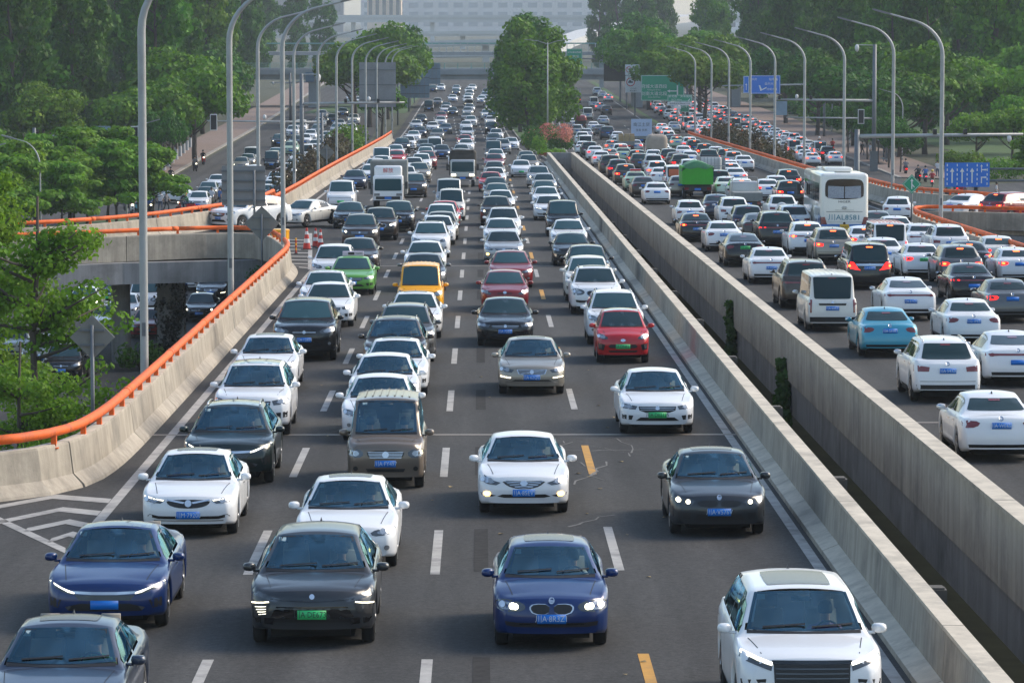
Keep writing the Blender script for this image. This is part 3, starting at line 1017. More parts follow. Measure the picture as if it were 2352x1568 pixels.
def tail(s, style):
    w, zt = s.w, s.zd
    def rp(name, pts, m, mirror=False, off=.007, it=0):
        return s.patch(name, [(x * w, z) for x, z in pts], 'R', m, off=off, mirror=mirror, rnd_it=it, cell=.12)
    zL = zt - .20
    if style == 'wrap':
        rp("tail_light", [(.50, zL + .07), (.94, zL + .10), (.95, zL - .08), (.60, zL - .06)], 'TAIL', True, it=1)
        rp("lower_trim", [(-.82, .42), (.82, .42), (.78, .28), (-.78, .28)], BLACK)
        s.plate(zL - .02, 'R')
    elif style == 'bar':
        rp("tail_light", [(-.93, zL + .05), (.93, zL + .05), (.95, zL - .03), (.55, zL - .01), (-.55, zL - .01), (-.95, zL - .03)], TAIL)
        rp("brake_strip", [(.60, zL + .045), (.93, zL + .045), (.94, zL - .02), (.60, zL)], 'TAIL', True, .013)
        rp("lower_trim", [(-.80, .44), (.80, .44), (.76, .26), (-.76, .26)], BLACK)
        rp("exhaust", [(.58, .33), (.80, .33), (.80, .29), (.58, .29)], CHROME, True, .014)
        s.plate(zL - .19 if zt > 1 else zL - .15, 'R')
    elif style == 'tall':
        rp("tail_light", [(.80, zt + .02), (.96, zt + .02), (.96, zt - .42), (.82, zt - .42)], 'TAIL', True)
        rp("garnish", [(-.55, zt - .10), (.55, zt - .10), (.52, zt - .17), (-.52, zt - .17)], BLACK, off=.012)
        rp("bumper_trim", [(-.90, .52), (.90, .52), (.88, .26), (-.88, .26)], BLACK)
        s.plate(zt - .27, 'R')
    elif style == 'suv':
        rp("tail_light", [(.52, zL + .05), (.95, zL + .10), (.96, zL - .07), (.54, zL - .07)], 'TAIL', True)
        rp("lower_trim", [(-.90, .50), (.90, .50), (.84, .27), (-.84, .27)], BLACK)
        rp("chrome_lip", [(-.74, .36), (.74, .36), (.72, .32), (-.72, .32)], CHROME, off=.014)
        rp("tail_seam", [(-.80, .60), (.80, .60), (.80, .588), (-.80, .588)], BLACK, off=.003)
        s.plate(zL - .05, 'R')
    elif style == 'mpv':
        rp("tail_light", [(.70, zt + .02), (.95, zt + .06), (.96, zt - .22), (.40, zt - .30), (.50, zt - .24)], 'TAIL', True)
        rp("chrome_bar", [(-.62, zt - .04), (.62, zt - .04), (.56, zt - .12), (-.56, zt - .12)], CHROME, off=.013)
        rp("lower_trim", [(-.85, .36), (.85, .36), (.8, .25), (-.8, .25)], BLACK)
        s.plate(zt - .21, 'R')
    if style in ('wrap', 'suv', 'bar'): disc(s, "tail_bulb", .76, 0, .048, 'BULB', 'R', .016, mirror=True, sx=1.5, z=zL + .015)
    elif style in ('mpv', 'tall'): disc(s, "tail_bulb", .87, 0, .05, 'BULB', 'R', .016, mirror=True, z=zt - .12)
    # brake lamp at the top of the rear window
    zb = s.H - s.roofdrop - .09
    s.patch("high_brake_light", [(-.13, zb), (.13, zb), (.13, zb - .035), (-.13, zb - .035)], 'R', 'BRAKE', off=.02, cell=.2)
    disc(s, "emblem", 0, 0, .05, CHROME, 'R', .012, z=s.zd - .07)

KINDS = {
    'sedan':   dict(L=4.70, W=1.82, H=1.46, zn=0.79, zh1=0.975, yc=1.22, yr0=2.06, yr1=3.10, yb=3.92, zd=1.06, wr=.60, fo=.90, ro=1.05, tyre=.325),
    'saloon':  dict(L=4.85, W=1.83, H=1.47, zn=0.8, zh1=0.985, yc=1.35, yr0=2.15, yr1=3.15, yb=3.90, zd=1.08, wr=.61, fo=.92, ro=1.12, tyre=.33, sweep=.16),
    'fast':    dict(L=4.92, W=1.90, H=1.46, zn=0.77, zh1=0.965, yc=1.30, yr0=2.15, yr1=3.00, yb=4.40, zd=1.10, wr=.60, fo=.92, ro=1.05, tyre=.35, roofdrop=.045, sweep=.24),
    'hatch':   dict(L=4.22, W=1.77, H=1.45, zn=0.8, zh1=0.985, yc=1.10, yr0=1.90, yr1=3.28, yb=4.00, zd=.98, wr=.60, fo=.82, ro=.80, tyre=.32, rrake=.06),
    'suv':     dict(L=4.62, W=1.85, H=1.67, zn=0.98, zh1=1.13, yc=1.18, yr0=1.95, yr1=3.75, yb=4.42, zd=1.12, wr=.63, fo=.90, ro=.95, tyre=.36, rrake=.07, zl=.28),
    'bigsuv':  dict(L=4.92, W=1.95, H=1.78, zn=1.07, zh1=1.22, yc=1.25, yr0=2.0, yr1=4.10, yb=4.70, zd=1.18, wr=.68, fo=.92, ro=1.0, tyre=.385, rrake=.06, zl=.30, sweep=.15, rake=.07),
    'crossover': dict(L=4.75, W=1.93, H=1.60, zn=0.89, zh1=1.05, yc=1.15, yr0=2.0, yr1=3.55, yb=4.45, zd=1.14, wr=.62, fo=.90, ro=.98, tyre=.375, rrake=.08, zl=.27, sweep=.24),
    'mpv':     dict(L=4.90, W=1.85, H=1.88, zn=1.0, zh1=1.16, yc=.95, yr0=1.75, yr1=4.55, yb=4.82, zd=1.10, wr=.70, fo=.88, ro=.98, tyre=.34, rrake=.05, sweep=.14),
    'microvan': dict(L=4.05, W=1.66, H=1.86, zn=0.97, zh1=1.1, yc=.62, yr0=1.28, yr1=3.80, yb=3.98, zd=1.02, wr=.66, fo=.62, ro=.82, tyre=.30, rrake=.04, sweep=.12, nose=.86, rake=.07, rsweep=.05),
    'van':     dict(L=4.70, W=1.72, H=1.98, zn=0.99, zh1=1.12, yc=.50, yr0=1.10, yr1=4.45, yb=4.64, zd=1.08, wr=.72, fo=.72, ro=1.15, tyre=.32, rrake=.03, sweep=.12, nose=.88, rake=.06, rsweep=.05, tail=.92),
    'minihatch': dict(L=3.45, W=1.62, H=1.56, zn=0.88, zh1=1.06, yc=.78, yr0=1.50, yr1=2.80, yb=3.30, zd=.98, wr=.57, fo=.62, ro=.55, tyre=.30, rrake=.06, sweep=.18),
}
SHELLS = {}
def shell_for(kind, fstyle, rstyle, **kw):
    key = (kind, fstyle, rstyle, tuple(sorted(kw.items())))
    if key in SHELLS: return SHELLS[key]
    s = Shell(**KINDS[kind])
    mats_named = dict(roofcol=GLOSSBLACK)
    kk = dict(kw)
    if kk.get('roofcol'): kk['roofcol'] = GLOSSBLACK
    if kind in ('mpv', 'van', 'microvan', 'bigsuv'): kk['third'] = True
    s.common(**kk)
    face(s, fstyle)
    tail(s, rstyle)
    if kind in ('van', 'microvan') :
        # pressed roof ribs
        for k in range(-3, 4):
            x = k * s.wr * .24
            s.patch("roof_rib", [(x - .02, s.yr0 + .3), (x + .02, s.yr0 + .3), (x + .02, s.yr1 - .1), (x - .02, s.yr1 - .1)], 'T', 'PAINT', off=.018, side='', cell=.5)
    SHELLS[key] = s
    return s

def resolve(m, color, o):
    """material slot word -> material for this car"""
    lit = o.get('lit', 0)
    if m == 'PAINT': return PAINTS[color]
    if m == 'PLATE': return {'b': PLATE_BLUE, 'g': PLATE_GREEN, 'y': PLATE_YELLOW}[o.get('plate', 'b')]
    if m == 'HEAD': return LAMP_ON if lit >= 2 else LAMP
    if m == 'HEADG': return LAMP
    if m == 'DRL': return DRL_ON if lit >= 1 else LAMP
    if m == 'DRLY': return LAMP_ON if lit >= 1 else LAMP
    if m == 'FOG': return FOG_ON if lit >= 1 else LAMP
    if m == 'TAIL': return TAIL_ON if lit >= 1 else TAIL
    if m == 'BULB': return BRAKE_ON if lit >= 2 else TAIL
    if m == 'BRAKE': return BRAKE_ON if lit >= 2 else TAIL
    return m

def slot_me(me, m):
    if not me.materials: me.materials.append(BLACK)

_first = {}
def make_car(s, name, color, x, y, z, rz, pitch, facing, opts):
    """a car with all its parts. facing 'F': its front looks at the camera, 'R': its tail does"""
    root = empty(name, (x, y, z))
    root.rotation_euler = (pitch, 0, rz)
    objs = {}
    for i, p in enumerate(s.parts):
        if p['side'] and p['side'] != facing: continue
        me = p['me']
        o = bpy.data.objects.new(p['name'], me)
        COL.objects.link(o)
        o.parent = objs.get(p['parent'], root) if p['parent'] is not None else root
        m = resolve(p['mat'], color, opts) if isinstance(p['mat'], str) else p['mat']
        if isinstance(p['mat'], str):
            if not me.materials: me.materials.append(m)
            o.material_slots[0].link = 'OBJECT'
            o.material_slots[0].material = m
        objs[i] = o
        if p['name'] == 'number_plate' and opts.get('text'):
            px, py, pz = s.plate_pos[p['side']]
            ink = PLATE_WHITE_INK if opts.get('plate', 'b') == 'b' else PLATE_BLACK_INK
            lettering(opts['text'], .125, (px, py, pz), o, ink, rot=(0, 0, 0 if facing == 'F' else math.pi), name="plate_lettering", sx=.86)
    return root

JOINED = {}
def joined_mesh(s, facing, lit, plate):
    key = (id(s), facing, lit, plate)
    if key in JOINED: return JOINED[key]
    bm = bmesh.new()
    mats = ['PAINT']
    for p in s.parts:
        if p['side'] and p['side'] != facing: continue
        if p['name'] in ('door_handle', 'door_seam', 'mirror_glass', 'cowl_panel', 'roof_rib', 'emblem'): continue
        m = p['mat'] if p['mat'] == 'PAINT' else resolve(p['mat'], 'white', dict(lit=lit, plate=plate)) if isinstance(p['mat'], str) else p['mat']
        if m not in mats: mats.append(m)
        k = mats.index(m)
        n0 = len(bm.faces)
        bm.from_mesh(p['me'])
        bm.faces.ensure_lookup_table()
        for f in bm.faces[n0:]:
            f.material_index = k
            f.smooth = True
    me = bpy.data.meshes.new("car")
    bm.to_mesh(me)
    bm.free()
    for m in mats: me.materials.append(PAINTS['white'] if m == 'PAINT' else m)
    JOINED[key] = me
    return me

def make_far_car(s, name, color, x, y, z, rz, pitch, facing, opts):
    me = joined_mesh(s, facing, opts.get('lit', 0), opts.get('plate', 'b'))
    o = bpy.data.objects.new(name, me)
    COL.objects.link(o)
    o.location = (x, y, z)
    o.rotation_euler = (pitch, 0, rz)
    o.material_slots[0].link = 'OBJECT'
    o.material_slots[0].material = PAINTS[color]
    return o
# ================================================================== setting
def asphalt(key, base, streak=0.10, tint=(1.02, 1.0, .975)):
    """worn asphalt: fine grain, broad stains and lengthwise tyre tracks"""
    if key in MATS: return MATS[key]
    m = bpy.data.materials.new(key)
    nt, b = nodes_of(m)
    L = nt.links.new
    tc = nt.nodes.new("ShaderNodeTexCoord")
    def noise(scale, vec, detail=4.0, rough=.6):
        n = nt.nodes.new("ShaderNodeTexNoise")
        n.inputs["Scale"].default_value = scale
        n.inputs["Detail"].default_value = detail
        n.inputs["Roughness"].default_value = rough
        L(vec, n.inputs["Vector"])
        return n.outputs["Fac"]
    def rng(v, a, c, lo=.3, hi=.7):
        r = nt.nodes.new("ShaderNodeMapRange")
        r.inputs["From Min"].default_value = lo
        r.inputs["From Max"].default_value = hi
        r.inputs["To Min"].default_value = a
        r.inputs["To Max"].default_value = c
        L(v, r.inputs["Value"])
        return r.outputs[0]
    def mul(a, c):
        q = nt.nodes.new("ShaderNodeMath"); q.operation = 'MULTIPLY'
        L(a, q.inputs[0]); L(c, q.inputs[1])
        return q.outputs[0]
    obj = tc.outputs["Object"]
    mp = nt.nodes.new("ShaderNodeMapping")
    mp.inputs["Scale"].default_value = (1.0, 0.012, 1.0)
    L(obj, mp.inputs["Vector"])
    mp2 = nt.nodes.new("ShaderNodeMapping")
    mp2.inputs["Scale"].default_value = (1.0, 0.10, 1.0)
    L(obj, mp2.inputs["Vector"])
    v = mul(rng(noise(26.0, obj, 6, .8), .55, 1.45), rng(noise(.9, mp.outputs[0], 3), 1 - streak * 1.6, 1 + streak * 1.6))
    v = mul(v, rng(noise(.55, mp2.outputs[0], 5, .7), .78, 1.24))
    v = mul(v, rng(noise(9.0, obj, 3, .6), .80, 1.2))
    # wheel tracks polished into every lane
    sx_ = nt.nodes.new("ShaderNodeSeparateXYZ"); L(obj, sx_.inputs[0])
    ma = nt.nodes.new("ShaderNodeMath"); ma.operation = 'MULTIPLY_ADD'; L(sx_.outputs[0], ma.inputs[0])
    ma.inputs[1].default_value = 2 * math.pi / 1.65; ma.inputs[2].default_value = 4.93 * 2 * math.pi / 1.65
    co = nt.nodes.new("ShaderNodeMath"); co.operation = 'COSINE'; L(ma.outputs[0], co.inputs[0])
    v = mul(v, rng(co.outputs[0], 1.07, .90, -1, 1))
    sc = nt.nodes.new("ShaderNodeVectorMath"); sc.operation = 'SCALE'
    sc.inputs[0].default_value = tuple(base * t for t in tint)
    L(v, sc.inputs["Scale"])
    L(sc.outputs[0], b.inputs["Base Color"])
    b.inputs["Roughness"].default_value = .88
    b.inputs["Specular IOR Level"].default_value = .16
    bp = nt.nodes.new("ShaderNodeBump")
    bp.inputs["Strength"].default_value = .35
    bp.inputs["Distance"].default_value = .01
    L(noise(60.0, obj, 3), bp.inputs["Height"])
    L(bp.outputs[0], b.inputs["Normal"])
    MATS[key] = m
    return m

ASPH = asphalt("deck_asphalt", .056)
ASPH2 = asphalt("street_asphalt", .060)
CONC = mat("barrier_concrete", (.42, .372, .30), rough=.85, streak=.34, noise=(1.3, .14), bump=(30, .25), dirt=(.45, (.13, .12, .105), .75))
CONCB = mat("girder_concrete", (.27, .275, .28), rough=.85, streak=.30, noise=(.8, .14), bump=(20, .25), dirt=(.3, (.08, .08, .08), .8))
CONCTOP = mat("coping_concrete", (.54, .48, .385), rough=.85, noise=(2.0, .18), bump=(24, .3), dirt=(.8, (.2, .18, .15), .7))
BLOCKC = mat("block_concrete_shaded", (.10, .095, .085), rough=.9, noise=(2.0, .25), dirt=(1.0, (.04, .04, .035), .8))  # shadow of the gap put into the blocks' base colour
KERBC = mat("kerb_concrete", (.30, .28, .25), rough=.85, noise=(1.6, .2), bump=(25, .3), dirt=(.5, (.10, .09, .08), .85))
PAINTW = mat("road_paint_white", (.36, .345, .32), rough=.75, noise=(3.0, .22), dirt=(1.2, (.10, .10, .10), .8))
PAINTY = mat("road_paint_yellow", (.50, .25, .035), rough=.75, noise=(3.0, .2), dirt=(1.2, (.16, .11, .06), .7))
PATCH = mat("erased_marking", (.047, .046, .045), rough=.95, spec=.05, noise=(5.0, .25))
CRACKM = mat("crack_filler", (.16, .15, .135), rough=.8, noise=(5, .3))
SEAM = mat("joint_steel", (.20, .17, .14), rough=.6, metal=.2, noise=(4.0, .3))
ORANGE = mat("rail_orange", (.76, .120, .006), rough=.68, noise=(1.4, .18), dirt=(2.2, (.26, .07, .03), .8))
STEEL = mat("pole_grey", (.36, .375, .375), rough=.5, metal=.2, noise=(2.0, .1), dirt=(.4, (.17, .17, .16), .5))
STEELD = mat("gantry_steel", (.13, .145, .16), rough=.5, metal=.2, noise=(2.0, .12))
SIDEWALK = mat("sidewalk_paving", (.20, .145, .12), rough=.9, noise=(.7, .2), bump=(8, .2))
GRASS = mat("grass_green", (.045, .095, .020), rough=.95, noise=(.35, .4), bump=(3, .5))
SOIL = mat("planting_soil", (.045, .05, .024), rough=.95, noise=(.5, .4))

def zdeck(x, y):
    z = zroad(y)
    if x < -10.4 and y < 224:
        return lerp(z, 5.35, min(1, max(0, (-10.4 - x) / 5)))
    if x > 24.5 and y < 250:
        return lerp(z, 4.95, min(1, max(0, (x - 24.5) / 5)))
    return z

def struct(o): return tag(o, kind="structure")

# ---- ground
def ground_sheet():
    xs = [-3000, -400, -120, -60, -33, -12.5, 27, 48, 70, 160, 500, 3000]
    ys = [-60, 40, 160, 300, 500, 800, 1400, 3000, 7000]
    v = [(x, y, 0) for y in ys for x in xs]
    n = len(xs)
    f = [(j * n + i, j * n + i + 1, (j + 1) * n + i + 1, (j + 1) * n + i) for j in range(len(ys) - 1) for i in range(n - 1)]
    return struct(mesh_obj("ground", v, f, SOIL))
ground_sheet()
def sheet(name, poly, z, m, kind="structure", parent=None):
    o = mesh_obj(name, [(x, y, z) for x, y in poly], [tuple(range(len(poly)))], m, parent)
    return tag(o, kind=kind) if parent is None else o
def slab(name, poly, h, m, parent=None):
    n = len(poly)
    v = [(x, y, 0) for x, y in poly] + [(x, y, h) for x, y in poly]
    f = [tuple(range(n, 2 * n))] + [(i, (i + 1) % n, n + (i + 1) % n, n + i) for i in range(n)]
    o = mesh_obj(name, v, f, m, parent)
    bm = bmesh.new(); bm.from_mesh(o.data); bmesh.ops.recalc_face_normals(bm, faces=bm.faces); bm.to_mesh(o.data); bm.free()
    return o
sheet("lower_road", [(-31, 20), (-9.5, 20), (-9.5, 160), (-12.9, 240), (-14.5, 470), (-19, 900), (-36, 900), (-32, 470)], .02, ASPH2)
sheet("junction_road", [(-150, 268), (-31.2, 284), (-31.7, 372), (-60, 366), (-150, 352)], .024, ASPH2)
struct(slab("traffic_island", [(-33.5, 279), (-24.6, 282), (-24.2, 299), (-33.5, 301)], .16, GRASS))
sheet("lower_road", [(28.5, 40), (43.5, 40), (43, 380), (43, 560), (43, 900), (27.5, 900), (28, 470)], .02, ASPH2)
sheet("junction_road", [(43.3, 60), (150, 60), (150, 385), (58, 372), (43.3, 352)], .024, ASPH2)
# raised pavements beside the lower roads
struct(slab("pavement", [(-37, 376), (-32.5, 376), (-33.5, 560), (-38, 900), (-44, 900), (-39, 560)], .14, SIDEWALK))
struct(slab("kerb", [(-32.5, 376), (-32.1, 376), (-33.0, 560), (-37.5, 900), (-38, 900), (-33.5, 560)], .15, KERBC))
struct(slab("pavement", [(43.4, 376), (50, 372), (50, 560), (50, 900), (43.6, 900), (43.6, 560)], .14, SIDEWALK))
struct(slab("kerb", [(43.0, 376), (43.4, 376), (43.6, 560), (43.6, 900), (43.2, 900), (43.2, 560)], .15, KERBC))
tag(sheet("grass", [(58, 385), (160, 380), (160, 700), (58, 700)], .05, GRASS), kind="stuff")
tag(sheet("grass", [(-30, 620), (-12.6, 620), (-12.0, 900), (-17, 900)], .06, GRASS), kind="stuff")
tag(sheet("grass", [(27, 480), (27.4, 480), (28.2, 900), (26.9, 900)], .06, GRASS), kind="stuff")

# ---- the two decks
XL = [(76, -8.55), (160, -8.55), (177, -10.4), (222, -12.4), (300, -12.4), (430, -11.6), (600, -11.8), (900, -11.8), (1000, -11.8)]
XR = [(30, 6.9), (350, 6.9), (430, 5.3), (600, 3.9), (1000, 3.9)]
X2L = [(30, 9.75), (350, 9.2), (430, 10.0), (570, 11.4), (1000, 11.4)]
X2R = [(30, 24.0), (205, 24.0), (224, 26.4), (420, 26.6), (560, 26.4), (1000, 26.6)]
def deck(name, left, right, y0, y1, thick=1.4):
    ys = []
    y = y0
    while y < y1:
        ys.append(y); y += 4 if y < 260 else 10
    ys += [k[0] for k in left + right if y0 < k[0] < y1] + [y1]
    ys = sorted(set(ys))
    v, f = [], []
    for y in ys:
        a, b = pw(left, y), pw(right, y)
        for k in range(7):
            v.append((lerp(a, b, k / 6), y, zroad(y) + .03))
        v.append((a + .25, y, max(zroad(y) - thick, -.3))); v.append((b - .25, y, max(zroad(y) - thick, -.3)))
    for j in range(len(ys) - 1):
        o0, o1 = j * 9, (j + 1) * 9
        for k in range(6): f.append((o0 + k, o0 + k + 1, o1 + k + 1, o1 + k))
        f.append((o0 + 7, o1 + 7, o1 + 8, o0 + 8))
        f.append((o0, o1, o1 + 7, o0 + 7)); f.append((o0 + 6, o0 + 8, o1 + 8, o1 + 6))
    return struct(mesh_obj(name, v, f, ASPH))
road_a = deck("road", [(30, -8.55)] + XL, XR, 30, 1000)
road_b = deck("road", X2L, X2R, 30, 1000)
# the apron where the other ramp joins, in front of the curved parapet
mesh_obj("road_apron", [(-8.55, 30, zroad(30) + .03), (-8.55, 77, zroad(77) + .03), (-30, 77, zroad(77) + .03), (-30, 30, zroad(30) + .03)], [(0, 1, 2, 3)], ASPH, road_a)
def ribbon_deck(name, inner, outer, parent):
    n = len(inner)
    v, f = [], []
    for (a, b) in zip(inner, outer):
        for k in range(5):
            x, y = lerp(a[0], b[0], k / 4), lerp(a[1], b[1], k / 4)
            v.append((x, y, zdeck(x, y) + .03))
    for i in range(n - 1):
        for k in range(4):
            f.append((i * 5 + k, i * 5 + k + 1, (i + 1) * 5 + k + 1, (i + 1) * 5 + k))
    o = mesh_obj(name, v, f, ASPH, parent)
    bm = bmesh.new(); bm.from_mesh(o.data); bmesh.ops.recalc_face_normals(bm, faces=bm.faces); bm.to_mesh(o.data); bm.free()
    if o.data.polygons[0].normal.z < 0: o.data.flip_normals()
    # the slab below
    bmv = [(x, y, z - .9) for x, y, z in v]
    fs = [f_[::-1] for f_ in f]
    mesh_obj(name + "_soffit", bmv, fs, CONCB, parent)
    return o
RAMPL_IN = [(-10.4, 177.2), (-11.5, 178.2), (-13, 178.0), (-22, 171.3), (-62, 149.5)]
RAMPL_OUT = [(-12.4, 222), (-13.3, 205), (-15.6, 193), (-23, 180.8), (-62, 163)]
ramp_a = struct(empty("ramp_road"))
ribbon_deck("ramp_surface", RAMPL_IN, RAMPL_OUT, ramp_a)
RAMPR_IN = [(24.0, 205), (25, 206), (30, 201.2), (62, 184)]
RAMPR_OUT = [(26.4, 238), (27.6, 226), (31.8, 214), (62, 198)]
ramp_b = struct(empty("ramp_road"))
ribbon_deck("ramp_surface", RAMPR_IN, RAMPR_OUT, ramp_b)

# ---- painted markings: every dash is a piece of its own
def strip(name, xa, xb, y0, y1, m, parent, lift=.036, seg=12.0):
    n = max(1, int((y1 - y0) / seg))
    v, f = [], []
    for k in range(n + 1):
        y = lerp(y0, y1, k / n)
        a = xa(y) if callable(xa) else xa
        b = xb(y) if callable(xb) else xb
        v += [(a, y, zroad(y) + lift), (b, y, zroad(y) + lift)]
        if k: f.append((2 * k - 2, 2 * k - 1, 2 * k + 1, 2 * k))
    return mesh_obj(name, v, f, m, parent)
def shift_far(x, y, far):
    return lerp(x, far, min(1, max(0, (y - 300) / 300)))
LANES_A = [(-4.08, -7.6, 0), (-.80, -4.4, 0), (2.46, -.6, 1)]        # near and far positions of the dashed lines
for (xn, xf, alt) in LANES_A:
    for k in range(36):
        y = 48.0 + 15.5 * k + (.5 if alt else 0)
        x = shift_far(xn, y, xf)
        strip("lane_dash", x - .085, x + .085, y, y + 6.2, PAINTY if alt and k % 2 == 0 and y < 330 else PAINTW, road_a)
y = 48.4
while y < 250:
    strip("erased_dash", -.12, .14, y, y + 6, PATCH, road_a, lift=.034)
    y += 15.5
strip("edge_line", lambda y: pw(XL, y) + .95 if y > 215 else lerp(-7.56, -11.4, max(0, (y - 168) / 50) if y > 168 else 0), lambda y: (pw(XL, y) + .95 if y > 215 else lerp(-7.56, -11.4, max(0, (y - 168) / 50) if y > 168 else 0)) + .2, 226, 700, PAINTW, road_a)
strip("edge_line", -7.60, -7.38, 68.5, 178, PAINTW, road_a)
strip("edge_line", lambda y: pw(XR, y) - .98, lambda y: pw(XR, y) - .78, 40, 700, PAINTW, road_a)
strip("lane_dash_left", -7.5, -7.35, 300, 306, PAINTW, road_a)
for k in range(14):                                          # the added lane after the slip road
    y = 236 + 15 * k
    strip("lane_dash", -7.6, -7.45, y, y + 6, PAINTW, road_a)
for x in (13.7, 17.05, 20.4):
    y = 66.0
    while y < 560:
        strip("lane_dash", shift_far(x, y, x + 1.6) - .075, shift_far(x, y, x + 1.6) + .075, y, y + 6, PAINTW, road_b)
        y += 15
strip("edge_line", lambda y: pw(X2L, y) + .75, lambda y: pw(X2L, y) + .92, 40, 700, PAINTW, road_b)
strip("edge_line", lambda y: pw(X2R, y) - .85, lambda y: pw(X2R, y) - .68, 225, 700, PAINTW, road_b)
strip("edge_line", 23.0, 23.18, 40, 200, PAINTW, road_b)
# chevrons in front of the curved parapet
def poly_mark(name, pts, parent, m=PAINTW, lift=.038):
    return mesh_obj(name, [(x, y, zdeck(x, y) + lift) for x, y in pts], [tuple(range(len(pts)))], m, parent)
CHEV = [[(-10.06, 73.39), (-8.84, 75.74), (-7.61, 74.95)], [(-9.51, 71.23), (-8.45, 73.52), (-7.61, 72.85)], [(-8.75, 70.13), (-8.09, 71.5), (-7.59, 70.8)], [(-8.1, 68.54), (-7.81, 69.58), (-7.56, 69.12)]]
for c in CHEV:
    for (a_, b_) in zip(c, c[1:]):
        poly_mark("chevron_arm", [(a_[0], a_[1] - .75), (b_[0], b_[1] - .75), b_, a_], road_a)
poly_mark("chevron_border", [(-10.18, 72.95), (-7.59, 66.34), (-7.68, 67.14), (-10.31, 73.91)], road_a)
for k in range(9):                                           # bars of the gore by the cones
    y = 164 + k * 3.4
    xr = lerp(-7.7, -8.9, k / 8)
    xl = lerp(-8.2, -11.0, min(1, k / 4)) if k < 5 else lerp(-11.0, -10.8, (k - 5) / 4)
    poly_mark("gore_bar", [(xl, y + .6), (xr, y), (xr, y + .7), (xl, y + 1.3)], road_a)
poly_mark("gore_border", [(-7.7, 163), (-9.4, 200), (-9.2, 200), (-7.5, 163)], road_a)
# steel expansion joints and crack repairs
for yj in (88.3, 166.0, 262.0):
    mesh_obj("expansion_joint", [(x, yj + d, zroad(yj + d) + .037) for d in (-.16, .16) for x in (pw([(30, -8.4)] + XL, yj) + .2, 6.4)], [(0, 1, 3, 2)], SEAM, road_a)
    mesh_obj("expansion_joint", [(x, yj + 3 + d, zroad(yj + 3 + d) + .037) for d in (-.16, .16) for x in (10.1, 23.5)], [(0, 1, 3, 2)], SEAM, road_b)
rc = random.Random(5)
def crack(pts, w, parent):
    v, f = [], []
    for i, (x, y) in enumerate(pts):
        a = w * rc.uniform(.5, 1.3)
        v += [(x - a, y + a, zroad(y) + .038), (x + a, y - a, zroad(y) + .038)]
        if i: f.append((2 * i - 2, 2 * i - 1, 2 * i + 1, 2 * i))
    return mesh_obj("crack_repair", v, f, CRACKM, parent)
for (x0, y0, dx, dy, n) in ((.9, 87.5, .25, -.5, 9), (1.5, 87.6, -.1, -.7, 8), (2.2, 86.5, -.22, -.5, 7), (.5, 84.6, .3, .1, 8), (1.9, 82.5, .12, -.6, 8), (3.0, 87.8, .1, -.8, 6), (2.0, 77.5, .12, .5, 7), (1.7, 70.2, .15, .2, 5)):
    pts = [(x0, y0)]
    for k in range(n): pts.append((pts[-1][0] + dx + rc.uniform(-.25, .25), pts[-1][1] + dy + rc.uniform(-.35, .35)))
    crack(pts, .02, road_a)
LEAFL = mat("dry_leaf", (.30, .22, .10), rough=.8, var=.4)
lm = MB().add([(-.09, -.05, 0), (.02, -.09, .02), (.10, .02, .0), (.0, .09, .03)], [(0, 1, 2, 3)]).build("leaf", LEAFL, link=False)
for k in range(46):
    o = bpy.data.objects.new("fallen_leaf", lm.data)
    COL.objects.link(o)
    o.parent = road_a
    y = rc.uniform(52, 110)
    x = rc.choice([rc.gauss(2.5, .5), rc.uniform(-7, 6)])
    o.location = (x, y, zroad(y) + .04)
    s_ = rc.uniform(.35, .8)
    o.scale = (s_, s_, s_); o.rotation_euler = (0, 0, rc.uniform(0, 6))

# ---- parapets, swept along a path in panels with open joints
def resample(path, step):
    pts = [Vector((p[0], p[1], 0)) for p in path]
    out = [pts[0]]
    acc = 0.0
    for a, b in zip(pts, pts[1:]):
        d = (b - a).length
        t = step - acc
        while t <= d:
            out.append(a + (b - a) * (t / d)); t += step
        acc = d - (t - step)
    if (out[-1] - pts[-1]).length > step * .3: out.append(pts[-1])
    return out
def smooth_path(path, it=2):
    for _ in range(it):
        q = [path[0]]
        for a, b in zip(path, path[1:]):
            q.append((a[0] * .75 + b[0] * .25, a[1] * .75 + b[1] * .25)); q.append((a[0] * .25 + b[0] * .75, a[1] * .25 + b[1] * .75))
        q.append(path[-1])
        path = q
    return path
def sweep(pts, prof, zf, gap=0.0):
    """prof: closed polygon of (offset to the path's right-hand normal, height over the deck)"""
    v, f = [], []
    n = len(prof)
    for i, p in enumerate(pts):
        d = (pts[min(i + 1, len(pts) - 1)] - pts[max(i - 1, 0)]).normalized()
        nr = Vector((d.y, -d.x, 0))
        z = zf(p.x, p.y)
        for (o, h) in prof: v.append((p.x + nr.x * o, p.y + nr.y * o, z + h))
    for i in range(len(pts) - 1):
        for k in range(n): f.append((i * n + k, i * n + (k + 1) % n, (i + 1) * n + (k + 1) % n, (i + 1) * n + k))
    f.append(tuple(range(n))[::-1]); f.append(tuple(range((len(pts) - 1) * n, len(pts) * n)))
    return v, f
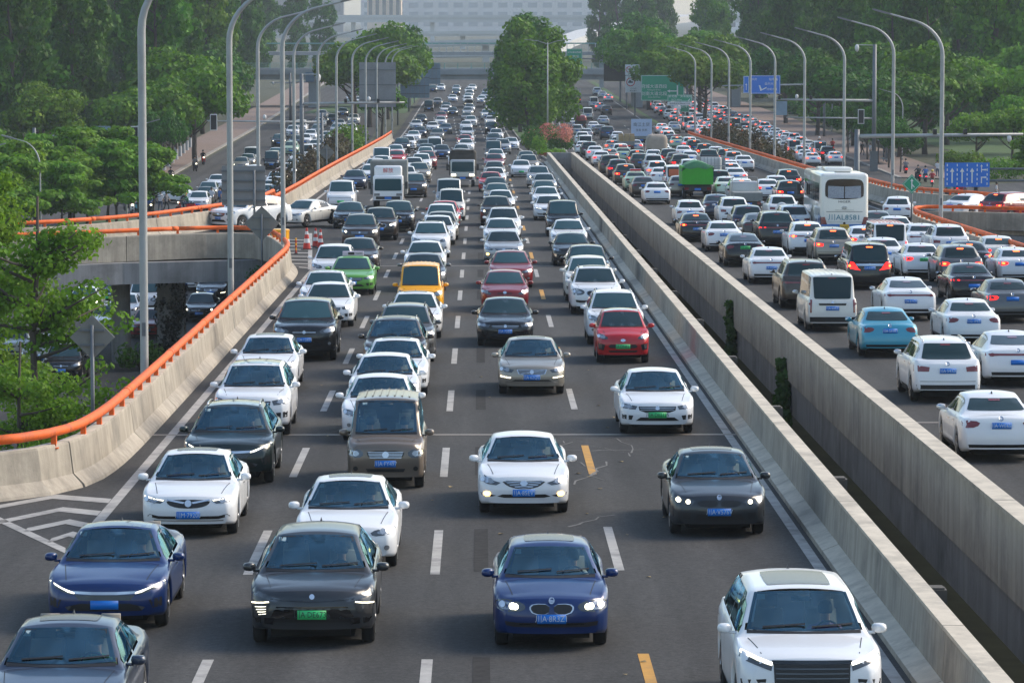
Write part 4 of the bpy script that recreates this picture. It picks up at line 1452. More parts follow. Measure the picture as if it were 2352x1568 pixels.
def parapet(name, label, cat, path, prof, panel=9.0, step=1.5, mats=(CONC, CONCTOP), topfaces=(), group=None, sub=""):
    root = empty(name, (path[0][0], path[0][1], zdeck(*path[0])))
    tag(root, label, cat, group)
    pts = resample(path, step)
    per = max(2, int(panel / step))
    i = 0
    while i < len(pts) - 1:
        seg = [p.copy() for p in pts[i:i + per + 1]]
        if len(seg) < 2: break
        seg[-1] = seg[-1] - (seg[-1] - seg[-2]).normalized() * .038
        v, f = sweep(seg, prof, zdeck)
        o = mesh_obj("barrier_panel", v, f, list(mats), root)
        o.matrix_parent_inverse = root.matrix_world.inverted()
        o.location = (0, 0, 0)
        bm = bmesh.new(); bm.from_mesh(o.data); bmesh.ops.recalc_face_normals(bm, faces=bm.faces); bm.to_mesh(o.data); bm.free()
        n = len(prof)
        mi = [0] * len(o.data.polygons)
        for q in range(len(seg) - 1):
            for k in topfaces: mi[q * n + k] = 1
        o.data.polygons.foreach_set("material_index", mi)
        i += per
    return root
def fix_parent(root):
    """children were made in world space: keep them there"""
    M = Matrix.Translation(root.location).inverted()
    for c in root.children: c.matrix_parent_inverse = M
def rail(name, label, path, height=1.25, rad=.104, post_step=2.2, zf=zdeck, off=0.0, group=None):
    pts3 = resample(path, 1.0)
    root = empty(name, (path[0][0], path[0][1], zf(*path[0])))
    tag(root, label, "guard rail", group)
    # tube in lengths with sleeve joints
    i = 0
    while i < len(pts3) - 1:
        seg = pts3[i:i + 13]
        if len(seg) < 2: break
        MB().tube([(p.x, p.y, zf(p.x, p.y) + height) for p in seg], rad, 10).build("rail_tube", ORANGE, root, smooth=True)
        p = seg[0]; q = seg[1]
        MB().tube([(p.x, p.y, zf(p.x, p.y) + height), (lerp(p.x, q.x, .35), lerp(p.y, q.y, .35), zf(p.x, p.y) + height)], rad * 1.10, 10).build("rail_sleeve", ORANGE, root, smooth=True)
        i += 12
    me = None
    pp = resample(path, post_step)
    for p in pp:
        if me is None:
            o = MB().box(-.055, .055, -.09, .09, -.34, .0).box(-.10, .10, -.13, .13, -.34, -.32).build("rail_post", ORANGE, root)
            me = o.data
        else:
            o = bpy.data.objects.new("rail_post", me); COL.objects.link(o); o.parent = root
        o.location = (p.x, p.y, zf(p.x, p.y) + height)
        o["_w"] = 1
    M = Matrix.Translation(root.location).inverted()
    for c in root.children:
        c.matrix_parent_inverse = M
        if "_w" in c: del c["_w"]
    return root

# profiles: inner side (towards the traffic) first
PROF_L = [(.46, .0), (.42, .10), (.20, .32), (.12, .95), (.10, 1.0), (-.16, 1.0), (-.18, .95), (-.18, -.22), (.06, -.22), (.06, .0)]
P_L1 = smooth_path([(-34, 72.5), (-14, 73.6), (-10.4, 74.2), (-8.9, 76.4), (-8.45, 80), (-8.38, 90), (-8.38, 150), (-8.36, 157), (-8.5, 162), (-9.1, 168), (-10.2, 176.5), (-11.4, 178.4), (-13, 178.1), (-22, 171.3), (-62, 149.5)], 2)
for_l1 = parapet("parapet_wall", "pale concrete parapet curving around beneath the long orange rail, from chevrons to slip road", "parapet", P_L1, PROF_L, topfaces=(4,))
fix_parent(for_l1)
rail("guard_rail", "orange tubular rail climbing beside the oncoming lanes and bending onto the slip road", P_L1)
PROF_LB = [(-a, h) for a, h in PROF_L][::-1]
P_L2 = smooth_path([(-62, 163), (-40, 172.6), (-23, 180.8), (-19, 185.6), (-15.7, 193), (-13.4, 205), (-12.5, 222), (-12.35, 300), (-11.6, 400), (-11.4, 470)], 2)
o = parapet("parapet_wall", "concrete parapet on the far side of the slip road, running on beside the far oncoming lanes", "parapet", P_L2, PROF_L, topfaces=(4,)); fix_parent(o)
rail("guard_rail", "orange tubular rail on the far side of the slip road, ending by the sign boards", P_L2, post_step=1.6)
P_R1 = smooth_path([(23.75, 36), (23.75, 190), (23.8, 199), (24.3, 205), (25.4, 206), (30, 201.4), (62, 184)], 2)
o = parapet("parapet_wall", "concrete parapet under the orange rail along the away lanes and around the merging ramp nose", "parapet", P_R1, PROF_LB, topfaces=(4,)); fix_parent(o)
rail("guard_rail", "orange tubular rail along the away lanes, doubling back at the green diamond sign", P_R1)
P_R2 = smooth_path([(62, 198), (31.8, 214), (27.7, 226), (26.4, 240), (26.3, 300), (26.5, 420), (26.5, 466)], 2)
o = parapet("parapet_wall", "concrete parapet on the far side of the merging ramp beyond the coach", "parapet", P_R2, PROF_LB, topfaces=(4,)); fix_parent(o)
rail("guard_rail", "orange tubular rail on the far side of the merging ramp, running behind the coach", P_R2, post_step=1.6)
# median barriers: a plinth strip at the foot, flat coping on top
PROF_M = [(-.36, .0), (-.35, .12), (-.06, .24), (-.02, .92), (-.06, .98), (-.06, 1.03), (.24, 1.03), (.24, .95), (.19, .92), (.19, -1.5), (-.36, -1.5)]
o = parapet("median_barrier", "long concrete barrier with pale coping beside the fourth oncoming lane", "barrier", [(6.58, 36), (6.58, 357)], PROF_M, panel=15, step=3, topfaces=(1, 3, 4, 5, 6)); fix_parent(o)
PROF_N = [(-.12, 1.02), (.26, 1.02), (.26, .95), (.20, .9), (.30, .10), (.34, .0), (.34, -.2), (-.06, -.2), (-.06, -.42), (.02, -.45), (.02, -1.9), (-.06, -1.9), (-.06, .95), (-.12, .95)]
PROF_N2 = [(-.17, 1.04), (.22, 1.04), (.22, .97), (.17, .94), (.30, .02), (-.10, .02), (-.10, -.55), (.02, -.60), (.02, -2.2), (.30, -2.2), (.30, -2.25), (.0, -2.25), (.0, -.62), (-.12, -.55), (-.12, .97), (-.17, .97)]
PROF_R = [(-.20, 1.04), (.20, 1.04), (.20, .96), (.15, .93), (.26, .03), (.26, -.9), (.0, -.9), (.0, -.58), (-.12, -.52), (-.12, .93), (-.20, .96)]
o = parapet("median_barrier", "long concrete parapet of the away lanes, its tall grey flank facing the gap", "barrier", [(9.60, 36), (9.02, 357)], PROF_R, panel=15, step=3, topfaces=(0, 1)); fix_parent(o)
def girder(name, label, path, x_off, z0, z1, w):
    root = empty(name, (path[0][0], path[0][1], 0)); tag(root, label, "bridge girder")
    pts = resample(path, 8.0)
    prof = [(x_off, z1), (x_off + w, z1), (x_off + w, z0), (x_off, z0)]
    v, f = sweep(pts, prof, zdeck)
    o = mesh_obj("girder_web", v, f, CONCB, root)
    bm = bmesh.new(); bm.from_mesh(o.data); bmesh.ops.recalc_face_normals(bm, faces=bm.faces); bm.to_mesh(o.data); bm.free()
    fix_parent(root)
    return root
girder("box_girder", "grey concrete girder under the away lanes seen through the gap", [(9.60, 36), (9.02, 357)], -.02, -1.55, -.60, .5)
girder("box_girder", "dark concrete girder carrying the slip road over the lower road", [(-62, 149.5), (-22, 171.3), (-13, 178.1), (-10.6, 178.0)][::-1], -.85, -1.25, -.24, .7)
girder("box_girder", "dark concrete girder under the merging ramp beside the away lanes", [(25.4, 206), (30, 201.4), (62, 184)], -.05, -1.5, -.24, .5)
# blocks standing in the gap
blk = None
for k in range(19):
    y = 59.4 + 16.3 * k
    if blk is None:
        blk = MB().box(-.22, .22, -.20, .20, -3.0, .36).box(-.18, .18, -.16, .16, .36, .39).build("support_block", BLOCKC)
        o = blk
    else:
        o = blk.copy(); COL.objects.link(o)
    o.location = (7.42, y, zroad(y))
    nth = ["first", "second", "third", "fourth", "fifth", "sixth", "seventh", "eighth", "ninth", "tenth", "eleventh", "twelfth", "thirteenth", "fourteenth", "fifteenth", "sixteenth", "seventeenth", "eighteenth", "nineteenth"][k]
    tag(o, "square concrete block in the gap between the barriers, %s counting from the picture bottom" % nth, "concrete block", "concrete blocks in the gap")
# wall closing the far end of the gap
o = MB().box(6.5, 9.3, 357.2, 357.7, -.2, zroad(357) + 1.0).build("end_wall", CONCB); tag(o, "grey concrete wall closing the far end of the gap below the flower bed", "wall")
# columns below the slip road
o = MB().lathe([(.47, 0), (.47, 4.35)], 24, (-17.5, 177.6, 0)).build("bridge_column", CONCB, smooth=False); smooth_by_angle(o)
tag(o, "round grey concrete column under the slip road", "column")
o = MB().lathe([(.47, 0), (.47, 3.9)], 24, (48, 196, 0)).build("bridge_column", CONCB); smooth_by_angle(o); tag(o, "round concrete column under the merging ramp near the picture edge", "column")
# median planting bed beyond the gap
mv, mf = [], []
for k, y in enumerate(range(358, 700, 8)):
    a, b = pw(XR, y) + .1, pw(X2L, y) - .1
    mv += [(a, y, zroad(y) + .02), (a, y, zroad(y) + .17), (a + .18, y, zroad(y) + .18), (b - .18, y, zroad(y) + .18), (b, y, zroad(y) + .17), (b, y, zroad(y) + .02)]
    if k: mf += [((k - 1) * 6 + q, (k - 1) * 6 + q + 1, k * 6 + q + 1, k * 6 + q) for q in range(5)]
o = mesh_obj("median_bed", mv, mf, [KERBC, GRASS]); struct(o)
o.data.polygons.foreach_set("material_index", [1 if i % 5 == 2 else 0 for i in range(len(mf))])
# ================================================================== lamps, signs, gantries
ORD = ["first", "second", "third", "fourth", "fifth", "sixth", "seventh", "eighth", "ninth", "tenth", "eleventh", "twelfth", "thirteenth", "fourteenth", "fifteenth", "sixteenth", "seventeenth", "eighteenth", "nineteenth", "twentieth"]
TENS = {2: "twenty", 3: "thirty", 4: "forty", 5: "fifty", 6: "sixty"}
def ordinal(n):
    if n <= 20: return ORD[n - 1]
    t, u = divmod(n, 10)
    if u == 0: return {3: "thirtieth", 4: "fortieth", 5: "fiftieth", 6: "sixtieth"}[t]
    return TENS[t] + "-" + ORD[u - 1]
LEDH = mat("lamp_head_grey", (.20, .21, .22), rough=.4, metal=.3)
LEDG = mat("lamp_lens", (.5, .52, .54), rough=.25)
def lamp_proto(height, reach, rise, rad=.115, side=1, straight=None):
    """returns [(part, mesh, material)]"""
    st = straight or height - 2.2
    pts = [(0, 0, -.6), (0, 0, 3), (0, 0, st * .7), (0, 0, st)]
    top = height
    n = 9
    for k in range(1, n + 1):
        t = k / n * math.pi / 2 * .86
        pts.append((side * reach * .62 * (1 - math.cos(t)) / (1 - math.cos(math.pi / 2 * .86)), 0, st + (top - .35 - st) * math.sin(t) / math.sin(math.pi / 2 * .86)))
    pts.append((side * reach, 0, top - .35 + rise))
    m = len(pts)
    rads = [rad] * 3 + [lerp(rad, rad * .42, k / (m - 4)) for k in range(m - 3)]
    pole = MB().tube(pts, rads, 12)
    d = (Vector(pts[-1]) - Vector(pts[-2])).normalized()
    a = Vector(pts[-1]) - d * .05
    hb = MB()
    L, W, T = .95, .15, .05
    up = Vector((-d.z * side, 0, abs(d.x))) if d.x else Vector((0, 0, 1))
    for (q, hw, th) in ((0, .07, .04), (.2, W, T), (.85, W * .95, T * .8), (L, W * .6, T * .4)):
        c = a + d * q
        hb.v += [tuple(c + Vector((0, -hw, 0)) + up * th), tuple(c + Vector((0, hw, 0)) + up * th), tuple(c + Vector((0, hw, 0)) - up * th), tuple(c + Vector((0, -hw, 0)) - up * th)]
    for k in range(3):
        for j in range(4): hb.f.append((k * 4 + j, k * 4 + (j + 1) % 4, (k + 1) * 4 + (j + 1) % 4, (k + 1) * 4 + j))
    hb.f += [(3, 2, 1, 0), (12, 13, 14, 15)]
    hb.m = [0] * len(hb.f)
    c0, c1 = a + d * .22 - up * (T + .004), a + d * .82 - up * (T * .85 + .004)
    ln = MB().add([c0 + Vector((0, -.11, 0)), c0 + Vector((0, .11, 0)), c1 + Vector((0, .10, 0)), c1 + Vector((0, -.10, 0))], [(0, 1, 2, 3)])
    door = MB().box(-.05, .05, -rad - .012, -rad + .01, 1.9, 2.25)
    base = MB().lathe([(rad * 2.0, -.02), (rad * 2.0, .06), (rad * 1.25, .10), (rad * 1.2, .3)], 12)
    return [("pole", pole, STEEL, None), ("lamp_head", hb, LEDH, None), ("lamp_lens", ln, LEDG, 1), ("access_door", door, STEELD, None), ("base_flange", base, STEELD, None)]
def make_lamp(proto, loc, rz=0):
    root = empty("street_lamp", loc, rz)
    obs = []
    for (nm, mb, mt, par) in proto:
        if isinstance(mb, MB):
            raise RuntimeError
        o = bpy.data.objects.new(nm, mb); COL.objects.link(o)
        o.parent = root if par is None else obs[par]
        obs.append(o)
    return root
def bake(proto):
    out = []
    for (nm, mb, mt, par) in proto:
        o = mb.build(nm, mt, link=False)
        smooth_by_angle(o, 45)
        out.append((nm, o.data, mt, par)); bpy.data.objects.remove(o)
    return out
LP_L = bake(lamp_proto(12.1, 2.7, .25, .108, 1))
LP_R = bake(lamp_proto(11.9, 2.8, .30, .112, -1))
LP_S = bake(lamp_proto(8.2, 1.9, .2, .07, -1))
LP_T = bake(lamp_proto(8.2, 1.9, .2, .07, 1))
lampsL = [(-8.85, 96), (-8.85, 129.5), (-8.95, 166)]
lampsL2 = [(-12.85, 212 + 0), (-12.8, 252), (-12.75, 288), (-12.7, 324), (-12.5, 358), (-12.3, 394), (-12.1, 429), (-12.0, 464), (-12.0, 500)]
for k, (x, y) in enumerate(lampsL + lampsL2):
    o = make_lamp(LP_L, (x, y, zdeck(x, y)))
    tag(o, "tall curved street lamp beside the oncoming lanes, %s one into the distance" % ordinal(k + 1), "street lamp", "street lamps along the oncoming lanes")
for k, (x, y) in enumerate([(24.1, 191), (26.75, 237), (26.75, 269), (26.75, 302), (26.8, 333), (26.85, 364), (26.9, 396), (26.9, 426), (27, 460)]):
    o = make_lamp(LP_R, (x, y, zdeck(x, y)))
    tag(o, "tall curved street lamp beside the away lanes, %s one into the distance" % ordinal(k + 1), "street lamp", "street lamps along the away lanes")
small = [(-31.5, 262, 'S', "small grey street lamp rising from the bright green trees, beside the tall lamp pole"), (-34.5, 245, 'T', "small lamp among the pale green trees, lower than its neighbour"),
         (-38, 246, 'S', "small street lamp above the pale trees, its arm near the picture edge"), (-29, 300, 'T', "slim street lamp in front of the dark tall trees"),
         (48.5, 420, 'S', "slim street lamp among the dark park trees behind the domed camera"), (50, 520, 'S', "slim street lamp beside the blue sign in the far trees"), (47.5, 470, 'S', "slim street lamp behind the signal gantry"),
         (52.5, 300, 'S', "small curved park lamp below the pale green trees"), (50.0, 262, 'S', "small curved lamp by the blue lane sign"), (60, 300, 'S', "small curved lamp at the picture edge by the park trees")]
for (x, y, t, lab) in small:
    tag(make_lamp(LP_S if t == 'S' else LP_T, (x, y, 0)), lab, "street lamp")
# double-armed lamps in the planted median
def dbl(x, y, lab):
    root = empty("median_lamp", (x, y, zroad(y)))
    MB().tube([(0, 0, 0), (0, 0, 12.4)], [.11, .06], 10).build("pole", STEEL, root, smooth=True)
    for s_ in (1, -1):
        MB().tube([(0, 0, 12.2), (s_ * 1.2, 0, 12.6), (s_ * 2.4, 0, 12.7)], .035, 8).build("arm", STEEL, root)
        MB().box(min(s_ * 1.9, s_ * 2.8), max(s_ * 1.9, s_ * 2.8), -.13, .13, 12.68, 12.76).build("lamp_head", LEDH, root)
    tag(root, lab, "street lamp")
for k, (y, lab) in enumerate(((440, "double-armed lamp standing at the flower bed in the median"), (500, "double-armed lamp rising out of the median tree, one behind the flower bed"), (560, "double-armed lamp in the median tree, second behind the flower bed"), (620, "double-armed lamp barely topping the median trees"))):
    dbl(8.1, y, lab)
MB().tube([(0, 0, 0), (0, 0, 14)], [.14, .07], 8).build("mast", STEELD, None).location = (-6.6, 600, 0)
o = bpy.data.objects["mast"]; MB().box(-.25, .25, -.2, .2, 13.8, 14.2).build("camera_box", BLACK, o); tag(o, "slender dark mast with a camera box beside the far oncoming lanes", "mast")
o.location = (-12.4, 690, 0)

# ---- signs
S_GREEN = mat("sign_green", (.006, .30, .16), rough=.4, noise=(.6, .06))
S_BLUE = mat("sign_blue", (.010, .16, .62), rough=.4, noise=(.6, .06))
S_WHITE = mat("sign_white", (.72, .74, .74), rough=.45)
S_RED = mat("sign_red", (.55, .03, .03), rough=.45)
S_BLACK = mat("sign_black", (.012, .013, .016), rough=.35)
S_BACK = mat("sign_back_grey", (.235, .24, .25), rough=.55, metal=.15, noise=(1.2, .10), dirt=(.5, (.13, .13, .13), .5))
S_BACK2 = mat("sign_back_blue", (.20, .28, .36), rough=.55, metal=.1, noise=(1.2, .10), dirt=(.5, (.13, .17, .2), .5))
S_OLD = mat("sign_back_old", (.20, .195, .175), rough=.7, noise=(1.0, .18), dirt=(.6, (.10, .095, .085), .8))
S_INK = mat("sign_ink", (.02, .02, .025), rough=.5)
def board(parent, x, z, w, h, m, name="board", y=0.0, t=.06, border=None, bw=.05):
    b_ = MB().box(x - w / 2, x + w / 2, y - t / 2, y + t / 2, z - h / 2, z + h / 2).build(name, m, parent)
    if border:
        mb = MB()
        yy0, yy1 = y - t / 2 - .008, y - t / 2 - .004
        i = .05
        mb.box(x - w/2 + i, x + w/2 - i, yy0, yy1, z + h/2 - i - bw, z + h/2 - i); mb.box(x - w/2 + i, x + w/2 - i, yy0, yy1, z - h/2 + i, z - h/2 + i + bw)
        mb.box(x - w/2 + i, x - w/2 + i + bw, yy0, yy1, z - h/2 + i + bw, z + h/2 - i - bw); mb.box(x + w/2 - i - bw, x + w/2 - i, yy0, yy1, z - h/2 + i + bw, z + h/2 - i - bw)
        mb.build("sign_border", border, b_)
    return b_
def backboard(name, lab, x, y, zc, w, h, post_x, z0, m=S_BACK, ribs=(5, 3), two_posts=None):
    """sign seen from behind: seams, stiffening channels and a post"""
    root = empty(name, (x, y, z0))
    b_ = board(root, 0, zc - z0, w, h, m)
    zz = zc - z0
    for k in range(1, ribs[0]):
        xx = -w / 2 + w * k / ribs[0]
        MB().box(xx - .03, xx + .03, -.085, -.031, zz - h / 2 + .05, zz + h / 2 - .05).build("stiffener", S_BACK if m is not S_OLD else S_OLD, b_)
    for k in range(ribs[1]):
        q = zz - h / 2 + h * (k + .5) / ribs[1]
        MB().box(-w / 2 - .02, w / 2 + .02, -.15, -.087, q - .05, q + .05).build("cross_channel", STEELD, b_)
    for px in (two_posts or [post_x - x]):
        MB().tube([(px, -.28, 0), (px, -.28, zz + h * .40)], .13 if not two_posts else .06, 10).build("post", STEELD, root, smooth=True)
    tag(root, lab, "road sign")
    return root
backboard("sign_board", "largest grey sign back with ribs on a dark post beyond the orange rail", -12.9, 461, 7.95, 4.6, 5.6, -13.0, 0, ribs=(6, 3))
backboard("sign_board", "grey sign back hanging low beside the far oncoming lanes, middle one of three", -9.9, 556, 5.95, 4.4, 3.7, -12.5, 0, S_BACK2, (6, 3))
backboard("sign_board", "bluish sign back reaching over the far oncoming lane, behind the other two", -9.0, 632, 6.5, 4.3, 3.5, -12.3, 0, S_BACK2, (6, 2))
backboard("sign_board", "weathered grey sign back on two posts above the slip road", -11.75, 181.6, 8.45, 2.15, 1.95, 0, 5.2, S_BACK, (1, 4), two_posts=(-.62, .55))
def diamond(lab, x, y, zc, r, z0, m, name="diamond_sign"):
    root = empty(name, (x, y, z0))
    zz = zc - z0
    v = [(0, -.02, zz - r), (r, -.02, zz), (0, -.02, zz + r), (-r, -.02, zz), (0, .02, zz - r), (r, .02, zz), (0, .02, zz + r), (-r, .02, zz)]
    b_ = mesh_obj("plate", v, [(0, 1, 2, 3), (7, 6, 5, 4), (0, 4, 5, 1), (1, 5, 6, 2), (2, 6, 7, 3), (3, 7, 4, 0)], m, root)
    MB().tube([(0, -.07 if m is S_OLD else .08, -.5), (0, -.07 if m is S_OLD else .08, zz + r * .55)], .045, 8).build("post", STEELD, root, smooth=True)
    if m is S_OLD:
        for q in (-.33, .33):
            MB().box(-r * .55, r * .55, -.075, -.03, zz + q * r - .025, zz + q * r + .025).build("bracket", STEELD, b_)
    tag(root, lab, "road sign")
    return root, b_, zz
diamond("grey back of a diamond sign in front of the street tree", -9.0, 84.6, 9.50, .52, zdeck(-8.6, 84.6), S_OLD)
diamond("grey back of a diamond sign at the nose of the slip road", -10.35, 173.2, 7.05, .83, 4.2, S_OLD)
diamond("grey back of a small diamond sign among the brown bushes", -12.95, 309, 5.25, .68, 2.2, S_OLD)
rt, b_, zz = diamond("green diamond merge sign with white arrow on the ramp nose", 24.75, 209.5, 7.2, .56, zdeck(24.7, 209), S_GREEN)
MB().add([(-.47, -.026, zz), (0, -.026, zz - .47), (.47, -.026, zz), (0, -.026, zz + .47), (-.50, -.026, zz), (0, -.026, zz - .50), (.50, -.026, zz), (0, -.026, zz + .50)], [(0, 4, 5, 1), (1, 5, 6, 2), (2, 6, 7, 3), (3, 7, 4, 0)]).build("sign_border", S_WHITE, b_)
MB().box(-.03, .03, -.028, -.024, zz - .28, zz + .20).add([(-.09, -.027, zz + .17), (.09, -.027, zz + .17), (0, -.027, zz + .32)], [(0, 1, 2)]).add([(0, -.0275, zz - .05), (.14, -.0275, zz - .20), (.17, -.0275, zz - .16), (.02, -.0275, zz + .02)], [(0, 1, 2, 3)]).build("arrow", S_WHITE, b_)

def arrow_up(b_, x, z, s, m, y=-.04):
    return MB().box(x - .045 * s, x + .045 * s, y - .004, y, z - .5 * s, z + .3 * s).add([(x - .15 * s, y - .002, z + .25 * s), (x + .15 * s, y - .002, z + .25 * s), (x, y - .002, z + .52 * s)], [(0, 1, 2)]).build("arrow", m, b_)
# blue lane board
root = empty("lane_sign", (34.65, 260, 0))
bz = 5.5
b_ = board(root, 0, bz, 3.2, 1.72, S_BLUE, border=None)
for k in range(5):
    x = -1.42 + k * .71
    for q in range(5):
        MB().box(x - .035, x + .035, -.04, -.036, bz - .72 + q * .33, bz - .72 + q * .33 + .17).build("lane_dash_print", S_WHITE, b_)
for k in range(3): arrow_up(b_, -1.07 + k * .71, bz - .05, 1.05, S_WHITE)
arrow_up(b_, 1.02, bz + .45, .55, S_WHITE)
MB().box(1.02, 1.28, -.041, -.037, bz + .32, bz + .40).add([(1.25, -.04, bz + .28), (1.42, -.04, bz + .36), (1.25, -.04, bz + .44)], [(0, 1, 2)]).build("arrow", S_WHITE, b_)
MB().box(.98, 1.06, -.041, -.037, bz - .60, bz - .14).box(1.06, 1.28, -.041, -.037, bz - .22, bz - .14).add([(1.25, -.04, bz - .26), (1.42, -.04, bz - .18), (1.25, -.04, bz - .10)], [(0, 1, 2)]).build("arrow", S_WHITE, b_)
for z in (bz - .42, bz + .42): MB().tube([(1.0, .14, z), (7.5, .14, z)], .07, 8).build("arm", STEELD, root, smooth=True)
MB().tube([(7.5, .14, 0), (7.5, .14, 7.2)], .15, 10).build("post", STEELD, root, smooth=True)
tag(root, "blue lane board with four white arrows on two grey arms", "road sign")
# blue gantry sign far over the lower road
root = empty("gantry_sign", (47.0, 500, 0))
MB().tube([(0, 0, 0), (0, 0, 8)], .17, 10).build("post", STEELD, root, smooth=True)
MB().tube([(0, 0, 7.25), (-14, 0, 7.05)], [.13, .07], 8).build("arm", STEEL, root, smooth=True)
b_ = board(root, -8.2, 7.2, 4.3, 2.5, S_BLUE, border=S_WHITE, y=-.25)
for (s_, x, z, sz) in (("站华路", -7.0, 7.9, .42), ("益州大道", -7.4, 7.3, .40), ("府城大道", -7.2, 6.55, .36), ("天府", -9.6, 7.9, .36)):
    lettering(s_, sz, (x, -.30, z), b_, S_WHITE)
MB().add([(-9.0, -.295, 7.1), (-8.8, -.295, 7.1), (-8.55, -.295, 6.5), (-8.75, -.295, 6.3)], [(0, 3, 2, 1)]).add([(-8.7, -.296, 6.35), (-8.6, -.296, 6.55), (-7.9, -.296, 6.9), (-7.95, -.296, 6.7)], [(0, 3, 2, 1)]).build("arrow", S_WHITE, b_)
b2 = board(root, -10.7, 7.2, .8, 2.3, S_BLUE, border=S_WHITE, y=-.25)
arrow_up(b2, -10.7, 6.9, .9, S_WHITE, -.29)
tag(root, "blue direction sign on a long arm over the lower road", "road sign")
# green signs beyond the away lanes
root = empty("gantry_sign", (31.4, 558, 0))
b_ = board(root, -3.6, 5.55, 6.6, 3.9, S_GREEN, border=S_WHITE, bw=.07)
lettering("府城大道西段", .66, (-4.9, -.05, 5.75), b_, S_WHITE)
lettering("Fucheng Rd W Sect", .26, (-4.9, -.05, 5.25), b_, S_WHITE)
lettering("剑南大道北段", .66, (-4.9, -.05, 4.65), b_, S_WHITE)
lettering("Jiannan Rd N Sect", .26, (-4.9, -.05, 4.15), b_, S_WHITE)
lettering("石羊立交", .6, (-1.6, -.05, 4.2), b_, S_WHITE)
MB().box(-2.6, -1.3, -.045, -.041, 5.0, 5.16).add([(-2.5, -.044, 4.85), (-2.5, -.044, 5.3), (-2.95, -.044, 5.08)], [(0, 1, 2)]).box(-1.45, -1.25, -.045, -.041, 4.5, 6.0).build("arrow", S_WHITE, b_)
MB().tube([(.2, .25, 0), (.2, .25, 7.6)], .2, 10).build("post", STEELD, root, smooth=True)
MB().tube([(.2, .2, 6.3), (-6.7, .2, 6.3)], .12, 8).build("arm", STEELD, root)
tag(root, "large green direction sign with turning arrow half hidden by roadside trees", "road sign")
root = empty("gantry_sign", (29.4, 532, 0))
b_ = board(root, -.4, 4.6, 3.6, 1.0, S_GREEN, border=S_WHITE)
lettering("新北路", .42, (-1.4, -.05, 4.85), b_, S_WHITE); lettering("火车南站", .42, (.5, -.05, 4.85), b_, S_WHITE); lettering("出口 300m", .34, (-.9, -.05, 4.36), b_, S_WHITE)
MB().add([(.75, -.045, 4.2), (.9, -.045, 4.2), (1.15, -.045, 4.5), (1.0, -.045, 4.5)], [(0, 1, 2, 3)]).build("arrow", S_WHITE, b_)
b2 = board(root, -.4, 3.8, 3.6, .52, S_WHITE)
lettering("成绵高速车辆由此出城", .30, (-.4, -.05, 3.8), b2, S_INK)
board(root, -.7, 3.25, 1.0, .4, S_WHITE)
MB().tube([(-.7, .15, 0), (-.7, .15, 4.4)], .12, 10).build("post", STEEL, root, smooth=True)
tag(root, "small green exit sign with a white strip below, in front of the larger one", "road sign")
root = empty("gantry_sign", (30.6, 548, 0))
b_ = board(root, 0, 2.9, 1.4, 1.5, S_GREEN, border=S_WHITE); lettering("石羊", .5, (0, -.05, 3.0), b_, S_WHITE)
MB().tube([(0, .12, 0), (0, .12, 3.2)], .07, 8).build("post", STEEL, root); tag(root, "little green sign low under the green exit sign", "road sign")
root = empty("prohibition_sign", (25.3, 603, 0))
b_ = board(root, 0, 7.6, 2.9, 1.75, S_WHITE); b2 = board(root, -.1, 5.25, 2.6, 2.75, S_WHITE)
def ring(parent, x, z, r, y=-.045):
    n = 24
    v, f = [], []
    for k in range(n):
        t = 2 * math.pi * k / n
        v += [(x + r * math.cos(t), y, z + r * math.sin(t)), (x + r * .80 * math.cos(t), y, z + r * .80 * math.sin(t))]
    for k in range(n): f.append((2 * k, 2 * k + 1, 2 * ((k + 1) % n) + 1, 2 * ((k + 1) % n)))
    MB().add(v, f).build("ban_ring", S_RED, parent)
ring(b_, -.85, 7.65, .5); lettering("危险车辆", .36, (.5, -.05, 7.85), b_, S_INK); lettering("全时禁行", .32, (.5, -.05, 7.3), b_, S_INK); lettering("N", .55, (-.85, -.046, 7.65), b_, S_INK)
MB().add([(-1.2, -.05, 7.95), (-1.1, -.05, 8.0), (-.5, -.05, 7.35), (-.6, -.05, 7.3)], [(0, 3, 2, 1)]).build("ban_bar", S_RED, b_)
ring(b2, -.55, 5.6, .72); MB().box(-.95, -.15, -.046, -.042, 5.45, 5.7).box(-.8, -.45, -.046, -.042, 5.7, 5.9).build("truck_symbol", S_INK, b2)
lettering("大货", .34, (.75, -.05, 5.9), b2, S_INK); lettering("0:00-24:00", .24, (-.1, -.05, 4.55), b2, S_INK); lettering("禁止通行", .28, (-.1, -.05, 4.15), b2, S_INK)
MB().tube([(.2, .2, 0), (.2, .2, 8)], .14, 10).build("post", STEELD, root); tag(root, "white prohibition sign with red rings beside the black display board", "road sign")
root = empty("display_board", (23.6, 642, 0))
board(root, 0, 6.55, 3.9, 3.1, S_BLACK); MB().tube([(2.1, .2, 0), (2.1, .2, 8)], .16, 10).build("post", STEELD, root); MB().tube([(-1.9, .2, 6.6), (2.1, .2, 6.6)], .1, 8).build("arm", STEELD, root)
tag(root, "black electronic display board switched off above the far away lanes", "display board")
root = empty("gantry_sign", (18.0, 700, 0))
b_ = board(root, 0, 8.3, 3.0, 3.6, S_GREEN, border=S_WHITE); lettering("火车南站西路", .42, (0, -.05, 9.4), b_, S_WHITE); lettering("紫荆站", .55, (0, -.05, 8.6), b_, S_WHITE); lettering("出口", .5, (-.7, -.05, 7.1), b_, S_WHITE)
MB().add([(.2, -.045, 6.8), (.4, -.045, 6.7), (.9, -.045, 7.4), (.7, -.045, 7.5)], [(0, 1, 2, 3)]).add([(.5, -.046, 7.6), (1.1, -.046, 7.1), (1.15, -.046, 7.75)], [(0, 1, 2)]).build("arrow", S_WHITE, b_)
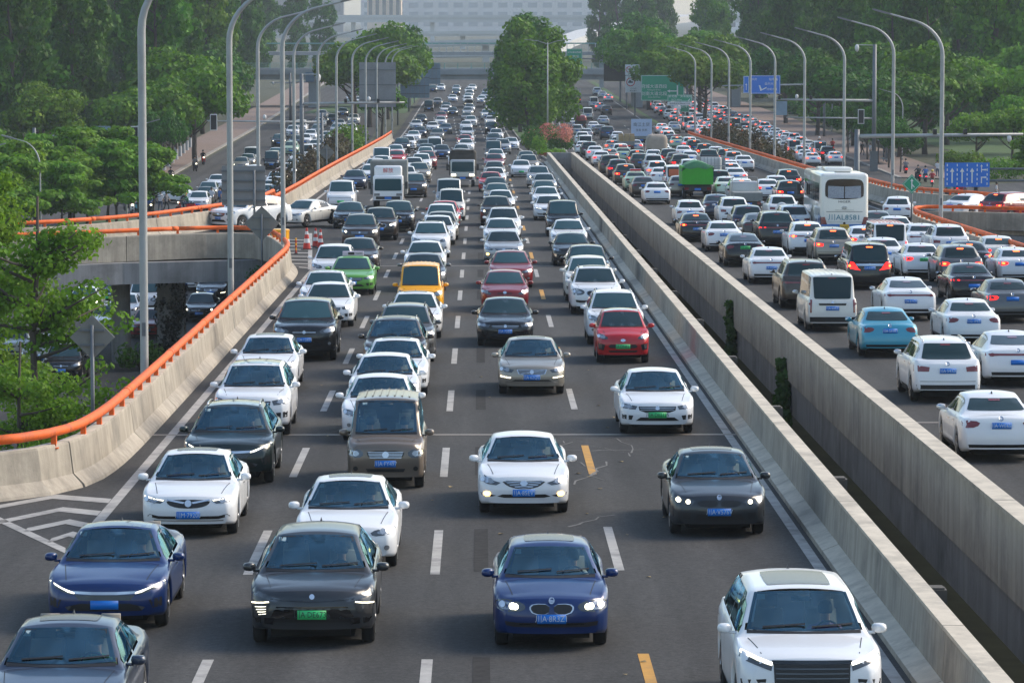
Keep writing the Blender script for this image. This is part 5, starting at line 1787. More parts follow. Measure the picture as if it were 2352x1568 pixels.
b2 = board(root, -2.9, 8.3, 1.4, 2.0, S_GREEN); MB().add([(-3.2, -.045, 7.5), (-3.0, -.045, 7.5), (-2.6, -.045, 8.6), (-2.8, -.045, 8.6)], [(0, 1, 2, 3)]).build("arrow", S_WHITE, b2)
MB().tube([(-4.2, .2, 8.2), (8.8, .2, 8.2)], .12, 8).build("arm", STEELD, root); MB().tube([(8.8, .2, 0), (8.8, .2, 9)], .2, 8).build("post", STEELD, root)
tag(root, "green exit sign with slanting arrow hung above the far bridge", "road sign")

# ---- camera and signal gantries
CAMW = mat("camera_white", (.6, .6, .6), rough=.4)
def gantry(lab, x, y, h, arms, rad=.20, dome=None, z0=0.0, cams=(), cabinet=False):
    root = empty("camera_gantry", (x, y, z0))
    MB().tube([(0, 0, 0), (0, 0, h)], [rad, rad * .75], 12).build("post", STEELD, root, smooth=True)
    for (x1, z, r) in arms:
        MB().tube([(0, 0, z), (x1, 0, z + abs(x1) * .012)], [r, r * .6], 8).build("arm", STEEL, root, smooth=True)
    for (cx, cz, kind) in cams:
        if kind == 'b': MB().box(cx - .13, cx + .13, -.3, .2, cz + .05, cz + .42).build("camera_box", BLACK, root)
        elif kind == 'd':
            MB().lathe([(.05, .28), (.15, .2), (.17, .0), (.12, -.16), (.02, -.2)], 12, (cx, 0, cz)).build("dome_camera", CAMW, root, smooth=True)
        elif kind == 's':
            sb = MB().box(cx - .34, cx + .34, -.1, .1, cz - .78, cz + .78).build("signal_backplate", CAMW, root)
            MB().box(cx - .27, cx + .27, -.14, -.102, cz - .70, cz + .70).build("signal_box", BLACK, sb)
        elif kind == 'p': MB().box(cx - .65, cx + .65, -.2, -.14, cz - .75, cz + .75).build("sign_back", S_BACK2, root)
    if dome:
        MB().tube([(0, 0, h - .1), (dome, 0, h - .05)], .05, 8).build("camera_arm", STEEL, root)
        MB().lathe([(.05, .1), (.17, .0), (.24, -.22), (.20, -.5), (.08, -.68), (.01, -.7)], 14, (dome, 0, h - .1)).build("dome_camera", CAMW, root, smooth=True)
    if cabinet: MB().box(-.4, .4, -.35, .35, 0, 2.2).build("cabinet", STEELD, root)
    tag(root, lab, "gantry")
    return root
gantry("dark camera gantry with long arm across toward the oncoming lanes, dome camera on top", -17.0, 349, 11.2, [(9.8, 8.35, .14)], .24, dome=1.6, cams=[(4.2, 8.4, 'b'), (6.4, 8.75, 'd'), (7.3, 8.4, 'b'), (9.2, 8.5, 'b')])
gantry("grey gantry whose long thin arm crosses the lower road in front of the trees", -15.2, 352, 7.4, [(-11.0, 6.5, .11)], .16, cams=[(-5.5, 6.95, 'd'), (-10.4, 6.5, 's')])
gantry("signal gantry with a pale sign back standing among the bright green trees", -36.5, 300, 7.6, [(8.4, 6.9, .11)], .18, cams=[(8.2, 6.95, 's'), (5.6, 7.0, 'p')])
gantry("dark camera gantry beside the lower away road with domed camera on top", 42.2, 392, 13.6, [(-10.8, 7.6, .15), (-9.4, 5.7, .1)], .26, dome=-1.9, cams=[(-10.2, 7.7, 'b'), (-8.3, 8.0, 'd'), (-6.8, 7.7, 'b'), (-1.4, 5.9, 's'), (-10.0, 6.8, 'p')], cabinet=True)
gantry("steel gantry with one very long arm reaching across above the coach", 27.2, 264, 8.6, [(12.0, 8.1, .16)], .24, z0=0.0, cams=[(5.6, 8.2, 'b'), (7.8, 8.2, 'b'), (11, 7.9, 'd')])
gantry("short dark gantry with sign back far behind the oncoming lower road", -29, 560, 7.8, [(5, 6.4, .12), (-3, 6.3, .1)], .2, cams=[(3.0, 7.2, 'p'), (-2.6, 6.2, 'd')])
# ---- cones and posts at the gore
C_RED = mat("cone_red", (.50, .03, .02), rough=.6)
C_WHITE = mat("cone_white", (.7, .7, .7), rough=.6)
def cone(x, y, lab, s=1.0):
    root = empty("traffic_cone", (x, y, zdeck(x, y) + .03))
    MB().box(-.23, .23, -.23, .23, 0, .05).build("base", BLACK, root)
    hs = [.05, .30, .48, .66, .80, .95]
    r = lambda h: lerp(.17, .035, (h - .05) / .9)
    for k in range(5):
        MB().lathe([(r(hs[k]), hs[k]), (r(hs[k + 1]), hs[k + 1])], 14).build("cone_band", C_RED if k % 2 == 0 else C_WHITE, root, smooth=False)
    root.scale = (s, s, s)
    tag(root, lab, "traffic cone", "traffic cones at the gore")
cone(-8.62, 181.5, "red and white traffic cone nearest the orange rail, tallest of the three", 1.15)
cone(-8.32, 184.6, "red and white traffic cone standing between the other two")
cone(-8.0, 183.0, "red and white traffic cone closest to the black saloon")
def delin(x, y, lab):
    root = empty("delineator_post", (x, y, zdeck(x, y) + .03))
    MB().lathe([(.10, 0), (.10, .04), (.04, .05)], 10).build("base", BLACK, root)
    for k in range(6):
        MB().lathe([(.045, .05 + k * .12), (.045, .17 + k * .12)], 10).build("band", C_RED if k % 2 == 0 else PAINTS['yellow'], root)
    tag(root, lab, "delineator", "delineator posts at the gore")
delin(-9.55, 177.8, "striped red delineator post touching the rail bend"); delin(-9.3, 176.0, "striped red delineator post beside the lamp foot"); delin(-8.95, 177.4, "striped red delineator post standing farthest into the gore")
root = empty("crash_barrel", (-9.9, 181.0, zdeck(-9.9, 181) + .03)); MB().lathe([(.42, 0), (.44, .4), (.44, .95)], 16).build("barrel", PAINTS['yellow'], root); MB().lathe([(.45, .3), (.45, .55)], 16).build("white_band", C_WHITE, root); MB().lathe([(.46, .95), (.46, 1.02), (.40, 1.05)], 16).build("lid", PAINTS['yellow'], root)
tag(root, "yellow crash barrel behind the bend of the orange rail", "barrel")
# ================================================================== plants
def leaf_mat(key, c, c2, trans=.35):
    if key in MATS: return MATS[key]
    m = bpy.data.materials.new(key)
    nt, b = nodes_of(m)
    L = nt.links.new
    oi = nt.nodes.new("ShaderNodeObjectInfo")
    geo = nt.nodes.new("ShaderNodeNewGeometry")
    tc = nt.nodes.new("ShaderNodeTexCoord")
    n = nt.nodes.new("ShaderNodeTexNoise")
    n.inputs["Scale"].default_value = .55
    n.inputs["Detail"].default_value = 4
    L(tc.outputs["Object"], n.inputs["Vector"])
    mr = nt.nodes.new("ShaderNodeMapRange")
    mr.inputs["From Min"].default_value = .35; mr.inputs["From Max"].default_value = .68
    L(n.outputs["Fac"], mr.inputs["Value"])
    mx = nt.nodes.new("ShaderNodeMix"); mx.data_type = 'RGBA'
    L(mr.outputs[0], mx.inputs["Factor"])
    mx.inputs["A"].default_value = (*c, 1); mx.inputs["B"].default_value = (*c2, 1)
    hs = nt.nodes.new("ShaderNodeHueSaturation")
    m1 = nt.nodes.new("ShaderNodeMapRange"); m1.inputs["To Min"].default_value = .70; m1.inputs["To Max"].default_value = 1.35
    L(geo.outputs["Random Per Island"], m1.inputs["Value"])
    m2 = nt.nodes.new("ShaderNodeMapRange"); m2.inputs["To Min"].default_value = .485; m2.inputs["To Max"].default_value = .512
    L(oi.outputs["Random"], m2.inputs["Value"])
    L(m1.outputs[0], hs.inputs["Value"]); L(m2.outputs[0], hs.inputs["Hue"]); L(mx.outputs["Result"], hs.inputs["Color"])
    L(hs.outputs[0], b.inputs["Base Color"])
    b.inputs["Roughness"].default_value = .6
    b.inputs["Specular IOR Level"].default_value = .25
    tr = nt.nodes.new("ShaderNodeBsdfTranslucent")
    L(hs.outputs[0], tr.inputs["Color"])
    ms = nt.nodes.new("ShaderNodeMixShader"); ms.inputs[0].default_value = trans
    out = nt.nodes["Material Output"]
    L(b.outputs[0], ms.inputs[1]); L(tr.outputs[0], ms.inputs[2]); L(ms.outputs[0], out.inputs["Surface"])
    MATS[key] = m
    return m
LF_DARK = leaf_mat("leaf_dark", (.022, .092, .008), (.062, .178, .010))
LF_MID = leaf_mat("leaf_mid", (.044, .150, .006), (.110, .250, .010))
LF_LIGHT = leaf_mat("leaf_light", (.085, .215, .014), (.170, .320, .026), .45)
LF_YEL = leaf_mat("leaf_yellowish", (.066, .158, .006), (.145, .235, .010))
LF_BROWN = leaf_mat("leaf_brown", (.070, .045, .024), (.055, .060, .022))
LF_RED = leaf_mat("leaf_red", (.18, .02, .02), (.09, .05, .02))
LF_IVY = leaf_mat("leaf_ivy", (.030, .085, .012), (.055, .130, .018))
LF_BLACKIVY = leaf_mat("leaf_dark_ivy", (.008, .013, .008), (.014, .022, .010))
FL_PINK = leaf_mat("flower_pink", (.55, .16, .15), (.60, .28, .22))
FL_CREAM = leaf_mat("flower_cream", (.55, .42, .25), (.6, .5, .3))
BARK = mat("bark", (.075, .060, .048), rough=.95, noise=(3, .3), bump=(12, .5))
WHITEWASH = mat("whitewash", (.45, .47, .48), rough=.9, noise=(4, .15))

def leaf_cloud(seed, clumps, n, size, droop=0.0, shape='quad', flat=.0):
    """clumps: [(x, y, z, rx, ry, rz)] ; leaves spread through the shell of every clump"""
    r = random.Random(seed)
    w = [c[3] * c[4] + c[4] * c[5] + c[3] * c[5] for c in clumps]
    tot = sum(w)
    V, F = [], []
    for c, wi in zip(clumps, w):
        for _ in range(max(4, int(n * wi / tot))):
            u = r.uniform(-1, 1); t = r.uniform(0, 2 * math.pi)
            q = math.sqrt(1 - u * u)
            d = Vector((q * math.cos(t), q * math.sin(t), u))
            rad = r.uniform(.25, 1.0) ** .45
            if r.random() < .10: rad *= r.uniform(1.05, 1.28)
            p = Vector((c[0] + d.x * c[3] * rad, c[1] + d.y * c[4] * rad, c[2] + d.z * c[5] * rad))
            nrm = (d + Vector((r.gauss(0, .55), r.gauss(0, .55), r.gauss(.25, .5)))).normalized()
            if flat: nrm = (nrm + Vector((0, 0, flat))).normalized()
            a = nrm.cross(Vector((r.gauss(0, 1), r.gauss(0, 1), r.gauss(0, 1)))).normalized()
            b = nrm.cross(a)
            s = size * r.uniform(.6, 1.35)
            if droop:
                b = (b * (1 - droop) + Vector((0, 0, -1)) * droop).normalized()
                a = b.cross(nrm).normalized()
            la, lb = s * .5, s * (.62 + droop * .6)
            k = len(V)
            V += [p - b * lb, p + a * la - b * lb * .05, p + b * lb, p - a * la - b * lb * .05 + nrm * s * .12]
            F.append((k, k + 1, k + 2, k + 3))
    return V, F
def trunk_mb(h, r0, limbs, seed, top=.25):
    q = random.Random(seed)
    mb = MB()
    pts = [(0, 0, -.2)]
    x = y = 0
    for k in range(1, 6):
        x += q.gauss(0, h * .012); y += q.gauss(0, h * .012)
        pts.append((x, y, h * k / 5))
    mb.tube(pts, [lerp(r0 * 1.15, r0 * top, i / 5) for i in range(6)], 8)
    for (z, ang, ln, up) in limbs:
        b0 = Vector(pts[min(5, int(z / h * 5))]); b0.z = z
        d = Vector((math.cos(ang), math.sin(ang), 0))
        p = [b0, b0 + d * ln * .4 + Vector((0, 0, ln * up * .3)), b0 + d * ln + Vector((0, 0, ln * up))]
        mb.tube(p, [r0 * .42, r0 * .28, r0 * .08], 6)
    return mb
TREES = {}
def tree_proto(key):
    if key in TREES: return TREES[key]
    r = random.Random(hash(key) % 1000 if False else sum(ord(c) * (i + 1) for i, c in enumerate(key)))
    kind = key.split('_')[0]
    if kind == 'poplar':        # tall feathery
        H = 26.0
        cl = []
        for k in range(54):
            z = r.uniform(2, 25.5)
            R_ = 4.6 * math.sin(math.pi * min(1, max(.08, (27 - z) / 26)) ** .75) + .5
            a = r.uniform(0, 6.28); q = R_ * r.uniform(.35, .95)
            s = r.uniform(1.0, 2.0)
            cl.append((q * math.cos(a), q * math.sin(a), z, s, s, s * 1.25))
        V, F = leaf_cloud(key, cl, 8500, .48, droop=.5)
        tr = trunk_mb(24, .32, [(r.uniform(5, 20), r.uniform(0, 6.28), r.uniform(2, 4), .9) for _ in range(9)], key)
        m = LF_DARK
    elif kind == 'broad':       # spreading camphor-like crown
        H = 11.0
        cl = []
        for k in range(34):
            a = r.uniform(0, 6.28); q = 4.6 * math.sqrt(r.random()); z = 6.4 + 3.6 * (1 - (q / 5.2) ** 2) * r.uniform(.1, 1.0) - 1.0 * r.random()
            s = r.uniform(1.1, 1.9)
            cl.append((q * math.cos(a), q * math.sin(a), z, s * 1.15, s * 1.15, s * .85))
        V, F = leaf_cloud(key, cl, 7200, .40)
        tr = trunk_mb(8, .26, [(r.uniform(2.6, 4.5), r.uniform(0, 6.28), r.uniform(2.5, 4.2), .75) for _ in range(7)], key)
        m = LF_MID
    elif kind == 'young':       # layered light green street tree
        H = 7.5
        cl = []
        for k in range(30):
            a = r.uniform(0, 6.28); z = r.uniform(2.6, 7.4); q = (3.2 - .36 * (z - 2.6)) * r.uniform(.25, 1)
            s = r.uniform(.6, 1.05)
            cl.append((q * math.cos(a), q * math.sin(a), z, s * 1.35, s * 1.35, s * .5))
        V, F = leaf_cloud(key, cl, 4800, .30, flat=.5)
        tr = trunk_mb(7, .11, [(r.uniform(2.2, 5.5), r.uniform(0, 6.28), r.uniform(1.4, 2.6), .35) for _ in range(10)], key)
        m = LF_LIGHT
    elif kind == 'median':      # dense conical-topped evergreen
        H = 15.0
        cl = []
        for k in range(44):
            z = r.uniform(3.2, 14.4); R_ = 4.6 * min(1, (15.6 - z) / 7.5) ** .8
            a = r.uniform(0, 6.28); q = R_ * r.uniform(.35, .95); s = r.uniform(1.1, 1.8)
            cl.append((q * math.cos(a), q * math.sin(a), z, s * 1.1, s * 1.1, s))
        V, F = leaf_cloud(key, cl, 8200, .42)
        tr = trunk_mb(13, .25, [(r.uniform(2.5, 9), r.uniform(0, 6.28), r.uniform(2, 4), .5) for _ in range(9)], key)
        m = LF_DARK
    elif kind == 'near':        # open street tree close to the camera, separate small leaves along its twigs
        H = 9.6
        cl, limbs = [], []
        for k in range(26):
            z = r.uniform(1.6, 8.8); a = r.uniform(0, 6.28); ln = r.uniform(1.4, 3.3) * (1.15 - z / 13)
            limbs.append((z, a, ln, r.uniform(.15, .75)))
            up = limbs[-1][3]
            for t in (.35, .6, .8, 1.0):
                s = r.uniform(.26, .50)
                cl.append((math.cos(a) * ln * t + r.gauss(0, .15), math.sin(a) * ln * t + r.gauss(0, .15), z + ln * up * t * .9 + r.gauss(0, .12), s * 1.3, s * 1.3, s * .85))
        V, F = leaf_cloud(key, cl, 9000, .115)
        tr = trunk_mb(9.2, .13, limbs, key)
        m = LF_LIGHT
    crown = mesh_obj("crown", V, F, m, link=False).data
    t_o = tr.build("trunk", BARK, link=False, smooth=True)
    TREES[key] = (crown, t_o.data, H)
    bpy.data.objects.remove(t_o)
    return TREES[key]
CATN = {'poplar': "tall_tree", 'broad': "broadleaf_tree", 'young': "young_tree", 'median': "evergreen_tree", 'near': "street_tree"}
def plant_tree(key, x, y, h, label, group=None, z=0.0, leaf=None, wide=1.0, white=False):
    crown, tr, H = tree_proto(key)
    root = empty(CATN[key.split('_')[0]], (x, y, z), rnd.uniform(0, 6.28))
    s = h / H
    root.scale = (s * wide, s * wide, s)
    c = bpy.data.objects.new("crown", crown); COL.objects.link(c); c.parent = root
    if leaf:
        c.material_slots[0].link = 'OBJECT'; c.material_slots[0].material = leaf
    t = bpy.data.objects.new("trunk", tr); COL.objects.link(t); t.parent = root
    if white:
        MB().lathe([(.30 / s, 0), (.27 / s, 1.2 / s)], 10).build("whitewashed_base", WHITEWASH, t)
    tag(root, label, "tree", group)
    return root
# ---- where the trees stand
# dark tall wood on the oncoming side
tr = random.Random(21)
spots = []
ROWS = ("front", "second", "third", "fourth", "fifth", "rearmost")
for row, (y0, x0, n, dx) in enumerate(((425, -46, 11, 7.0), (470, -42, 13, 7.2), (520, -41, 14, 7.6), (580, -43, 14, 8.2), (650, -45, 12, 9), (740, -47, 10, 10))):
    for k in range(n):
        spots.append((x0 - k * dx + tr.uniform(-2, 2), y0 + tr.uniform(-14, 14), tr.uniform(20, 30) if row else tr.uniform(16, 24), ROWS[row], k + 1))
for k, (x, y, h, rw, nn) in enumerate(spots):
    plant_tree('poplar_%d' % (k % 4), x, y, h, "tall dark tree in the wood's %s row, %s out from the oncoming lower road" % (rw, ordinal(nn)), "tall trees of the wood by the oncoming road", 0.0, (LF_DARK, LF_MID, LF_DARK, LF_YEL, LF_DARK)[k % 5] if y > 460 else LF_DARK)
spots = []
for row, (y0, x0, n, dx) in enumerate(((500, 62, 6, 8), (560, 56, 9, 8), (630, 53, 11, 8), (720, 54, 11, 9), (820, 52, 12, 10))):
    for k in range(n):
        spots.append((x0 + k * dx + tr.uniform(-2, 2), y0 + tr.uniform(-15, 15), tr.uniform(21, 30), ROWS[row], k + 1))
for k, (x, y, h, rw, nn) in enumerate(spots):
    plant_tree('poplar_%d' % (k % 4), x, y, h, "tall tree behind the park, %s row, %s out from the lower away road" % (rw, ordinal(nn)), "tall trees of the wood behind the park", 0.0, (LF_DARK, LF_MID, LF_DARK)[k % 3])
# far hazy trees
far = []
for k in range(16): far.append((34 + k * 5.6 + tr.uniform(-2, 2), 1020 + tr.uniform(-70, 90), tr.uniform(20, 29)))
for k in range(12): far.append((-42 - k * 7 + tr.uniform(-2, 2), 980 + tr.uniform(-40, 90), tr.uniform(18, 26)))
for k, (x, y, h) in enumerate(far):
    plant_tree('poplar_%d' % (k % 4), x, y, h, "hazy tree far beyond the green-railed bridge, %s out %s" % (ordinal(k + 1 if k < 16 else k - 15), "past the away lanes" if k < 16 else "past the oncoming lanes"), "hazy far trees")
# individual broad trees
for (key, x, y, h, lab, leaf, wide) in (
    ('broad_0', -31.5, 405, 12.5, "round mid-green tree over the pavement, first of the row along the lower road", LF_MID, 1.0),
    ('broad_1', -35, 388, 10.5, "mid-green tree with whitewashed trunk at the junction corner", LF_MID, 1.0),
    ('broad_2', -36, 432, 13.0, "broad green tree second in the row along the lower road", LF_MID, 1.0),
    ('broad_0', -38, 470, 13.5, "broad green tree third in the row along the lower road", LF_MID, 1.0),
    ('broad_1', -39, 515, 13.5, "broad darker tree fourth in the row along the lower road", LF_DARK, 1.0),
    ('broad_2', -41, 565, 13.0, "broad darker tree fifth in the row along the lower road", LF_DARK, 1.0),
    ('broad_2', -47, 396, 9.5, "pale green tree in front of the dark wood, behind the signal arm", LF_YEL, 1.0),
    ('broad_1', -60, 400, 11.0, "big dim green bush-like tree at the picture edge before the wood", LF_DARK, 1.15),
    ('broad_0', -56, 372, 9.0, "dim olive tree below the dark wood near the picture edge", LF_MID, 1.0),
    ('broad_2', -52, 430, 12.0, "rounded olive tree between wood and junction", LF_MID, 1.0),
    ('broad_0', -16.5, 545, 14.5, "yellow-green rounded tree behind the largest grey sign back", LF_YEL, 1.05),
    ('broad_1', -19.5, 560, 13.0, "yellow-green tree leaning over the lower road behind the lamp row", LF_YEL, 1.0),
    ('broad_2', -14.8, 585, 15.5, "tall dense tree beside the far oncoming lanes", LF_MID, .9),
    ('broad_0', -15.5, 630, 17.0, "dark dense tree just before the green-railed bridge", LF_DARK, .85),
    ('broad_1', -20.5, 600, 14.0, "olive tree between the two far roads", LF_YEL, 1.0),
    ('broad_2', -13.6, 505, 8.0, "low green tree behind the middle grey sign back", LF_MID, .9),
    ('broad_0', 30.5, 590, 12.5, "broad tree hanging over the green direction sign", LF_MID, 1.0),
    ('broad_1', 33.5, 545, 13.0, "large olive tree between the green signs and the blue gantry sign", LF_YEL, 1.05),
    ('broad_2', 29.5, 640, 14.5, "dense green tree behind the white prohibition sign", LF_MID, 1.0),
    ('broad_0', 30.0, 700, 16.0, "tall rounded tree beyond the black display board", LF_MID, 1.0),
    ('broad_1', 36.0, 600, 15.5, "tall olive tree over the far lower away road", LF_YEL, 1.0),
    ('broad_2', 33.0, 760, 17.0, "dim green tree near the far green exit sign", LF_DARK, 1.0),
    ('broad_1', 39.0, 680, 16.0, "dim rounded tree over the far lower away road", LF_MID, 1.0),
    ('broad_0', 46.8, 560, 13.5, "dark green pavement tree under the blue gantry sign", LF_DARK, 1.0),
    ('broad_2', 46.5, 505, 12.0, "dark green pavement tree behind the signal gantry", LF_DARK, 1.0),
    ('broad_1', 47.5, 465, 12.0, "dark spreading pavement tree above the bus shelter", LF_DARK, 1.05),
    ('broad_0', 49.0, 428, 11.0, "largest dark tree in front of the park, beside the domed camera", LF_DARK, 1.1),
    ('broad_2', 53.5, 440, 13.5, "bright-topped green tree behind the tall lamp in the park", LF_MID, 1.0),
    ('broad_1', 60.0, 470, 13.0, "pale green park tree", LF_LIGHT, 1.1), ('broad_0', 66, 440, 12.5, "pale green park tree with bare lower trunks at the picture edge", LF_LIGHT, 1.1),
    ('broad_2', 72, 480, 13.5, "pale green park tree farther back by the office block", LF_LIGHT, 1.1), ('broad_1', 58, 520, 15, "mid green park tree before the dark wood", LF_MID, 1.1),
    ('median_0', 6.2, 474, 13.2, "bushy evergreen at the head of the median trees", LF_MID, 1.12),
    ('median_1', 9.2, 484, 14.6, "full evergreen in the median beside the bushy one", LF_MID, 1.0),
    ('median_2', 5.6, 512, 15.8, "evergreen with pointed top in the median", LF_MID, 1.0),
    ('median_0', 8.6, 534, 15.8, "dark evergreen behind the pointed one in the median", LF_DARK, .95),
    ('median_1', 6.6, 562, 16.2, "dark evergreen fifth in the median row", LF_DARK, .95),
    ('median_2', 7.4, 600, 16.4, "last evergreen of the median before the bridge", LF_DARK, .95),
    ):
    plant_tree(key, x, y, h, lab, None, 0.0, leaf, wide, white=(key[0] == 'b' and -50 < x < -30 and y < 480))
# bright young street trees at the junction corner
yt = sorted([(-33, 262, 7.0), (-36.5, 268, 6.6), (-40, 262, 6.8), (-43, 272, 7.2), (-38.5, 280, 7.4), (-46, 262, 7.6), (-34.5, 284, 7.2), (-31, 276, 6.2), (-49, 275, 8), (-42, 252, 6.2), (-37, 250, 5.8), (-45.5, 284, 8.2), (-31.2, 290, 7.6), (-52, 262, 8), (-30.5, 266, 6.4), (-34, 270, 7.4), (-38, 256, 7.0), (-41.5, 266, 7.8), (-48, 268, 8.2), (-44, 258, 7.0), (-36, 290, 8.0), (-40.5, 292, 8.4), (-33, 252, 5.8), (-47, 250, 7)], reverse=True)
for k, (x, y, h) in enumerate(yt):
    plant_tree('young_%d' % (k % 3), x, y, h, "bright green young tree in the junction corner clump, %s from the lower road" % ordinal(k + 1), "bright young trees at the junction corner", 0.0, LF_LIGHT, 1.0)
yt = sorted([(52, 318, 6.2), (55.5, 326, 6.6), (58, 312, 6.0), (50.5, 334, 6.4), (61, 330, 7), (56, 296, 5.6), (52.5, 285, 5.0), (60, 285, 5.6)])
for k, (x, y, h) in enumerate(yt):
    plant_tree('young_%d' % (k % 3), x, y, h, "slim young tree behind the blue lane board, %s from the ramp" % ordinal(k + 1), "young trees behind the blue lane board", 0.0, LF_MID if k % 2 else LF_LIGHT, .8)
for k in range(9):
    plant_tree('broad_%d' % (k % 3), -33.6 - k * .35, 384 + k * 9.5, tr.uniform(6.5, 8), "small whitewashed pavement tree beside the lower road, %s in its row" % ordinal(k + 1), "small pavement trees beside the lower road", .14, LF_DARK, .7, white=True)
for k in range(6):
    plant_tree('broad_%d' % (k % 3), 44.6, 388 + k * 11, tr.uniform(6, 7.5), "small dark pavement tree by the bus shelter, %s in its row" % ordinal(k + 1), "small pavement trees by the bus shelter", .14, LF_DARK, .65)
for k, (x, y, h) in enumerate([(-25.6, 287, 6.6), (-27.4, 294, 7.4), (-28.4, 285, 6.8), (-30.2, 296, 7.8), (-31.4, 283, 7.0), (-32.6, 291, 7.6)]):
    plant_tree('young_%d' % (k % 3), x, y, h, "light green tree on the traffic island behind the ramp rail, %s from the lower road" % ordinal(k + 1), "light green trees on the traffic island", .16, (LF_LIGHT, LF_MID)[k % 2], 1.05)
for k, (x, y, h) in enumerate([(58, 398, 8), (63, 392, 7.4), (68, 402, 9), (73, 395, 8.4), (61, 412, 9), (77, 408, 9.5), (54.5, 402, 7), (66, 418, 9.5)]):
    plant_tree('broad_%d' % (k % 3), x, y, h, "fresh green park tree before the lawn, %s along" % ordinal(k + 1), "fresh green park trees", 0.0, (LF_LIGHT, LF_MID)[k % 2], .85)
# the open trees close to the camera, growing up beside the viaduct
for (key, x, y, h, lab, leaf) in (('near_0', -14.7, 118, 11.6, "leafy street tree with open branches beside the diamond sign", LF_LIGHT), ('near_1', -13.0, 104, 8.0, "lower street tree with bright leaves at the picture edge under the orange rail", LF_LIGHT), ('near_2', -17.2, 125, 11.6, "leafy street tree cut by the picture edge, behind the first one", LF_LIGHT), ('near_1', -11.9, 106, 6.0, "small street tree just behind the diamond sign post", LF_MID)):
    plant_tree(key, x, y, h, lab, None, 0.0, leaf)
# hedges, shrubs, flowers, ivy
def shrub(name, label, x, y, z, rx, ry, h, n, size, m, seed, group=None, cat="shrub", blobs=9):
    r = random.Random(seed)
    cl = []
    for k in range(blobs):
        s = r.uniform(.35, .55)
        cl.append((r.uniform(-1, 1) * rx * .7, r.uniform(-1, 1) * ry * .75, h * r.uniform(.30, .70), rx * s, max(rx * s, ry * s * .5), h * r.uniform(.25, .36)))
    root = empty(name, (x, y, z))
    V, F = leaf_cloud(seed, cl, n, size)
    mesh_obj("foliage", V, F, m, root)
    st = MB()
    for k in range(5):
        a = r.uniform(0, 6.28)
        st.tube([(0, 0, -.1), (math.cos(a) * rx * .2, math.sin(a) * ry * .2, h * .3), (math.cos(a) * rx * .45, math.sin(a) * ry * .45, h * .55)], [.04, .03, .015], 5)
    st.build("stem", BARK, root)
    tag(root, label, cat, group)
    return root
for k in range(11):
    y = 285 + k * 14
    shrub("roadside_bush", "brown-leaved bush in the hedge outside the far orange rail, %s one along" % ordinal(k + 1), -14.6 - .02 * k, y, 0, 1.8, 5.2, 5.2 - .16 * k + (k % 3) * .5, 2100, .24, LF_BROWN if k < 8 else LF_YEL, 100 + k, "brown bushes outside the rail")
for k in range(7):
    y = 345 + k * 17
    shrub("roadside_bush", "brown-green bush beside the away lanes' far rail, %s one along" % ordinal(k + 1), 28.4, y, 0, 1.7, 5.2, 4.8 - .25 * k + (k % 3) * .6, 2000, .24, LF_BROWN, 130 + k, "brown bushes beside the away lanes")
shrub("flowering_bush", "pink flowering bush in the median bed", 6.9, 402, zroad(402) + .15, 2.2, 2.6, 3.2, 1900, .17, LF_DARK, 150)
o = shrub("flowering_bush", "red flowering bush beside the pink one in the median bed", 8.6, 396, zroad(396) + .15, 1.4, 2.0, 2.2, 1300, .17, LF_DARK, 151)
def blossoms(x, y, z, rx, ry, h, n, m, seed, parent):
    r = random.Random(seed)
    V, F = leaf_cloud(seed, [(r.uniform(-.6, .6) * rx, r.uniform(-.6, .6) * ry, h * r.uniform(.5, .85), rx * .4, ry * .4, h * .24) for _ in range(6)], n, .15)
    mesh_obj("blossom", V, F, m, parent)
for ob in [c for c in COL.objects if c.name.startswith("flowering_bush")]:
    blossoms(0, 0, 0, 2.0, 2.2, 3.1, 900, FL_PINK if "pink" in ob["label"] else LF_RED, 77 if "pink" in ob["label"] else 78, ob)
shrub("ornamental_grass", "tall feathery grass clump with cream plume in the median bed", 6.2, 391, zroad(391) + .15, 1.0, 1.2, 2.0, 900, .16, LF_LIGHT, 152)
shrub("ornamental_grass", "green grass clump on the lane side of the median bed", 5.4, 408, zroad(408) + .15, .8, 1.5, 1.6, 800, .16, LF_YEL, 153)
shrub("low_hedge", "low lime-green hedge at the front of the median bed", 7.4, 377, zroad(377) + .15, 1.5, 2.0, .9, 1300, .13, LF_LIGHT, 154)
shrub("low_hedge", "low reddish ground hedge before the flower bed", 7.3, 372.5, zroad(372) + .15, 1.8, 1.2, .55, 900, .12, LF_RED, 155)
shrub("low_hedge", "dark hedge under the median trees", 7.0, 470, zroad(470) + .15, 1.8, 32, 2.0, 5200, .20, LF_DARK, 156, blobs=26)
shrub("column_bush", "dark bush at the foot of the round ramp column", -16.2, 174.0, 0, 1.1, 1.0, 1.5, 900, .14, LF_DARK, 157)
shrub("park_hedge", "clipped green hedge below the park slope", 57, 372, 0, 7.5, 2.5, 2.6, 4200, .24, LF_MID, 158, blobs=24)
shrub("park_hedge", "rounded hedge beside the scooter path", 52, 392, 0, 3.0, 3.2, 2.4, 2000, .22, LF_YEL, 159)
shrub("gore_weeds", "scrubby weeds growing in the gap of the slip road nose", -10.6, 176.2, 4.0, .8, .6, .9, 500, .10, LF_DARK, 160)
shrub("corner_bush", "dark red-leaved bush below the wood", -50, 385, 0, 5, 4, 3.2, 2600, .26, LF_BROWN, 161, blobs=16)
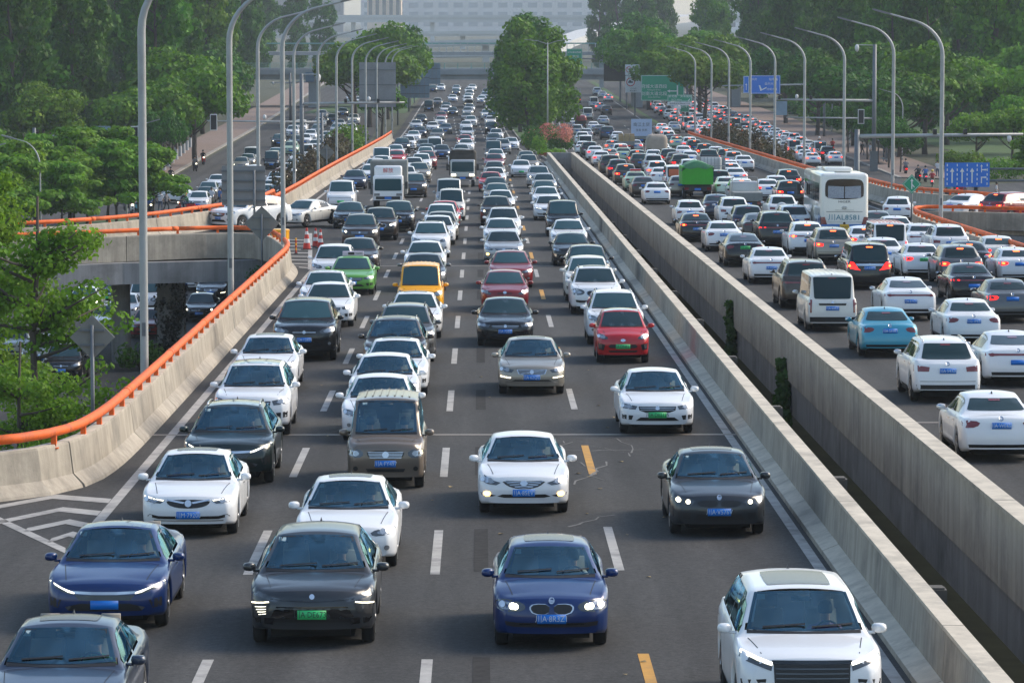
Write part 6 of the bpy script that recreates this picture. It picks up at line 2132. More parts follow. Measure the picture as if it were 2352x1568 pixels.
for k in range(16):
    shrub("wood_bush", "dark undergrowth bush at the foot of the tall wood, %s from the lower road" % ordinal(k + 1), -42 - k * 5.2, 400 + 10 * math.sin(k * 1.7) + k * 1.2, 0, 3.4, 4.0, 4.2 + (k % 4) * .8, 1500, .36, (LF_DARK, LF_MID, LF_DARK, LF_BROWN)[k % 4], 300 + k, "undergrowth of the wood")
for k in range(8):
    shrub("wood_bush", "dark undergrowth bush behind the pavement of the lower road, %s into the distance" % ordinal(k + 1), -40.5 - k * .5, 425 + k * 24, 0, 2.2, 9.0, 3.6, 1500, .34, (LF_DARK, LF_MID)[k % 2], 330 + k, "undergrowth of the wood")
for k in range(8):
    shrub("park_bush", "dark bush behind the lower away pavement, %s into the distance" % ordinal(k + 1), 51 + k * .2, 440 + k * 26, 0, 2.2, 9.0, 3.4, 1500, .34, (LF_DARK, LF_MID)[k % 2], 350 + k, "undergrowth behind the pavement")
# ivy column below the slip road
root = empty("ivy_column", (-15.2, 179.6, 0))
MB().box(-.66, .66, -.55, .55, 0, 4.3).build("column", CONCB, root)
r = random.Random(9)
cl = [(r.uniform(-.55, .55), r.uniform(-.55, .1), r.uniform(.2, 4.2), .34, .28, .45) for _ in range(80)] + [(r.uniform(-.9, 1.0), r.uniform(-.8, 0), r.uniform(.1, .9), .4, .4, .5) for _ in range(10)]
V, F = leaf_cloud(5, cl, 7500, .13)
mesh_obj("ivy", V, F, LF_BLACKIVY, root)
tag(root, "dark square column under the slip road overgrown with ivy", "column")
def ivy(label, x, y, z0, h, seed):
    root = empty("ivy_plant", (x, y, 0))
    r = random.Random(seed)
    cl = []
    for k in range(22):
        t = r.random()
        s = lerp(.55, .18, t)
        cl.append((r.uniform(-.10, .05), r.gauss(0, .55) * (1 - t) + r.gauss(0, .05), z0 + h * t, .16, s * 1.3, s))
    V, F = leaf_cloud(seed, cl, 2200, .15)
    mesh_obj("leaves", V, F, LF_IVY, root)
    MB().tube([(0.02, 0, 0), (0.0, .1, z0 + h * .5), (0, 0, z0 + h)], [.04, .03, .01], 5).build("stem", BARK, root)
    tag(root, label, "ivy")
ivy("green ivy climbing the gap wall beside the cream van", 9.22, 134, zroad(134) - 1.95, 2.25, 31)
ivy("green ivy climbing the gap wall lower down, nearer the white sport utility", 9.26, 111, zroad(111) - 1.85, 1.85, 32)
# ================================================================== bridges and buildings far off
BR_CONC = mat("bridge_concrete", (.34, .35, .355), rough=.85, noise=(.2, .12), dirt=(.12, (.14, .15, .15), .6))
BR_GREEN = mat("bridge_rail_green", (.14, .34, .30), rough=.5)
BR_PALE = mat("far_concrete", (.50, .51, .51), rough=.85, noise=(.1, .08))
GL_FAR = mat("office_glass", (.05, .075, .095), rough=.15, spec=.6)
GL_PALE = mat("haze_paled_glass", (.24, .29, .33), rough=.3)  # distance haze put into the pane colour, paler than the office glass
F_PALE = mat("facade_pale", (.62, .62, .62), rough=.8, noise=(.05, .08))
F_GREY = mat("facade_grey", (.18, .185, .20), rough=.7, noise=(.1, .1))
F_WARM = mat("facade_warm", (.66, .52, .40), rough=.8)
root = empty("road_bridge", (0, 664, 0))
MB().box(-90, 110, -7, 7, 5.0, 6.3).build("deck", BR_CONC, root)
MB().box(-90, 110, -7.6, -7.05, 5.9, 6.9).build("edge_beam", BR_CONC, root)
MB().box(-90, 110, 7.05, 7.6, 5.9, 6.9).build("edge_beam", BR_CONC, root)
for x in (-30, -13.4, 7.4, 28.4, 46):
    MB().box(x - .8, x + .8, -6, 6, -.1, 5.0).build("pier", BR_CONC, root)
pm = MB().box(-.06, .06, -.06, .06, 0, 1.05).build("rail_post", BR_GREEN, root); pm.location = (-40, -7.3, 6.9)
for k in range(1, 48):
    o = bpy.data.objects.new("rail_post", pm.data); COL.objects.link(o); o.parent = root; o.location = (-40 + k * 2.4, -7.3, 6.9)
for z in (7.25, 7.6, 7.95): MB().box(-60, 90, -7.35, -7.25, z - .04, z + .04).build("rail_bar", BR_GREEN, root)
tag(root, "low road bridge with green railings crossing all far lanes", "bridge")
for k, x in enumerate((-34, -22, -8.5, -2, 2.5, 14, 19.5, 24, 31)):
    pass
root = empty("footbridge", (0, 830, 0))
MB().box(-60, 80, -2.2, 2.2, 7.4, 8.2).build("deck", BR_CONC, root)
for x in (-26, -12.8, 7.6, 27.5): MB().box(x - .5, x + .5, -1, 1, 0, 7.4).build("pier", BR_CONC, root)
MB().box(-60, 80, -2.3, -2.2, 9.9, 10.2).build("canopy_beam", BR_GREEN, root)
pm = MB().box(-.08, .08, -.08, .08, 0, 1.9).build("rail_post", BR_PALE, root); pm.location = (-30, -2.25, 8.2)
for k in range(1, 40):
    o = bpy.data.objects.new("rail_post", pm.data); COL.objects.link(o); o.parent = root; o.location = (-30 + k * 1.6, -2.25, 8.2)
tag(root, "pale footbridge with a green top beam behind the road bridge", "footbridge")
def viaduct(lab, y, z0, z1, x0, x1, tilt=0.0, piers=(), m=BR_PALE, name="viaduct"):
    root = empty(name, (0, y, 0))
    v = [(x0, -5, z0), (x1, -5, z0 + tilt), (x1, 5, z0 + tilt), (x0, 5, z0), (x0, -5, z1), (x1, -5, z1 + tilt), (x1, 5, z1 + tilt), (x0, 5, z1)]
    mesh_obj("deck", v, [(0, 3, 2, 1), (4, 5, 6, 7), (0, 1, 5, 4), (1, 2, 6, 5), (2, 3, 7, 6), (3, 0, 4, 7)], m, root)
    v2 = [(x, yy - 5.3, z + (1.1 if z == z1 + 0 else 0)) for x, yy, z in v]
    mesh_obj("parapet", [(x0, -5.4, z1 - .6), (x1, -5.4, z1 - .6 + tilt), (x1, -5.05, z1 - .6 + tilt), (x0, -5.05, z1 - .6), (x0, -5.4, z1 + 1.0), (x1, -5.4, z1 + 1.0 + tilt), (x1, -5.05, z1 + 1.0 + tilt), (x0, -5.05, z1 + 1.0)],
             [(0, 3, 2, 1), (4, 5, 6, 7), (0, 1, 5, 4), (1, 2, 6, 5), (2, 3, 7, 6), (3, 0, 4, 7)], m, root)
    for x in piers:
        MB().box(x - 1.2, x + 1.2, -1.5, 1.5, 0, z0 + tilt * (x - x0) / (x1 - x0)).build("pier", m, root)
    tag(root, lab, "viaduct")
    return root
viaduct("hazy elevated highway spanning the view below the pale block", 2000, 11.6, 14.6, -160, 200, 0, (-113, -69, -26, 16, 59, 104))
viaduct("hazy lower ramp deck under the elevated highway", 1700, 5.0, 6.4, -130, 74, 1.8, (-86, -46, -8, 32))
viaduct("hazy ramp deck curving down beside the far trees", 1260, 3.8, 5.0, -60, 40, 3.0, (-30, 2, 22))
viaduct("thin distant ramp deck just above the footbridge", 1180, 1.8, 2.8, -60, 30, 1.2, (-30, 8))
# curved flyover rising behind the median trees
root = empty("flyover", (0, 0, 0))
pts = [Vector((20, 1120, 0)), Vector((26, 1170, 0)), Vector((36, 1230, 0)), Vector((52, 1290, 0)), Vector((76, 1340, 0))]
v, f = [], []
for i, p in enumerate(pts):
    z = 3.5 + i * 2.6
    v += [(p.x - 4, p.y, z), (p.x + 4, p.y, z), (p.x + 4, p.y, z + 2.3), (p.x - 4, p.y, z + 2.3)]
    if i:
        a, b = (i - 1) * 4, i * 4
        f += [(a + k, a + (k + 1) % 4, b + (k + 1) % 4, b + k) for k in range(4)]
f.append((3, 2, 1, 0))
mesh_obj("deck", v, f, BR_PALE, root)
for p in (pts[1], pts[3]): MB().box(p.x - 1, p.x + 1, p.y - 1, p.y + 1, 0, 6).build("pier", BR_PALE, root)
tag(root, "pale flyover curving up behind the median trees", "flyover")
def block(name, lab, x0, x1, y, h, m, floors, bays, wm=GL_FAR, z_first=3.0, wfrac=(.62, .55), depth=30, cat="building", strips=False):
    root = empty(name, ((x0 + x1) / 2, y, 0))
    w = x1 - x0
    MB().box(-w / 2, w / 2, 0, depth, 0, h).build("wall", m, root)
    MB().box(-w / 2 - .5, w / 2 + .5, -.6, 1, h - 1.0, h + .8).build("cornice", m, root)
    fh = (h - z_first - 1.5) / floors
    bw = w / bays
    pane = None
    for i in range(floors):
        for k in range(bays):
            cx, cz = -w / 2 + bw * (k + .5), z_first + fh * (i + .5)
            if pane is None:
                pane = MB().box(-bw * wfrac[0] / 2, bw * wfrac[0] / 2, -.25, -.02, -fh * wfrac[1] / 2, fh * wfrac[1] / 2).build("window", wm, root); o = pane
            else:
                o = bpy.data.objects.new("window", pane.data); COL.objects.link(o); o.parent = root
            o.location = (cx, 0, cz)
    if strips:
        for k in range(bays + 1):
            cx = -w / 2 + bw * k
            MB().box(cx - .5, cx + .5, -1.0, -.02, 0, h).build("pilaster", m, root)
    tag(root, lab, cat)
    return root
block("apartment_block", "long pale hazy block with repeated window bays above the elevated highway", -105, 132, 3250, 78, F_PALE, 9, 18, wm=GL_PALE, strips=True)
block("office_block", "bluish hazy block with upright stripes at the top edge beyond the wood", -255, -112, 3000, 100, F_GREY, 8, 14, strips=True)
block("billboard_building", "small warm-lit building front peeping above the far trees", -76, -53, 2470, 32, F_WARM, 1, 5, z_first=10, wfrac=(.5, .8))
block("office_block", "grey office block with mullioned windows behind the park trees", 88, 150, 720, 32, F_GREY, 7, 16, strips=True)
block("office_block", "dim violet-grey block glimpsed through the tall wood", -112, -92, 700, 40, F_GREY, 9, 6)
block("apartment_block", "hazy tower block far behind the far trees of the away side", 190, 300, 3100, 95, F_PALE, 12, 12)
# bus shelter by the lower away road
root = empty("bus_shelter", (45.3, 412, .14))
MB().box(-.9, .9, -5, 5, 2.6, 2.75).build("roof", STEELD, root)
for y in (-4.6, -1.5, 1.5, 4.6): MB().box(.6, .75, y - .07, y + .07, 0, 2.6).build("post", STEELD, root)
for y in (-3.05, 0, 3.05): MB().box(.66, .70, y - 1.4, y + 1.4, .5, 2.3).build("glass_panel", GL_FAR, root)
MB().box(.1, .5, -3, 3, .42, .5).build("bench", STEEL, root)
tag(root, "dark bus shelter on the pavement beside the lower away road", "bus shelter")
# ================================================================== riders, scooters and people on foot
SKIN = mat("skin", (.42, .24, .16), rough=.6)
HAIR = mat("hair_black", (.012, .010, .010), rough=.6)
def cloth(k, c): return mat("cloth_" + k, c, rough=.85, noise=(6, .12))
CLOTH = [cloth('white', (.6, .6, .62)), cloth('black', (.02, .02, .022)), cloth('blue', (.04, .12, .32)), cloth('violet', (.22, .12, .26)), cloth('red', (.36, .03, .03)), cloth('grey', (.16, .16, .17)), cloth('teal', (.05, .25, .28)), cloth('green', (.06, .2, .09)), cloth('yellow', (.6, .4, .04))]
JEANS = [cloth('jeans', (.035, .05, .09)), cloth('dark_trousers', (.018, .018, .02)), cloth('khaki', (.2, .16, .1))]
def figure(joints, bones, root_i, legz):
    me = bpy.data.meshes.new("figure")
    me.from_pydata([j[:3] for j in joints], bones, [])
    o = bpy.data.objects.new("figure", me)
    COL.objects.link(o)
    o.modifiers.new("skin", 'SKIN')
    sv = me.skin_vertices[0].data
    for i, j in enumerate(joints):
        r = j[3]
        sv[i].radius = (r, r) if not isinstance(r, tuple) else r
        sv[i].use_root = (i == root_i)
    o.modifiers.new("sub", 'SUBSURF').levels = 1
    o.modifiers["sub"].render_levels = 1
    dg = bpy.context.evaluated_depsgraph_get()
    m2 = bpy.data.meshes.new_from_object(o.evaluated_get(dg))
    bpy.data.objects.remove(o)
    m2.shade_smooth()
    for m in (CLOTH[0], JEANS[0], SKIN, BLACK): m2.materials.append(m)
    mi = []
    for p in m2.polygons:
        c = p.center
        mi.append(legz(c))
    m2.polygons.foreach_set("material_index", mi)
    return m2
# walking: joints (x, y, z, radius); the figure faces -y
WJ = [(0, 0, .95, (.15, .11)), (0, -.01, 1.15, (.145, .10)), (0, -.02, 1.36, (.17, .11)), (0, -.02, 1.48, .06), (0, -.03, 1.58, (.085, .095)), (0, -.035, 1.68, (.082, .09)),
      (.19, -.02, 1.40, .062), (.25, -.10, 1.14, .047), (.23, -.26, .94, .036), (-.19, -.02, 1.40, .062), (-.25, .08, 1.13, .047), (-.24, .04, .88, .036),
      (.10, 0, .88, .088), (.11, -.20, .50, .062), (.11, -.16, .09, .042), (.11, -.30, .04, .035), (-.10, 0, .88, .088), (-.10, .06, .48, .062), (-.11, .30, .13, .042), (-.11, .22, .04, .035)]
WB = [(0, 1), (1, 2), (2, 3), (3, 4), (4, 5), (2, 6), (6, 7), (7, 8), (2, 9), (9, 10), (10, 11), (0, 12), (12, 13), (13, 14), (14, 15), (0, 16), (16, 17), (17, 18), (18, 19)]
walk = figure(WJ, WB, 0, lambda c: 2 if c.z > 1.47 or (abs(c.x) > .2 and c.z < 1.16) else (0 if c.z > .93 else (3 if c.z < .09 else 1)))
SJ = [(0, .30, .82, (.16, .14)), (0, .24, 1.02, (.15, .11)), (0, .16, 1.24, (.175, .11)), (0, .12, 1.37, .06), (0, .08, 1.47, (.085, .095)), (0, .07, 1.57, (.082, .09)),
      (.20, .15, 1.28, .062), (.30, -.04, 1.10, .047), (.27, -.26, 1.03, .036), (-.20, .15, 1.28, .062), (-.30, -.04, 1.10, .047), (-.27, -.26, 1.03, .036),
      (.12, .24, .80, .09), (.19, -.16, .76, .066), (.15, -.10, .38, .046), (.15, -.24, .32, .036), (-.12, .24, .80, .09), (-.19, -.16, .76, .066), (-.15, -.10, .38, .046), (-.15, -.24, .32, .036)]
sit = figure(SJ, WB, 0, lambda c: 2 if c.z > 1.36 or (c.y < -.16 and c.z > .95) else (0 if c.z > .90 else (3 if c.z < .36 else 1)))
bust = sit.copy()
_b = bmesh.new(); _b.from_mesh(bust)
bmesh.ops.delete(_b, geom=[f for f in _b.faces if f.calc_center_median().z < .70 or (f.calc_center_median().y < .02 and f.calc_center_median().z < .90)], context='FACES')
_b.to_mesh(bust); _b.free()
hairm = MB().lathe([(.02, .135), (.07, .12), (.105, .05), (.108, -.01), (.10, -.05)], 14).build("hair", HAIR, link=False, smooth=True).data
helm = MB().lathe([(.02, .165), (.08, .15), (.125, .08), (.135, .0), (.128, -.05), (.115, -.055)], 14).build("helmet", HAIR, link=False, smooth=True).data
def person(lab, x, y, rz, shirt, trousers, seated=False, helmet=None, z=.03, s=1.0, mesh=None):
    root = empty("person", (x, y, z), rz)
    root.scale = (s, s, s)
    b = bpy.data.objects.new("body", mesh or (sit if seated else walk)); COL.objects.link(b); b.parent = root
    for k, m in ((0, CLOTH[shirt]), (1, JEANS[trousers])):
        b.material_slots[k].link = 'OBJECT'; b.material_slots[k].material = m
    hz_ = (0, .08, 1.56) if seated else (0, -.02, 1.66)
    if helmet is not None:
        h = bpy.data.objects.new("helmet", helm); COL.objects.link(h); h.parent = root; h.location = hz_
        h.material_slots[0].link = 'OBJECT'; h.material_slots[0].material = helmet
    else:
        h = bpy.data.objects.new("hair", hairm); COL.objects.link(h); h.parent = root; h.location = hz_
    tag(root, lab, "person", "people on foot and on scooters")
    return root
def scooter_parts():
    P = []
    for y in (-.62, .62):
        P.append(("wheel", MB().lathe([(.13, -.04), (.24, -.05), (.26, 0), (.24, .05), (.13, .04)], 16, (0, y, .26), axis='X'), TYRE))
    P.append(("floorboard", MB().box(-.15, .15, -.35, .25, .28, .36), BLACK))
    P.append(("rear_body", MB().add([(-.17, .1, .36), (.17, .1, .36), (.17, .1, .70), (-.17, .1, .70), (-.12, .85, .50), (.12, .85, .50), (.12, .85, .74), (-.12, .85, .74)], [(0, 3, 2, 1), (4, 5, 6, 7), (0, 1, 5, 4), (1, 2, 6, 5), (2, 3, 7, 6), (3, 0, 4, 7)]), 'BODY'))
    P.append(("seat", MB().box(-.15, .15, .06, .78, .70, .80), BLACK))
    P.append(("front_apron", MB().add([(-.2, -.36, .34), (.2, -.36, .34), (.16, -.52, .92), (-.16, -.52, .92), (-.2, -.42, .34), (.2, -.42, .34), (.16, -.58, .92), (-.16, -.58, .92)], [(0, 1, 2, 3), (7, 6, 5, 4), (0, 4, 5, 1), (1, 5, 6, 2), (2, 6, 7, 3), (3, 7, 4, 0)]), 'BODY'))
    P.append(("handlebar", MB().tube([(-.32, -.30, 1.03), (-.12, -.46, .98), (.12, -.46, .98), (.32, -.30, 1.03)], .02, 6).tube([(0, -.62, .26), (0, -.48, .98)], .03, 6), BLACK))
    P.append(("headlamp", MB().box(-.08, .08, -.63, -.57, .78, .90), LAMP_ON))
    P.append(("tail_lamp", MB().box(-.08, .08, .84, .88, .56, .64), TAIL_ON))
    P.append(("fork_guard", MB().box(-.07, .07, -.80, -.42, .50, .54), 'BODY'))
    return [(n, mb.build(n, BLACK if m == 'BODY' else m, link=False).data, m) for n, mb, m in P]
SCP = scooter_parts()
SC_COL = [PAINTS['red'], PAINTS['navy'], PAINTS['white'], PAINTS['teal'], PAINTS['black'], PAINTS['grey']]
def scooter(lab, x, y, rz, col):
    root = empty("scooter", (x, y, .03), rz)
    for (n, me, m) in SCP:
        o = bpy.data.objects.new(n, me); COL.objects.link(o); o.parent = root
        if m == 'BODY':
            o.material_slots[0].link = 'OBJECT'; o.material_slots[0].material = col
    tag(root, lab, "scooter", "scooters near the junctions")
HY = mat("helmet_yellow", (.65, .42, .03), rough=.35, coat=.5); HB = mat("helmet_blue", (.05, .2, .4), rough=.35); HO = mat("helmet_orange", (.6, .2, .06), rough=.35); HW = mat("helmet_white", (.6, .6, .6), rough=.35)
riders = [(44.8, 384.8, 3.14, 5, None, "dark-clad rider with green bag climbing the scooter path"), (44.2, 369.0, 3.3, 1, None, "rider in black waiting beside the kerb trees"), (44.2, 357.2, 3.0, 4, HY, "rider with yellow helmet behind the green diamond sign"), (44.7, 366.9, 3.14, 2, None, "rider in pale blue on the scooter path"),
          (44.6, 342.3, 3.14, 3, HY, "rider in violet with yellow helmet, largest on the scooter path"), (43.8, 331.8, 2.7, 4, None, "rider in red behind the blue lane board"), (45.3, 333.8, 3.0, 1, None, "dark rider at the edge of the blue lane board"), (42.9, 334.8, 3.3, 6, HB, "rider with blue helmet behind the blue lane board"), (44.5, 335.8, 3.1, 2, None, "rider in blue behind the lane board's lower edge"),
          (41.9, 452.0, 3.14, 1, HW, "dark rider on the lower away road by the pavement"), (43.0, 446.4, 3.14, 4, None, "rider in red beside the bus shelter"),
          (-30.8, 364.6, .4, 1, None, "dark rider crossing the asphalt before the wood"), (-25.2, 312.2, -1.2, 7, HO, "rider with orange helmet on a cargo bike behind the ramp rail"), (-30.2, 313.5, .5, 6, HB, "rider in teal under the bright young trees"), (-29.4, 308.6, .2, 4, None, "rider in red under the bright young trees"), (-29.0, 311.4, .7, 0, HW, "rider in white at the junction edge"), (-27.9, 308.6, .3, 2, None, "rider in blue waiting behind the tall lamp pole"), (-31.4, 320.1, .9, 5, HW, "rider in grey under the farther young trees"), (-31.0, 409.7, .2, 1, None, "distant dark rider in the tree shade"), (-30.6, 392.8, .3, 5, None, "distant grey rider in the tree shade")]
for k, (x, y, rz, sh, hm_, lab) in enumerate(riders):
    person(lab, x, y, rz, sh, k % 3, True, hm_)
    scooter("%s scooter under the %s" % (["red", "navy", "white", "turquoise", "black", "grey"][k % 6], lab.replace(" climbing the scooter path", " climbing")), x, y, rz, SC_COL[k % 6])
for k, (x, y, rz, sh, lab) in enumerate([(45.3, 433.7, 1.0, 1, "man in black walking on the pavement by the shelter"), (45.7, 428.5, 2.0, 0, "woman in white walking on the pavement by the shelter"), (47.2, 377.2, 3.0, 0, "person in white standing beside the scooter path hedge"), (46.5, 329.0, 1.5, 0, "person in white under the slim young trees"), (66.1, 519.7, 1.0, 1, "person in black on the park lawn"), (67.1, 517.2, 2.0, 5, "person in grey on the park lawn"), (46.2, 415.2, 0, 1, "person in dark clothes among the pavement trees"), (48.0, 425.1, 3, 5, "person in grey behind the kerb trees"),
        (-27.4, 313.2, .3, 0, "person in white shirt standing at the junction beside the scooters"), (-26.8, 312.2, .9, 5, "person in grey shirt standing at the junction beside the scooters"), (-23.5, 320.0, .2, 0, "person in white beside the dark saloon behind the sign board"), (-22.8, 320.0, 2.4, 2, "person in blue beside the dark saloon behind the sign board")]):
    person(lab, x, y, rz, sh, (k + 1) % 3)
# ================================================================== coach and trucks
BUSW = mat("coach_cream", (.74, .73, .68), rough=.32, coat=.8, noise=(.6, .04))
BUSB = mat("coach_blue", (.02, .13, .36), rough=.32, coat=.8)
BUSG = mat("coach_graphic", (.36, .35, .31), rough=.4)
TEALINK = mat("coach_lettering", (.02, .20, .27), rough=.4)
CURTAIN = mat("coach_curtain", (.30, .33, .38), rough=.9, noise=(14, .3))
def rounded_box(name, x0, x1, y0, y1, z0, z1, r, m, parent, seg=3):
    bm = bmesh.new()
    bmesh.ops.create_cube(bm, size=1)
    for v in bm.verts:
        v.co = Vector((x0 if v.co.x < 0 else x1, y0 if v.co.y < 0 else y1, z0 if v.co.z < 0 else z1))
    es = [e for e in bm.edges if max(v.co.z for v in e.verts) > (z0 + z1) / 2 or abs(e.verts[0].co.z - e.verts[1].co.z) > .1]
    bmesh.ops.bevel(bm, geom=es, offset=r, segments=seg, affect='EDGES', profile=.5)
    me = bpy.data.meshes.new(name); bm.to_mesh(me); bm.free()
    me.materials.append(m)
    o = bpy.data.objects.new(name, me); COL.objects.link(o); o.parent = parent
    smooth_by_angle(o, 35)
    return o
def wheel_at(parent, x, y, r, w, sx):
    mb = MB().lathe([(r * .6, 0), (r * .94, 0), (r, -.04), (r, -w + .04), (r * .94, -w), (r * .5, -w)], 22, axis='X')
    if sx < 0: mb.v = [(-a, b, c) for a, b, c in mb.v]; mb.f = [f[::-1] for f in mb.f]
    o = mb.build("wheel", TYRE, parent, smooth=True); o.location = (x, y, r)
    rb = MB().lathe([(r * .6, -.02), (r * .56, .012), (r * .25, .012), (r * .2, .05), (0, .05)], 18, axis='X')
    if sx < 0: rb.v = [(-a, b, c) for a, b, c in rb.v]; rb.f = [f[::-1] for f in rb.f]
    rb.build("rim", RIM, o)
    return o
# --- the coach, tail towards the camera: local y=0 is its tail
by = 191.0
bus = empty("coach", (19.05, by, zroad(by) + .03)); bus.rotation_euler = (pitch_at(by), 0, R(-.6))
bw, bh, bl = 1.26, 3.52, 11.2
rounded_box("body", -bw, bw, 0, bl, .55, bh, .22, BUSW, bus, 4)
rounded_box("lower_skirt", -bw + .004, bw - .004, .06, bl - .05, .28, .62, .12, BUSB, bus)
rounded_box("bumper", -bw + .01, bw - .01, -.09, .6, .30, .86, .10, BUSB, bus)
MB().box(-1.0, 1.0, .3, bl - .3, .2, .5).build("underbody", UNDER, bus)
rw = mesh_obj("rear_window", [(x, -.012, z) for x, z in chaikin([(-.98, 2.16), (.98, 2.16), (1.02, 2.6), (.98, 3.16), (.5, 3.22), (-.5, 3.22), (-.98, 3.16), (-1.02, 2.6)], 2)], [tuple(range(32))], GLOSSBLACK, bus)
mesh_obj("curtain", [(-.86, -.016, 2.22), (-.03, -.016, 2.22), (-.03, -.016, 2.82), (-.86, -.016, 2.86)], [(0, 1, 2, 3)], CURTAIN, rw)
mesh_obj("curtain", [(.03, -.016, 2.22), (.86, -.016, 2.22), (.86, -.016, 2.86), (.03, -.016, 2.82)], [(0, 1, 2, 3)], CURTAIN, rw)
lettering("HIGER", .17, (0, -.014, 2.03), bus, S_INK, sx=1.35, name="maker_lettering")
lettering("川AL8581", .38, (0, -.014, 1.20), bus, TEALINK, sx=1.08, name="plate_number_lettering")
em = MB().tube([(.13 * math.cos(t * .4488) , -.016, 1.72 + .07 * math.sin(t * .4488)) for t in range(15)], .012, 5).tube([(-.08, -.016, 1.69), (-.02, -.016, 1.75), (.03, -.016, 1.70), (.08, -.016, 1.74)], .014, 5).build("emblem", CHROME, bus)
MB().box(-.95, .95, -.012, -.004, 1.50, 1.53).box(-.5, .5, -.012, -.004, 1.585, 1.60).build("panel_crease", F_GREY, bus)
MB().box(-1.0, 1.0, -.011, -.004, .96, .972).build("panel_seam", F_GREY, bus)
for sx in (1, -1):
    mesh_obj("tail_light", [(sx * 1.245, -.02, 1.22), (sx * 1.02, -.02, 1.24), (sx * .86, -.02, .70), (sx * 1.20, -.02, .62)] if sx > 0 else [(sx * 1.20, -.02, .62), (sx * .86, -.02, .70), (sx * 1.02, -.02, 1.24), (sx * 1.245, -.02, 1.22)], [(0, 1, 2, 3)], TAIL, bus)
np_ = MB().box(-.24, .24, -.13, -.10, .58, .86).build("number_plate", PLATE_YELLOW, bus); lettering("川AL8581", .10, (0, -.133, .72), np_, PLATE_BLACK_INK)
MB().lathe([(.07, 0), (.07, -.012), (0, -.012)], 12, (0, -.004, .90), axis='Y').build("filler_cap", BLACK, bus)
ac = rounded_box("air_conditioner", -.72, .72, 3.2, 6.2, bh - .02, bh + .22, .12, BUSW, bus); rounded_box("roof_pod", -.75, .75, 7.2, 9.0, bh - .02, bh + .14, .08, BUSW, bus); rounded_box("roof_hatch", -.4, .4, .9, 1.7, bh - .02, bh + .09, .04, BUSG, bus)
for sx in (1, -1):
    for k in range(7):
        y0 = .75 + k * 1.40
        mesh_obj("side_window", [(sx * (bw + .006), y0, 1.98), (sx * (bw + .006), y0 + 1.30, 1.98), (sx * (bw + .006), y0 + 1.30, 2.98), (sx * (bw + .006), y0, 2.98)], [(0, 3, 2, 1) if sx > 0 else (0, 1, 2, 3)], GLASS_SIDE, bus)
    for yy in (2.6, 8.6): wheel_at(bus, sx * (bw - .02), yy, .50, .30, sx)
# painted flank: peaks and blue sweep
mesh_obj("flank_graphic", [(-bw - .005, .05, .62), (-bw - .005, 3.6, .62), (-bw - .005, 2.6, 1.1), (-bw - .005, 1.7, .95), (-bw - .005, .9, 1.5), (-bw - .005, .05, 1.25)], [(5, 4, 3, 2, 1, 0)], BUSB, bus)
mesh_obj("flank_graphic", [(-bw - .004, 3.2, .8), (-bw - .004, 8.5, .8), (-bw - .004, 7.6, 1.3), (-bw - .004, 6.6, 1.1), (-bw - .004, 5.2, 1.75), (-bw - .004, 4.2, 1.3)], [(5, 4, 3, 2, 1, 0)], BUSG, bus)
for sx in (-1, 1): 
    MB().tube([(sx * bw, bl - .2, 2.9), (sx * (bw + .25), bl + .1, 2.6)], .03, 6).box(min(sx * (bw + .16), sx * (bw + .36)), max(sx * (bw + .16), sx * (bw + .36)), bl, bl + .12, 2.05, 2.6).build("mirror", BLACK, bus)
tag(bus, "cream and blue long-distance coach with curtained rear window, seen from behind", "coach", "vehicles driving away")

